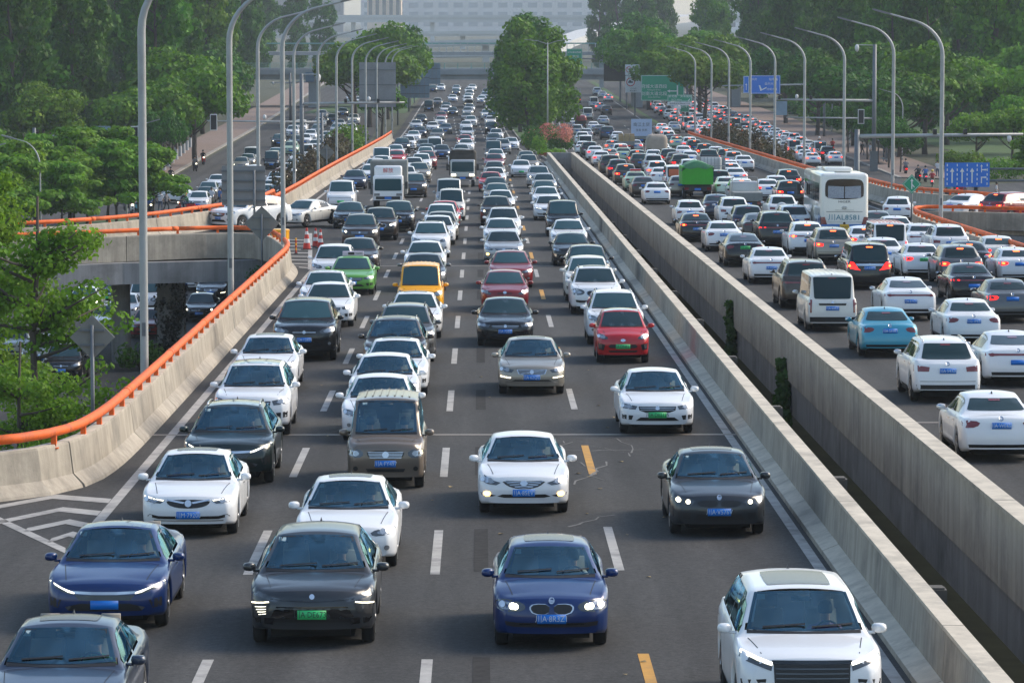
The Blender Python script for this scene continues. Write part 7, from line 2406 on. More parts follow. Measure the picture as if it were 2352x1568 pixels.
# --- light trucks
CARGO_GREY = mat("cargo_grey", (.20, .215, .21), rough=.6, noise=(1.5, .12), dirt=(.9, (.10, .10, .09), .6))
CARGO_DARK = mat("cargo_canopy", (.045, .040, .034), rough=.85, noise=(2, .25))
CARGO_GREEN = mat("cargo_green", (.03, .36, .012), rough=.6, noise=(1.5, .15))
TARP = mat("tarpaulin_green", (.05, .20, .09), rough=.7, noise=(2, .2))
TARPK = mat("tarpaulin_beige", (.32, .27, .22), rough=.8, noise=(2, .15))
CAGE = mat("cage_steel", (.28, .30, .31), rough=.5, metal=.5)
WOOD = mat("crate_wood", (.34, .25, .13), rough=.85, noise=(3, .2))
ADBOARD = mat("advert_board", (.42, .50, .66), rough=.5)
def truck(lab, x, y, facing, cab, cargo, W=1.9, L=5.8, cabH=2.1, boxH=2.9, boxW=None, group=None, m=None, surf='r'):
    """local y=0 is the end that faces the camera"""
    z = (zroad(y) if surf == 'r' else 0) + .03
    root = empty("light_truck", (x, y, z))
    root.rotation_euler = (pitch_at(y) if surf == 'r' else 0, 0, 0)
    w = W / 2
    bw_ = (boxW or W) / 2
    F_ = facing == 'F'
    # cab occupies 0..1.6 when the front shows, otherwise the far end
    c0, c1 = (0, 1.6) if F_ else (L - 1.6, L)
    cb = rounded_box("cab", -w, w, c0, c1, .55, cabH, .13, PAINTS[cab], root)
    b0, b1 = (1.75, L) if F_ else (0, L - 1.75)
    MB().box(-w * .8, w * .8, min(b0, c0) + .2, max(b1, c1) - .2, .5, .72).build("chassis", UNDER, root)
    r_ = .38
    for yy in ((.75, L - 1.1) if F_ else (1.1, L - .75)):
        for sx in (1, -1): wheel_at(root, sx * (w - .03), yy, r_, .26, sx)
    if F_:
        ws = mesh_obj("windscreen", [(xx, -.012, zz) for xx, zz in chaikin([(-w * .88, 1.18), (-w * .7, 1.16), (w * .7, 1.16), (w * .88, 1.18), (w * .89, 1.3), (w * .87, 1.78), (w * .86, 1.92), (w * .7, 1.94), (-w * .7, 1.94), (-w * .86, 1.92), (-w * .87, 1.78), (-w * .89, 1.3)], 1)], [tuple(range(24))], GLASS, root)
        MB().box(-w * .8, w * .8, -.03, -.004, .62, .80).build("bumper", BLACK, root)
        for sx in (1, -1):
            MB().box(min(sx * w * .55, sx * w * .92), max(sx * w * .55, sx * w * .92), -.025, -.004, .84, 1.0).build("headlight", LAMP_ON if cargo == 'canopy' else LAMP, root)
            MB().tube([(sx * w, .15, 1.55), (sx * (w + .22), .05, 1.6)], .02, 6).box(min(sx * (w + .12), sx * (w + .30)), max(sx * (w + .12), sx * (w + .30)), .0, .08, 1.28, 1.75).build("mirror", BLACK, root)
        MB().box(-.22, .22, -.045, -.032, .63, .77).build("number_plate", PLATE_BLUE, root)
    else:
        for sx in (1, -1): MB().box(min(sx * w * .62, sx * w * .9), max(sx * w * .62, sx * w * .9), -.03, .0, .62, .80).build("tail_light", TAIL_ON if cargo in ('cage',) else TAIL, root)
        MB().box(-w * .9, w * .9, .0, .08, .55, .84).build("rear_beam", BLACK, root)
        MB().box(-.22, .22, -.02, -.004, .60, .74).build("number_plate", PLATE_BLUE, root)
    zb = .86
    if cargo == 'box':
        rounded_box("fairing", -w * .92, w * .92, .25, 1.7, cabH - .02, cabH + .62, .16, PAINTS[cab], root)
        lettering("解放", .34, (0, .235, cabH + .30), root, S_RED)
        bx_ = MB().box(-bw_, bw_, b0, b1, zb, boxH).build("cargo_box", CARGO_GREY, root)
        n = 16
        for k in range(n + 1):
            xx = -bw_ + 2 * bw_ * k / n
            MB().box(xx - .025, xx + .025, b0 - .03, b0 - .002, zb + .02, boxH - .12).build("box_rib", CARGO_GREY, bx_)
        MB().box(-bw_ - .03, bw_ + .03, b0 - .05, b0 + .05, boxH - .10, boxH + .03).build("box_frame", CARGO_GREY, bx_)
    elif cargo == 'canopy':
        MB().box(-bw_, bw_, b0, b1, zb, 1.5).build("cargo_bed", CARGO_DARK, root)
        rounded_box("canopy", -bw_, bw_, b0 - .1, b1, 1.5, boxH, .22, CARGO_DARK, root)
        MB().box(-bw_ * .8, bw_ * .8, b0 - .12, b0 + .3, boxH - .1, boxH + .05).build("canopy_front_bow", CARGO_DARK, root)
    elif cargo == 'dump':
        MB().box(-bw_, bw_, 0, b1, 1.0, 2.25).build("dump_body", m or CARGO_GREEN, root)
        for k in range(5):
            xx = -bw_ + .1 + (2 * bw_ - .2) * k / 4
            MB().box(xx - .04, xx + .04, -.05, -.002, 1.22, 2.22).build("tailgate_rib", m or CARGO_GREEN, root)
        v, f = [], []
        nx, ny = 9, 6
        q = random.Random(3)
        for j in range(ny):
            for i in range(nx):
                a = -1 + 2 * i / (nx - 1)
                hump = .42 * (1 - abs(a) ** 1.5) + q.uniform(-.03, .03)
                v.append((a * (bw_ + .05), -.06 + (b1 + .05) * j / (ny - 1), 2.2 + hump - (.28 if abs(a) == 1 else 0)))
        for j in range(ny - 1):
            for i in range(nx - 1): f.append((j * nx + i, j * nx + i + 1, (j + 1) * nx + i + 1, (j + 1) * nx + i))
        k0 = len(v)
        for i in range(nx):
            a = -1 + 2 * i / (nx - 1)
            v.append((a * (bw_ + .05), -.07, 2.12 + .06 * math.cos(a * 7)))
        for i in range(nx - 1): f.append((k0 + i, k0 + i + 1, i + 1, i))
        mesh_obj("tarpaulin", v, f, TARP, root, smooth=True)
        MB().box(-bw_ * .8, bw_ * .8, .1, 1.2, .6, 1.18).build("axle_housing", UNDER, root)
    elif cargo == 'cage':
        MB().box(-bw_, bw_, b0, b1, zb, zb + .12).build("bed_floor", CARGO_DARK, root)
        for k in range(8):
            xx = -bw_ + .04 + (2 * bw_ - .08) * k / 7
            MB().box(xx - .02, xx + .02, b0, b0 + .04, zb + .12, boxH).build("cage_bar", CAGE, root)
        for zz in (zb + .6, boxH - .04): MB().box(-bw_, bw_, b0 - .002, b0 + .042, zz, zz + .06).build("cage_rail", CAGE, root)
        for sx in (1, -1):
            MB().box(min(sx * bw_, sx * (bw_ - .04)), max(sx * bw_, sx * (bw_ - .04)), b0 + .05, b1, zb + .12, boxH).build("cage_side", CAGE, root)
    elif cargo == 'sides':
        MB().box(-bw_, bw_, b0, b1, zb, zb + .5).build("bed", PAINTS[m] if isinstance(m, str) else CARGO_GREY, root)
        for sx in (1, -1): MB().tube([(sx * bw_ * .95, b1 - .1, zb), (sx * bw_ * .9, b1 - .1, 2.2), (0, b1 - .1, 2.3)], .03, 6).build("head_frame", CAGE, root)
    elif cargo == 'board':
        MB().box(-bw_, bw_, b0, b1, zb, zb + .3).build("bed", CARGO_GREY, root)
        ob = MB().box(-bw_ - .3, bw_ + .3, b0 + .1, b0 + .2, zb + .3, boxH + .6).build("advert_board", ADBOARD, root)
        lettering("南江土货", .5, (0, b0 + .09, boxH - .1), ob, S_INK); lettering("生态 优质", .32, (0, b0 + .09, boxH - .75), ob, S_INK)
    elif cargo == 'load':
        MB().box(-bw_, bw_, b0, b1, zb, zb + .45).build("bed", CARGO_GREY, root)
        for k in range(6):
            MB().box(-bw_ + .1 + (k % 3) * .6, -bw_ + .62 + (k % 3) * .6, b0 + .2 + (k // 3) * .9, b0 + .95 + (k // 3) * .9, zb + .45, zb + 1.05 + .2 * (k % 2)).build("crate", WOOD, root)
    elif cargo == 'hump':
        MB().box(-bw_, bw_, b0, b1, zb, zb + .5).build("bed", CARGO_DARK, root)
        rounded_box("covered_load", -bw_ - .05, bw_ + .05, b0 - .02, b1, zb + .4, boxH, .5, m or TARPK, root, 4)
    tag(root, lab, "truck", group or ("vehicles coming towards the camera" if F_ else "vehicles driving away"))
    return root
truck("box truck with grey corrugated body and red characters on its white cab fairing", -5.95, 236, 'F', 'white', 'box', 1.95, 6.4, 2.15, 3.05, 2.35)
truck("truck with dark canopy over its bed and lit headlamps in the second lane", -1.35, 281, 'F', 'silver', 'canopy', 1.9, 5.9, 2.1, 2.75, 2.1)
truck("bright green dump truck with a green tarpaulin over its load", 15.15, 254.5, 'R', 'white', 'dump', 2.05, 5.9, 2.2, 2.3, 2.15)
truck("grey cage truck ahead of the green dump truck", 18.2, 286, 'R', 'pearl', 'cage', 1.9, 5.6, 2.1, 2.2, 2.0)
truck("grey pickup truck with a head frame beside the coach", 16.6, 226, 'R', 'silver', 'sides', 1.75, 5.0, 1.95, 2.2)
truck("truck carrying a pale blue advertising board in the far away lanes", 19.4, 440, 'R', 'white', 'board', 1.9, 6, 2.1, 2.6)
truck("truck loaded with wooden crates in the far away lanes", 15.9, 398, 'R', 'silver', 'load', 1.8, 5.4, 2.0, 2.2)
truck("truck with a beige covered hump of load in the far away lanes", 17.4, 359, 'R', 'white', 'hump', 1.9, 5.6, 2.1, 2.7)
truck("small rusty red truck in the far away lane by the median", 14.6, 530, 'R', 'darkred', 'hump', 1.6, 4.6, 1.9, 2.1, m=PAINTS['darkred'])
truck("rusty red truck farther off under the median trees", 14.8, 628, 'R', 'darkred', 'hump', 1.9, 5.2, 2.0, 2.7, m=PAINTS['darkred'])
truck("grey truck near the far bridge in the away lanes", 18.0, 688, 'R', 'grey', 'cage', 1.9, 5.4, 2.0, 2.6)
# ================================================================== the traffic: kind and paint code, face or tail, x, y, lane, label or place in the lane, extras, state
GROUPS = {'A': 'vehicles coming towards the camera', 'B': 'vehicles driving away', 'C': 'vehicles on the lower oncoming road', 'D': 'vehicles on the lower away road', 'R': 'vehicles on the ramps'}
LANE = {'A0': 'the first oncoming lane', 'A1': 'the added lane by the far parapet', 'A2': 'the second oncoming lane', 'A3': 'the third oncoming lane', 'A4': 'the oncoming lane by the barrier', 'B0': 'the away lane by the parapet', 'B1': 'the second away lane', 'B2': 'the third away lane', 'B3': 'the fourth away lane', 'B4': 'the away lane by the rail', 'R0': 'the ramp', 'C0': 'the lower oncoming road, third lane', 'C1': 'the lower oncoming road, lane by the pavement', 'C2': 'the lower oncoming road, second lane', 'C3': 'the lower oncoming road, lane by the viaduct', 'D0': 'the lower away road, lane by the viaduct', 'D1': 'the lower away road, second lane', 'D2': 'the lower away road, third lane', 'D3': 'the lower away road, lane by the pavement'}
NOUN = {'sedan': 'saloon', 'saloon': 'saloon', 'fast': 'fastback saloon', 'hatch': 'hatchback', 'suv': 'sport utility', 'bigsuv': 'large sport utility', 'crossover': 'crossover', 'mpv': 'people carrier', 'microvan': 'microvan', 'van': 'van', 'minihatch': 'small hatchback'}
TINT = {'white': 'white', 'pearl': 'cream', 'silver': 'silver', 'grey': 'grey', 'charcoal': 'charcoal', 'black': 'black', 'brown': 'brown', 'taupe': 'taupe', 'champagne': 'champagne', 'beige': 'beige', 'blue': 'blue', 'navy': 'navy', 'slate': 'slate blue', 'teal': 'turquoise', 'red': 'red', 'darkred': 'dark red', 'yellow': 'yellow', 'taxi': 'green', 'mint': 'pale green', 'pine': 'dark green', 'stone': 'off-white'}
KCODE = {'S': 'sedan', 'L': 'saloon', 'X': 'fast', 'H': 'hatch', 'U': 'suv', 'B': 'bigsuv', 'C': 'crossover', 'M': 'mpv', 'V': 'microvan', 'W': 'van', 'E': 'minihatch'}
CCODE = {'w': 'white', 'p': 'pearl', 's': 'silver', 'g': 'grey', 'c': 'charcoal', 'k': 'black', 't': 'brown', 'T': 'taupe', 'h': 'champagne', 'e': 'beige', 'b': 'blue', 'n': 'navy', 'l': 'slate', 'a': 'teal', 'r': 'red', 'R': 'darkred', 'y': 'yellow', 'x': 'taxi', 'm': 'mint', 'P': 'pine', 'o': 'stone'}
CARS = [
('Ll','std2',-5.53,46.2,'A0','grey-blue saloon cut off by the lower picture edge,ahead of the blue saloon',{'sunroof': True,'open': 1},{'lit': 1}),
('Bw','boxgrille',4.37,47.5,'A4','white sport utility with large glass roof and tall black grille by the barrier',{'sunroof': 'big','open': 1},{'lit': 1}),
('Hb','kidney',1.08,54.9,'A3','royal blue hatchback with twin kidney grille and lit headlights',{'sunroof': True,'open': 1},{'lit': 2,'text': '川A·8R3Z1'}),
('Cc','pixel',-2.57,55.1,'A2','charcoal electric crossover with stacked lamp strips and green plate',{'open': 1},{'lit': 1,'plate': 'g','text': '川A·DE6736'}),
('Xb','bar',-5.9,56.8,'A0','dark blue fastback saloon with slim white lamp strips and bright nose bar',{'roofcol': True,'open': 1},{'lit': 1}),
('Sw','std',-2.37,63.8,'A2','white saloon half hidden behind the charcoal electric crossover',{'sunroof': True,'open': 1},{}),
('Lc','kidney_dark',4.51,68.4,'A4','charcoal saloon with double lit ring headlights by the concrete barrier',{'sunroof': True,'open': 1},{'lit': 2,'text': '川A·V576V'}),
('Sw','wing',-5.52,68.5,'A0','white saloon with winged dark grille beside the chevron markings',{'sunroof': True,'open': 1},{'lit': 1,'text': '川M·79200'}),
('Sw','slats',0.86,71.8,'A3','white saloon with chrome slatted grille and amber fog lamps',{'open': 1},{'lit': 1,'text': '川A·85EV9'}),
('VT','van',-2.0,76.5,'A2','dusty taupe minivan with chrome grille and ribbed roof',{'open': 1},{'text': '川A·FY497'}),
('CP','bar',-5.38,77.2,'A0','dark green crossover with slanted lamp strips close to the orange rail',{'roofcol': True,'rails': 'chrome','open': 1},{'lit': 1}),
('Sw','wrap',11.74,81.7,'B0','white saloon with round red tail lamps cut off by the picture edge',{'text': '川A·WE655'}),
('Sw','std',-2.41,86.3,'A2','white saloon hidden behind the taupe minivan',{'open': 1},{}),
('Uw','std2',-5.52,87.6,'A0','white sport utility with black roof behind the dark green crossover',{'roofcol': True,'open': 1},{}),
('Sw','std2',4.29,88.0,'A4','white saloon with green plate alone in the lane by the barrier',{'open': 1},{'plate': 'g','text': '川A·D02125'}),
('Sw','hatch',-2.48,93.0,'A2','white saloon second behind the taupe minivan',{'open': 1},{}),
('Uw','suv',12.42,96.5,'B0','white sport utility with roof rails and chrome exhaust lip by the parapet',{'rails': 'chrome'},{'text': '川A·54326'}),
('Sw','std2',-2.32,98.5,'A2','white saloon with sunroof third behind the taupe minivan',{'sunroof': True,'open': 1},{}),
('Sh','volvo',1.4,98.9,'A3','champagne saloon with slashed grille and yellow low lamps',{'sunroof': True,'open': 1},{'lit': 1,'text': '川A·62Q02'}),
('Hw','hatch',-5.91,100.2,'A0','white hatchback with swept headlights and small sunroof near the orange rail',{'sunroof': True,'open': 1},{}),
('Xw','bar',15.02,101.4,'B1','white fastback saloon with thin tail lamp bar cut off by the picture edge'),
('Ut','std',-2.44,104.0,'A2','brown sport utility with roof rails and sunroof in the second lane',{'sunroof': True,'rails': 'chrome','open': 1},{}),
('Er','round',4.31,109.9,'A4','small red electric hatchback with round face and green plate',{'roofcol': True},{'plate': 'g','text': '川A·DN8236'}),
('Ug','std2',-2.29,110.1,'A2','grey-brown sport utility directly behind the brown one with sunroof',{'rails': True},{'lit': 1}),
('Bk','std',-5.36,110.8,'A0','black sport utility with oval headlights and blue plate by the orange rail',{'text': '川A·12854'}),
('Sa','wrap',12.62,112.0,'B0','turquoise saloon with red tail lamps behind the white sport utility',{'text': '川A·S41K9'}),
('Sw','wrap',15.8,116.4,'B1','white saloon with angular red lamps beside the turquoise saloon',{'text': '川G·1F696'}),
('Lk','std2',0.8,116.6,'A3','black saloon with chrome-ringed grille ahead of the dark red cars',{'text': '川A·72B51'}),
('Uw','std',4.36,117.2,'A4','white sport utility right behind the small red electric hatchback',{'rails': 'chrome'},{}),
('Sw','hatch',-2.18,120.0,'A2','white saloon just in front of the yellow minivan',{'sunroof': True},{}),
('Wp','tall',11.93,123.3,'B0','cream van with ribbed roof beside the concrete parapet',{'text': '川A·60K33'}),
('Sw','std2',-5.27,125.6,'A0','white saloon with one bright headlight behind the black sport utility',{'lit': 2}),
('Lg','wrap',18.67,127.6,'B2','grey saloon with red L-shaped lamps near the picture edge',{'lit': 1}),
('Xw','bar',15.22,128.7,'B1','white fastback sports saloon with dark lamp bar beside the cream van',{'text': '川A·E1C38'}),
('Vy','std',-2.16,130.9,'A2','bright yellow minivan in the second lane'),
('Uw','kidney',4.2,132.1,'A4','white sport utility with dark kidney grille second behind the red hatchback',{'sunroof': True,'rails': True},{'lit': 1}),
('Lw','std',-5.7,132.9,'A0','white saloon with dark roof tucked behind another white saloon near the rail',{'roofcol': True},{}),
('HR','hatch',0.9,133.7,'A3','dark red hatchback with pale emblem behind the black saloon'),
('Bt','bar',12.14,135.2,'B0','dark brown sport utility with full-width tail lamp ahead of the cream van',{'rails': 'chrome'},{}),
('Lk','bar',18.78,138.4,'B2','glossy black saloon with lit lamps beside the white fastback',{'lit': 1}),
('Up','std2',4.17,139.6,'A4','cream sport utility third behind the small red hatchback'),
('Sx','std2',-5.1,143.9,'A0','green and silver taxi with roof sign in the lane beside the rail',{'taxi': True}),
('Sg','std',-2.28,146.3,'A2','dark saloon hidden behind the yellow minivan'),
('Mk','mpv',15.75,147.3,'B1','black people carrier with chrome bar and glowing red lamps',{'lit': 2,'text': '川A·B3K45'}),
('SR','std',1.25,148.5,'A3','dark red saloon behind the dark red hatchback',{'lit': 1}),
('Uk','std',4.4,148.7,'A4','black sport utility fourth behind the small red hatchback'),
('Uw','std',-6.03,149.3,'A0','white sport utility squeezed between the green taxi and the orange rail'),
('Ug','wrap',19.79,149.7,'B2','dark grey sport utility with brake lamps ahead of the glossy black saloon',{'lit': 2}),
('Sw','wrap',22.42,151.2,'B3','white saloon with lit lamp cut by the picture edge below the rail',{'lit': 2}),
('Lw','bar',12.09,151.3,'B0','white saloon with narrow dark lamps beside the parapet',{'text': '川A·87W54'}),
('Sw','wrap',18.92,155.0,'B2','white saloon with green plate and lit brake lamps',{'lit': 1,'plate': 'g','text': '川A·A06209'}),
('Lk','wrap',21.22,156.8,'B3','black saloon with double red lamps next to the orange rail',{'lit': 2}),
('Sw','std2',-2.39,157.2,'A2','white saloon second behind the yellow minivan',{'lit': 1}),
('St','std',-5.39,160.3,'A0','brown-grey saloon just behind the green taxi'),
('Sw','wrap',17.89,160.5,'B2','white saloon below the red-roofed van'),
('Sp','wrap',23.24,162.2,'B3','cream saloon with brake lamp near the orange rail',{'lit': 2}),
('Xk','wrap',11.99,164.9,'B0','black fastback saloon with green plate beside the parapet',{'plate': 'g','text': '川A·A8006'}),
('Hk','round',4.17,165.6,'A4','black rounded hatchback in the lane beside the concrete barrier'),
('Ww','tall',18.66,165.9,'B2','white van with red roof next to the coach',{'lit': 2,'redroof': True}),
('Uh','suv',16.18,166.7,'B1','champagne sport utility with lit brake lamps in the second lane',{'lit': 2,'text': '川A·F7392'}),
('Uk','std',-19.25,167.2,'C2','black sport utility behind the diamond sign and street tree',{'lit': 1}),
('Ls','slats',1.08,167.6,'A3','grey saloon with wide chrome grille behind the two dark red cars',{'lit': 1}),
('Uw','suv',21.92,169.8,'B3','white sport utility with roof rails beside the orange rail',{'rails': True},{'text': '川A·S3R81'}),
('Uw','std',-2.36,172.7,'A2','white sport utility with chrome roof rails third behind the yellow minivan',{'sunroof': True,'rails': 'chrome'},{'lit': 1}),
('Sw','wrap',18.36,172.9,'B2','white saloon with lit lamp directly behind the coach',{'lit': 2}),
('Sp','std2',-21.11,174.4,'C2','cream saloon low behind the street tree',{'lit': 1}),
('Cw','bar',15.74,174.7,'B1','white crossover with stubby split brake lamps and dark lower bumper',{'lit': 2}),
('Lw','bar',21.44,175.3,'B3','white saloon hidden between the red-roofed van and the white sport utility'),
('Sw','std',-23.13,178.8,'C0','white saloon at the picture edge behind the street tree',{'lit': 1}),
('Sw','wrap',11.98,179.0,'B0','white saloon with oval red lamps beside the parapet',{'text': '川A·671J3'}),
('Lw','std2',4.39,180.3,'A4','white saloon behind the black rounded hatchback',{'lit': 1}),
('Ut','std2',-6.02,182.1,'A0','brown sport utility with chrome roof rails and yellow glowing headlights by the cones',{'rails': 'chrome'},{'lit': 2}),
('Sw','std2',1.06,182.3,'A3',8,{'lit': 1}),
('Bk','bar',14.95,183.4,'B1','large black sport utility with chrome strip and lit tail lamps',{'rails': 'chrome'},{'lit': 1,'text': '川A·200GR'}),
('Sw','wrap',21.23,185.0,'B3',6),
('Sw','std',-2.17,185.7,'A2',14),
('Xt','bar',14.52,189.0,'B1','dark fastback saloon beside the large black sport utility'),
('Lk','bar',11.25,189.1,'B0','black saloon with one glowing lamp and chrome strip by the parapet',{'lit': 2,'text': '川A·68R19'}),
('SR','std2',-17.42,190.1,'C2','red saloon half hidden by the tall lamp pole under the ramp',{'lit': 1}),
('Ut','kidney',-5.27,191.1,'A0','dark brown sport utility with bright headlights behind the roof-railed brown one',{'lit': 2}),
('Sh','std2',-2.05,191.1,'A2',15),
('Uw','std',1.22,191.2,'A3',9,{'sunroof': True},{}),
('Sg','wrap',21.04,192.1,'B3',7),
('Lw','std',-19.87,192.7,'C2','white saloon beside the round ramp column',{'text': '川A·3K718'}),
('Ul','suv',14.36,195.1,'B1','black sport utility with light roof two ahead of the white saloon with oval lamps'),
('Uw','suv',16.87,195.5,'B1','white sport utility pressed against the front flank of the coach'),
('Mk','std2',4.46,195.6,'A4','tall black people carrier in the lane beside the barrier',{'lit': 1}),
('Uw','std2',-2.11,196.5,'A2',16),
('Bw','std2',-14.16,197.2,'R0','white sport utility on the curving ramp behind the orange rail',{'text': '川A·M8830','turn': -42,'fac': 'F'}),
('Lk','std2',-15.46,200.5,'C3','black saloon with lit headlights under the ramp close to the orange rail',{'lit': 2,'text': '川A·9T526'}),
('Sw','hatch',-19.73,200.6,'C2','white saloon just beyond the ramp columns'),
('Uk','std2',-4.54,201.1,'A0','black sport utility with blue plate in front of the box truck'),
('Sw','std',-22.46,205.6,'C0','white saloon seen through the leaves of the street tree'),
('Sk','std',-7.41,205.7,'A0','black saloon beside the three traffic cones'),
('Mw','kidney',-19.06,206.0,'C2','white tall people carrier with green plate between the two ramp columns',{'plate': 'g'}),
('Sp','std',-11.04,206.8,'R0','cream saloon turning off onto the ramp near the sign',{'text': '川A·5Y672','turn': -30,'fac': 'F'}),
('Sr','std2',-2.04,207.3,'A2',17,{'lit': 1}),
('Uw','suv',14.51,208.1,'B1','white sport utility with red triangular lamps ahead of the slate one'),
('Ut','std2',0.92,209.1,'A3',10,{'lit': 2}),
('Hw','wrap',12.07,209.6,'B0','white rounded hatchback beside the parapet ahead of the black saloon'),
('UR','suv',29.35,210.8,'R0','dark red sport utility on the ramp behind the orange rail',{'lit': 2,'turn': 45,'fac': 'R'}),
('Ul','bar',-21.66,211.0,'C0','slate blue sport utility with green plate behind the round column',{'lit': 2,'plate': 'g'}),
('Uw','suv',17.6,211.8,'B2','white sport utility with spare wheel on its tail beside the coach',{'spare': True}),
('Sw','wrap',27.56,214.5,'R0','white saloon on the ramp behind the orange rail',{'turn': 40,'fac': 'R'}),
('Hw','wrap',24.49,214.5,'R0','white hatchback joining from the ramp beside the coach',{'turn': 8,'fac': 'R'}),
('Sk','volvo',-15.92,215.4,'C3','black saloon with lit lamps second behind the ramp column',{'lit': 1}),
('Vp','van',-1.72,216.6,'A2','cream microvan in the second lane with two people behind the windscreen'),
('Sw','wing',4.09,216.9,'A4',12,{'lit': 1}),
('Sl','wrap',14.25,218.8,'B1','slate blue saloon behind the green dump truck'),
('Uh','std2',-23.95,220.5,'C0','champagne sport utility seen through the street tree under the ramp'),
('Sw','wing',-18.11,223.0,'C2','white saloon beside the dark ivy column'),
('Sw','std',1.26,226.8,'A3',11,{'lit': 1}),
('Mw','plain',-8.88,232.5,'A1','white electric people carrier with green plate next to the parapet wall',{'plate': 'g'}),
('Ws','std',-2.01,233.2,'A2','silver van next to the cream microvan'),
('Sw','std2',4.24,233.7,'A4',13),
('Uk','suv',17.22,235.4,'B2',9,{'lit': 2}),
('Sw','std2',-16.62,237.9,'C3','white saloon under the ramp beside the second lamp pole'),
('Uk','suv',20.47,240.8,'B3',8,{'lit': 2}),
('Sh','std',1.11,241.1,'A3',12),
('Sk','std2',-18.88,241.5,'C2','black saloon partly hidden by the ramp girder'),
('Sw','wrap',11.79,243.3,'B0','white saloon alone by the parapet behind the brown saloon'),
('Uw','suv',17.56,244.6,'B2',10,{'lit': 2}),
('Sh','wing',4.35,247.2,'A4',14,{'lit': 1}),
('Sw','wrap',19.82,250.8,'B2',11,{'lit': 1}),
('Sc','std2',1.07,254.6,'A3',13),
('Ut','std',-4.67,256.5,'A0',17,{'lit': 2}),
('Sw','wrap',17.41,256.7,'B2',12),
('St','wrap',11.53,257.0,'B0','brown saloon by the parapet between a taxi and a white saloon'),
('Sh','wrap',14.23,258.7,'B1','champagne saloon beside the green dump truck'),
('Sw','wrap',21.15,259.4,'B3',9),
('Bk','suv',17.15,262.1,'B2',13),
('Ss','std',4.64,264.2,'A4',15,{'lit': 1}),
('Ww','tall',14.38,268.0,'B1','white van with orange advert over its rear window',{'ad': True}),
('Uk','suv',22.76,268.7,'B3',10,{'lit': 2}),
('Sr','std',0.78,268.8,'A3',14),
('Sm','wrap',11.57,270.5,'B0','pale green taxi with red roof sign by the parapet',{'taxi': True}),
('Sn','std2',-9.47,274.3,'A1','navy saloon following the white electric people carrier',{'lit': 1}),
('Us','std',4.47,277.8,'A4',16,{'lit': 2}),
('Sw','wrap',19.73,281.2,'B2',14,{'lit': 1}),
('Sw','std2',1.11,281.6,'A3',15,{'lit': 1}),
('Sw','wrap',14.03,282.3,'B1',15),
('Ut','suv',11.36,284.5,'B0',14,{'lit': 2}),
('Sw','std',-5.86,285.9,'A0',18),
('Sw','std',-8.71,290.8,'A1',3),
('Ch','std2',-4.92,291.4,'A0',19,{'lit': 2}),
('Sw','wrap',16.91,291.9,'B1',16),
('Uw','suv',14.3,294.5,'B1',17,{'lit': 2}),
('Sw','wrap',20.39,296.3,'B3',11,{'lit': 2}),
('Un','suv',11.37,300.4,'B0',15,{'lit': 1}),
('Uw','suv',17.28,300.4,'B2',15),
('Sh','std2',1.18,301.3,'A3',16,{'lit': 1}),
('Sw','wrap',20.91,305.6,'B3',12),
('Hw','plain',3.45,306.3,'A4','white electric hatchback with green plate between two lanes',{'plate': 'g'}),
('Bt','suv',11.15,311.7,'B0',16),
('Sw','std2',-8.99,311.8,'A1',4),
('Uw','std',-24.2,312.9,'C0',5),
('Sw','std2',-5.74,315.5,'A0',20,{'lit': 1}),
('Uh','std2',4.19,316.6,'A4',18,{'lit': 2}),
('Us','suv',15.07,317.1,'B1',18),
('Ut','suv',17.59,319.4,'B2',16,{'lit': 1}),
('Sw','std',-17.28,319.8,'C2',9),
('Uw','std2',-5.19,320.9,'A0',21,{'lit': 1}),
('Sw','wing',-8.74,322.2,'A1',5,{'lit': 2}),
('Ut','suv',14.12,322.4,'B1',19),
('Sw','wrap',23.39,323.4,'B3',13),
('St','wing',-24.61,325.5,'C0',6,{'lit': 1}),
('Uw','std2',-25.17,326.2,'C0','white sport utility crossing the junction sideways beyond the ramp',{'lit': 2,'turn': 62}),
('Sk','std2',-17.08,329.0,'C3',4),
('SR','std2',1.26,329.5,'A3',17),
('Sw','std2',-19.28,330.1,'C2',10,{'lit': 2}),
('Us','suv',22.98,330.6,'B3',14,{'lit': 2}),
('Sk','std',-20.4,330.7,'C2','dark saloon edging into the junction behind the sign board',{'turn': -60}),
('Us','std',-24.73,331.0,'C0',8),
('UR','std2',-4.86,331.5,'A0',22,{'lit': 2}),
('Ww','van',-8.98,332.5,'A1',6),
('Bk','suv',20.96,334.0,'B3',15),
('Sw','std',-17.26,335.5,'C2',12),
('St','wrap',17.99,336.1,'B2',17),
('Uk','suv',14.49,336.6,'B1',20,{'lit': 2}),
('Sw','std',-28.13,338.6,'C1','white saloon crossing the junction farther back',{'turn': 75}),
('Sw','std2',-2.07,338.8,'A2',20),
('Sw','std2',-19.52,338.8,'C2',13),
('Sh','std2',4.31,341.1,'A4',19),
('Sw','wrap',11.35,341.3,'B0',17,{'lit': 1}),
('Sw','wrap',19.72,342.0,'B2',18),
('Uk','suv',17.7,342.1,'B2',19,{'lit': 1}),
('Uk','suv',23.09,342.6,'B3',16,{'lit': 2}),
('Hr','hatch',-7.94,345.4,'A1',7,{'lit': 2,'plate': 'g'}),
('Sw','std2',-19.49,345.7,'C2',14),
('Sw','wrap',16.54,347.4,'B1',21,{'lit': 1}),
('Sw','std2',1.5,350.4,'A3',18,{'lit': 1}),
('Sw','wing',-25.33,350.5,'C0',9),
('Sh','std2',-1.95,352.0,'A2',21),
('Sh','wrap',12.5,352.1,'B0',18,{'lit': 2}),
('Sw','std',-19.99,356.5,'C2',15),
('Sm','wrap',14.05,357.8,'B1',22,{'lit': 1,'taxi': True}),
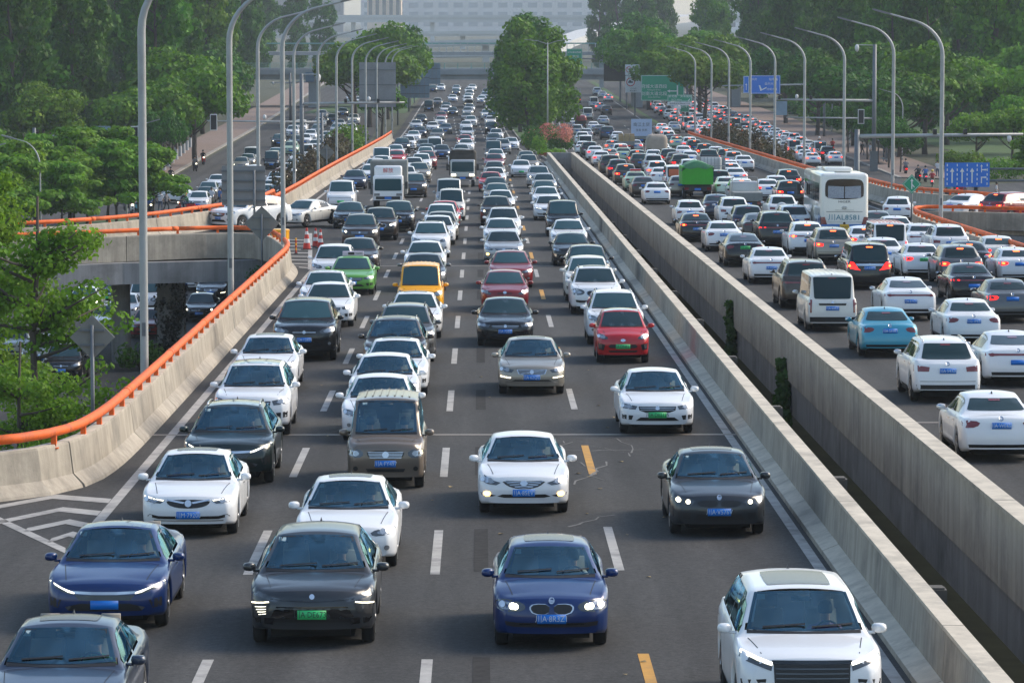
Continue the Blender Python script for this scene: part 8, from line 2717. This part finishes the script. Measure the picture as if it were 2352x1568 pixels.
('Sw','std2',-5.41,361.1,'A0',23),
('Sw','wrap',23.41,361.8,'B3',17),
('Vw','van',-22.56,363.0,'C0',10),
('Sw','wrap',18.33,363.6,'B2',20),
('Wg','van',1.33,365.3,'A3',19,{'lit': 2}),
('Sw','wrap',11.52,365.3,'B0',19,{'lit': 1}),
('SR','std',-19.93,365.4,'C2',16,{'lit': 2}),
('Sw','wrap',20.41,366.1,'B2',21),
('Uw','suv',14.11,366.8,'B1',23,{'lit': 2}),
('Uk','suv',22.59,367.2,'B3',18,{'lit': 2}),
('Uw','suv',18.39,369.0,'B2',22,{'lit': 2}),
('Sn','std',-3.94,371.4,'A2',22,{'lit': 1}),
('Sw','std2',-8.6,371.5,'A1',8),
('Ss','std',-1.92,374.0,'A2',23),
('Sk','std',-5.57,377.0,'A0',24),
('Sw','wing',-19.79,377.5,'C2',17),
('Uk','suv',11.31,377.8,'B0',20),
('Ww','van',-4.75,382.5,'A0',25),
('Sw','wing',-18.77,382.9,'C2',18),
('Uk','suv',22.8,388.4,'B3',19,{'lit': 2}),
('Ss','std2',-19.88,388.4,'C2',19),
('Sw','wrap',11.05,391.0,'B0',21),
('Us','std2',2.42,392.8,'A4',20,{'lit': 1}),
('Sh','std',-25.8,393.4,'C1',2,{'lit': 2}),
('Ut','suv',19.35,395.4,'B2',23),
('Sh','wrap',14.37,396.9,'B1',24,{'lit': 2}),
('Wk','van',-22.66,397.0,'C0',11,{'lit': 1}),
('Sw','std',-17.93,397.9,'C2',20,{'lit': 1}),
('Ww','tall',11.46,398.1,'B0',22),
('Uk','std2',-8.55,398.2,'A1',9,{'lit': 2}),
('Ss','wrap',16.9,398.9,'B1',25,{'lit': 1}),
('Sg','std2',-6.1,401.4,'A0',26),
('Sh','std',-25.67,402.6,'C1',3),
('Uw','suv',33.33,403,'D1',1,{'lit': 1}),
('Uw','suv',23.24,405.0,'B3',20,{'lit': 2}),
('Sw','std',-1.56,405.2,'A2',24,{'lit': 2}),
('Sw','wrap',37.0,406,'D2',1,{'lit': 2}),
('Us','suv',15.31,406.1,'B1',26,{'lit': 1}),
('Uw','std2',-5.14,406.8,'A0',27,{'lit': 1}),
('Wp','van',-25.63,408.5,'C1',4),
('Sw','std2',-20.44,409.0,'C2',21),
('Sw','wrap',39.84,409,'D3',1,{'lit': 2}),
('Sg','wrap',33.31,410.8,'D1',2,{'lit': 2}),
('Uw','std2',-8.13,411.2,'A1',10,{'lit': 1}),
('Sw','std2',3.52,413.7,'A4',21,{'lit': 1}),
('Sw','wrap',36.99,414.8,'D2',2),
('Ww','van',-19.84,417.1,'C2',22),
('Sh','wrap',30.79,418,'D0',1,{'lit': 2}),
('Uw','suv',33.61,419.4,'D1',3),
('Uk','suv',40.01,420.1,'D3',2,{'lit': 1}),
('Sm','wrap',22.68,420.3,'B3',21,{'lit': 2,'taxi': True}),
('Ss','std',-23.6,420.7,'C0',12),
('Uw','suv',37.29,422.1,'D2',3,{'lit': 2}),
('Ss','wrap',33.31,426.7,'D1',4,{'lit': 2}),
('Wp','tall',39.8,427.3,'D3',3,{'lit': 2}),
('Sk','wrap',30.25,427.4,'D0',2,{'lit': 2}),
('Sr','std2',-1.83,432.1,'A2',25,{'lit': 2}),
('Sw','std',-19.63,432.3,'C2',23,{'lit': 1}),
('Wp','tall',37.25,433.1,'D2',4,{'lit': 2}),
('Sk','wrap',22.86,434.3,'B3',22),
('Sw','wrap',40.0,435.3,'D3',4,{'lit': 2}),
('Um','std',-22.57,435.7,'C0',13),
('Sh','wrap',33.4,435.7,'D1',5,{'lit': 2}),
('Uk','suv',30.18,437.0,'D0',3,{'lit': 2}),
('Uw','suv',12.34,441.6,'B0',23),
('Sk','std',1.6,441.8,'A3',20),
('Sh','wrap',37.17,442.6,'D2',5),
('Bk','suv',20.16,444.5,'B2',24),
('Sw','wrap',30.58,444.6,'D0',4,{'lit': 2}),
('Uw','suv',33.99,445.4,'D1',6,{'lit': 1}),
('Sp','wrap',40.07,446.1,'D3',5,{'lit': 1}),
('Uw','suv',23.03,446.3,'B3',23,{'lit': 2}),
('Sw','std2',-20.23,448.1,'C2',24,{'lit': 1}),
('Sw','std2',-1.64,449.0,'A2',26),
('Sw','wrap',36.75,452.7,'D2',6),
('Sw','wrap',17.08,453.6,'B1',27),
('Uw','suv',39.87,453.6,'D3',6,{'lit': 2}),
('Uw','suv',34.03,456.1,'D1',7,{'lit': 2}),
('Uk','suv',30.6,457.4,'D0',5,{'lit': 2}),
('Sw','std',-8.4,460.7,'A1',11,{'lit': 1}),
('Uk','std',-25.44,461.5,'C0',14,{'lit': 2}),
('Uw','std2',2.03,462.5,'A4',22),
('Ss','wrap',37.27,462.6,'D2',7),
('Sk','std',-23.42,463.8,'C0',15),
('Sw','std2',-19.84,464.2,'C2',25,{'lit': 2}),
('Sk','wrap',33.43,464.5,'D1',8,{'lit': 2}),
('Sw','wrap',30.25,464.7,'D0',6,{'lit': 1}),
('Uh','std',-5.45,464.9,'A0',28,{'lit': 1}),
('Uw','suv',40.13,466.6,'D3',7,{'lit': 2}),
('Sw','std2',-22.54,469.2,'C0',16,{'lit': 1}),
('Wp','tall',34.01,472.8,'D1',9,{'lit': 2}),
('Us','suv',36.7,472.8,'D2',8),
('Bn','suv',16.5,473.2,'B1',28),
('Ss','wrap',13.77,474.1,'B0',24),
('Sw','wrap',39.98,475.2,'D3',8),
('Sh','wrap',30.36,475.5,'D0',7,{'lit': 2}),
('Uw','std2',-1.7,476.2,'A2',27,{'lit': 1}),
('Sw','std2',-20.19,479.3,'C2',26,{'lit': 2}),
('Sw','wrap',33.38,480.3,'D1',10),
('Sw','wrap',24.56,480.5,'B4',1,{'lit': 2}),
('Uw','suv',37.04,482.1,'D2',9,{'lit': 1}),
('Sp','wrap',40.14,482.5,'D3',9,{'lit': 2}),
('Sw','std',-22.58,486.1,'C0',17,{'lit': 1}),
('Sn','std2',-8.06,487.2,'A1',12,{'lit': 1}),
('Ss','wrap',30.61,488.1,'D0',8,{'lit': 2}),
('Us','suv',12.96,490.1,'B0',25),
('Sg','wrap',33.49,490.8,'D1',11,{'lit': 2}),
('Sp','wrap',37.03,492.5,'D2',10,{'lit': 2}),
('Sw','wrap',39.87,492.8,'D3',10),
('Sw','wrap',30.47,495.2,'D0',9,{'lit': 2}),
('Uw','std2',-25.52,497.6,'C0',18),
('Sg','wrap',16.41,497.7,'B1',29),
('Us','suv',33.53,499.6,'D1',12,{'lit': 1}),
('Sw','wrap',39.84,502.8,'D3',11,{'lit': 2}),
('Ss','wrap',36.76,503.0,'D2',11,{'lit': 2}),
('Sw','wrap',30.67,505.1,'D0',10,{'lit': 2}),
('Sw','wrap',25.19,506.0,'B4',2,{'lit': 2}),
('Sg','wing',-4.78,506.1,'A0',29,{'lit': 1}),
('Uk','std2',1.56,506.5,'A3',21,{'lit': 2}),
('Sg','std',-22.66,507.6,'C0',19,{'lit': 1}),
('Ut','suv',37.14,511.6,'D2',12,{'lit': 1}),
('Sw','std',-18.12,512.6,'C2',27),
('Ss','std',-20.14,512.6,'C2',28),
('Sw','wrap',33.4,513.0,'D1',13,{'lit': 2}),
('Uw','suv',40.08,514.7,'D3',12,{'lit': 2}),
('Mw','std2',-25.29,515.2,'C0',20),
('Ss','wrap',27.43,516.2,'B4',3),
('Sw','std',-6.71,516.3,'A0',30),
('Sw','wrap',16.01,516.4,'B1',30),
('Uw','suv',30.12,517.5,'D0',11,{'lit': 2}),
('Sw','std',-2.01,522.3,'A2',28,{'lit': 1}),
('Sw','wrap',33.52,524.2,'D1',14,{'lit': 1}),
('Wp','tall',36.68,524.8,'D2',13,{'lit': 2}),
('Sh','wrap',40.46,528.1,'D3',13,{'lit': 2}),
('Sw','std2',-9.23,528.4,'A1',13,{'lit': 1}),
('Wp','tall',30.19,530.1,'D0',12,{'lit': 2}),
('Uw','suv',36.9,533.6,'D2',14),
('Sw','std2',-20.55,533.8,'C2',29),
('Sw','wrap',13.87,536.4,'B0',26),
('Sw','wrap',33.52,536.8,'D1',15,{'lit': 2}),
('Sw','wrap',40.31,539.6,'D3',14,{'lit': 2}),
('Sw','wrap',30.78,540.2,'D0',13),
('Sw','std2',-23.78,542.2,'C0',21),
('Uw','std2',-1.38,543.2,'A2',29,{'lit': 1}),
('Sw','wrap',33.44,546.0,'D1',16,{'lit': 2}),
('Sg','wrap',37.16,546.0,'D2',15),
('Sw','wing',-5.89,548.0,'A0',31,{'lit': 1}),
('Sw','wrap',30.48,549.1,'D0',14,{'lit': 2}),
('Sw','std',1.59,549.9,'A3',22,{'lit': 2}),
('Ss','wrap',18.53,550.0,'B2',25),
('Uw','suv',40.36,550.8,'D3',15,{'lit': 2}),
('Uk','std',-22.36,554.5,'C0',22,{'lit': 2}),
('Uw','std',-19.21,554.5,'C2',30,{'lit': 2}),
('Sg','wrap',37.24,556.8,'D2',16,{'lit': 2}),
('Uw','suv',33.37,557.3,'D1',17,{'lit': 1}),
('Sk','std2',-9.04,559.6,'A1',14,{'lit': 2}),
('Sk','wrap',30.72,559.7,'D0',15,{'lit': 2}),
('Sg','wrap',39.95,562.9,'D3',16,{'lit': 2}),
('Us','suv',37.04,567.1,'D2',17,{'lit': 2}),
('Uw','suv',30.37,569.7,'D0',16,{'lit': 2}),
('Sh','std',-2.09,571.1,'A2',30,{'lit': 1}),
('Ss','wrap',13.27,571.2,'B0',27),
('Sp','wrap',33.83,571.4,'D1',18,{'lit': 2}),
('Sk','std2',1.97,573.0,'A4',23,{'lit': 2}),
('SR','std2',-6.07,575.1,'A0',32,{'lit': 1}),
('Sk','wrap',39.94,577.7,'D3',17,{'lit': 1}),
('Sw','wrap',37.16,578.0,'D2',18,{'lit': 2}),
('Wp','tall',17.04,579.0,'B1',31),
('Uw','std',1.02,580.7,'A3',23,{'lit': 2}),
('Uw','suv',30.21,583.0,'D0',17),
('Uw','suv',33.77,583.4,'D1',19),
('Ss','std',-25.3,585.1,'C0',23,{'lit': 1}),
('Sh','wrap',30.74,590.5,'D0',18,{'lit': 1}),
('Sw','wrap',37.04,592.4,'D2',19,{'lit': 2}),
('Sg','wrap',40.16,592.8,'D3',18,{'lit': 1}),
('SR','wrap',33.86,594.7,'D1',20),
('Sk','wing',-22.49,598.6,'C0',24,{'lit': 1}),
('Sk','std',-4.56,602.2,'A0',33,{'lit': 2}),
('Ss','std',-2.03,602.2,'A2',31,{'lit': 2}),
('Sw','wrap',33.69,602.5,'D1',21,{'lit': 2}),
('Sk','wrap',30.46,603.6,'D0',19,{'lit': 1}),
('Uw','suv',40.1,603.8,'D3',19,{'lit': 2}),
('Uw','suv',37.02,604.6,'D2',20,{'lit': 2}),
('Ut','suv',21.01,607.2,'B2',26),
('Uw','suv',36.82,612.3,'D2',21,{'lit': 1}),
('Sw','wrap',33.36,612.8,'D1',22,{'lit': 2}),
('Sw','wrap',40.11,614.4,'D3',20,{'lit': 2}),
('Sw','std2',-5.81,615.6,'A0',34),
('Uw','suv',30.44,619.3,'D0',20,{'lit': 2}),
('Sg','wrap',36.69,620.2,'D2',22,{'lit': 1}),
('Sw','wrap',34.02,623.5,'D1',23,{'lit': 1}),
('Ss','wing',-1.81,624.8,'A2',32),
('Uw','suv',40.09,626.7,'D3',21,{'lit': 1}),
('Wk','van',-8.8,627.6,'A1',15),
('Ut','suv',30.89,628.0,'D0',21),
('Sg','std2',1.76,631.9,'A4',24,{'lit': 2}),
('Ss','wrap',20.69,632.0,'B2',27,{'lit': 2}),
('Uw','suv',36.86,634.6,'D2',23,{'lit': 2}),
('Sh','wrap',40.03,634.9,'D3',22,{'lit': 2}),
('Sg','std2',-5.89,636.8,'A0',35),
('Uw','suv',30.9,637.9,'D0',22),
('Sp','wrap',33.58,638.0,'D1',24,{'lit': 2}),
('Us','suv',40.09,645.1,'D3',23,{'lit': 2}),
('Wp','tall',30.9,647.5,'D0',23,{'lit': 2}),
('SR','wrap',37.27,647.9,'D2',24,{'lit': 1}),
('Ww','tall',20.27,652.0,'B2',28),
('Ut','suv',34.06,653.6,'D1',25),
('Us','suv',40.12,656.6,'D3',24),
('Sk','wing',-2.03,657.0,'A2',33,{'lit': 2}),
('Us','suv',36.7,657.6,'D2',25),
('Ss','std',-7.78,667.6,'A0',36),
('Sw','std',1.43,670.2,'A3',24,{'lit': 2}),
('Sw','std',-22.33,678.5,'C0',25,{'lit': 1}),
('Sw','std',-2.29,681.2,'A2',34,{'lit': 1}),
('Sw','wing',0.31,686.8,'A3',25,{'lit': 2}),
('Uw','std',-24.24,689.3,'C0',26,{'lit': 1}),
('Sw','std2',-5.19,695.4,'A0',37),
('Sw','wrap',24.47,698.3,'B4',4,{'lit': 2}),
('Sw','wing',-2.31,707.3,'A2',35),
('Ss','std2',1.0,719.5,'A3',26,{'lit': 1}),
('Ss','wrap',24.28,725.7,'B3',24),
('Sg','std',-2.13,735.4,'A2',36,{'lit': 1}),
('Us','suv',24.03,751.9,'B3',25),
('Sk','std2',-4.98,752.0,'A0',38,{'lit': 2}),
('Sk','std',1.26,752.0,'A3',27,{'lit': 1}),
('Sw','std',-2.28,762.3,'A2',37),
('Uk','std',-10.06,776.3,'A1',16,{'lit': 1}),
('Ss','std2',-5.07,787.6,'A0',39),
('Uw','std',-8.48,791.3,'A1',17),
('Sw','std',-1.71,795.1,'A2',38,{'lit': 1}),
]
NAMES = {'sedan': 'saloon_car', 'saloon': 'saloon_car', 'fast': 'fastback_car', 'hatch': 'hatchback_car', 'suv': 'sport_utility_car', 'bigsuv': 'sport_utility_car', 'crossover': 'crossover_car', 'mpv': 'people_carrier', 'microvan': 'microvan', 'van': 'delivery_van', 'minihatch': 'hatchback_car'}
CATS = {'microvan': 'van', 'van': 'van', 'mpv': 'minivan'}
TAXI_SIGN = mat("taxi_sign", (.55, .45, .60), rough=.4)
AD_ORANGE = mat("advert_orange", (.55, .13, .05), rough=.5)
FAR_Y = 232.0
def extras(root, s, o, facing):
    if o.get('taxi'):
        t = MB().box(-.42, .42, s.yr0 + .45, s.yr0 + .72, s.H - .005, s.H + .16).build("roof_sign", TAXI_SIGN, root)
        MB().box(-.20, .05, s.yr0 + .44, s.yr0 + .447, s.H + .03, s.H + .13).build("sign_display", BLACK, t)
        lettering("TAXI", .12, (.22, s.yr0 + .444, s.H + .08), t, S_RED if facing == 'R' else S_INK)
        if facing == 'R':
            MB().box(-.40, .40, s.yr0 + .722, s.yr0 + .73, s.H + .02, s.H + .14).build("sign_panel", S_RED, t)
        else:
            s.patch_low = True
    if o.get('ad'):
        MB().box(-.55, .55, s.L - .01, s.L + .0, 1.22, 1.72).build("advert_sheet", AD_ORANGE, root)
    if o.get('spare'):
        MB().lathe([(.0, 0), (.30, 0), (.33, .05), (.33, .16), (.28, .2), (.0, .2)], 20, (.12, s.L - .03, .95), axis='Y').build("spare_wheel_cover", PAINTS['white'], root)
    if o.get('redroof'):
        me = s.proj([(-s.wr + .02, s.yr0 + .02), (s.wr - .02, s.yr0 + .02), (s.wr - .02, s.yr1), (-s.wr + .02, s.yr1)], 'T', .006, .3)
        me.materials.append(PAINTS['red'])
        q = bpy.data.objects.new("red_roof", me); COL.objects.link(q); q.parent = root
for (code, st, x, y, lane, lab, *more) in CARS:
    kind, col = KCODE[code[0]], CCODE[code[1]]
    o = more[-1] if more else {}
    fac = o.get('fac') or ('F' if lane[0] in 'AC' else 'R')
    surf, turn = {'A': 'r', 'B': 'r', 'C': 'g', 'D': 'g', 'R': 'ramp'}[lane[0]], o.get('turn', 0)
    sh = more[0] if len(more) > 1 else {}
    if not isinstance(lab, str): lab = "%s %s in %s, %s one back" % (TINT[col], NOUN[kind], LANE[lane], ordinal(lab))
    f_, r_ = (st, 'wrap') if fac == 'F' else ('std', st)
    s = shell_for(kind, f_, r_, **sh)
    if surf == 'r': z, pt = zroad(y) + .03, pitch_at(y)
    elif surf == 'g': z, pt = .026, 0.0
    else: z, pt = zdeck(x, y) + .03, 0.0
    full = y < FAR_Y
    if fac == 'F': loc, rz, p_ = (x, y, z), R(turn), pt
    else:
        a = R(turn)
        loc, rz, p_ = (x + math.sin(a) * s.L, y + s.L * math.cos(a), z), math.pi - a, -pt
        if surf == 'r': loc = (loc[0], loc[1], zroad(loc[1]) + .03)
    root = (make_car if full else make_far_car)(s, NAMES[kind], col, loc[0], loc[1], loc[2], rz, p_, fac, o)
    extras(root, s, o, fac)
    tag(root, lab, "taxi" if o.get('taxi') else CATS.get(kind, "car"), GROUPS[lane[0]])
    if sh.get('open'):
        # the people inside sit in the cabin and are things of their own
        M = root.matrix_basis
        n_in = 2 if kind in ('microvan', 'sedan') and x < 0 else 1
        for q in range(n_in):
            zz = s.zh1 - 1.30
            loc = M @ Vector((.37 if q == 0 else -.37, s.yr0 + .16, zz))
            person("%s in %s" % ("driver" if q == 0 else "passenger", " ".join(lab.split()[:11])), loc.x, loc.y, rz, (0, 5, 2, 0, 7, 3)[(int(y) + q * 3) % 6], 1, True, None, loc.z, .96, bust)
# ================================================================== haze: the air between the camera and the far city
hm = bpy.data.materials.new("haze_air")
hm.use_nodes = True
hn = hm.node_tree
hn.nodes.clear()
h_out = hn.nodes.new("ShaderNodeOutputMaterial")
h_vol = hn.nodes.new("ShaderNodeVolumePrincipled")
h_vol.inputs["Color"].default_value = (.82, .91, 1.0, 1.0)
h_vol.inputs["Density"].default_value = 0.00014
h_vol.inputs["Anisotropy"].default_value = 0.0
hn.links.new(h_vol.outputs[0], h_out.inputs["Volume"])
hz = MB().box(-3100, 3100, -80, 7100, -1.5, 90).build("haze", hm)
tag(hz, kind="stuff")
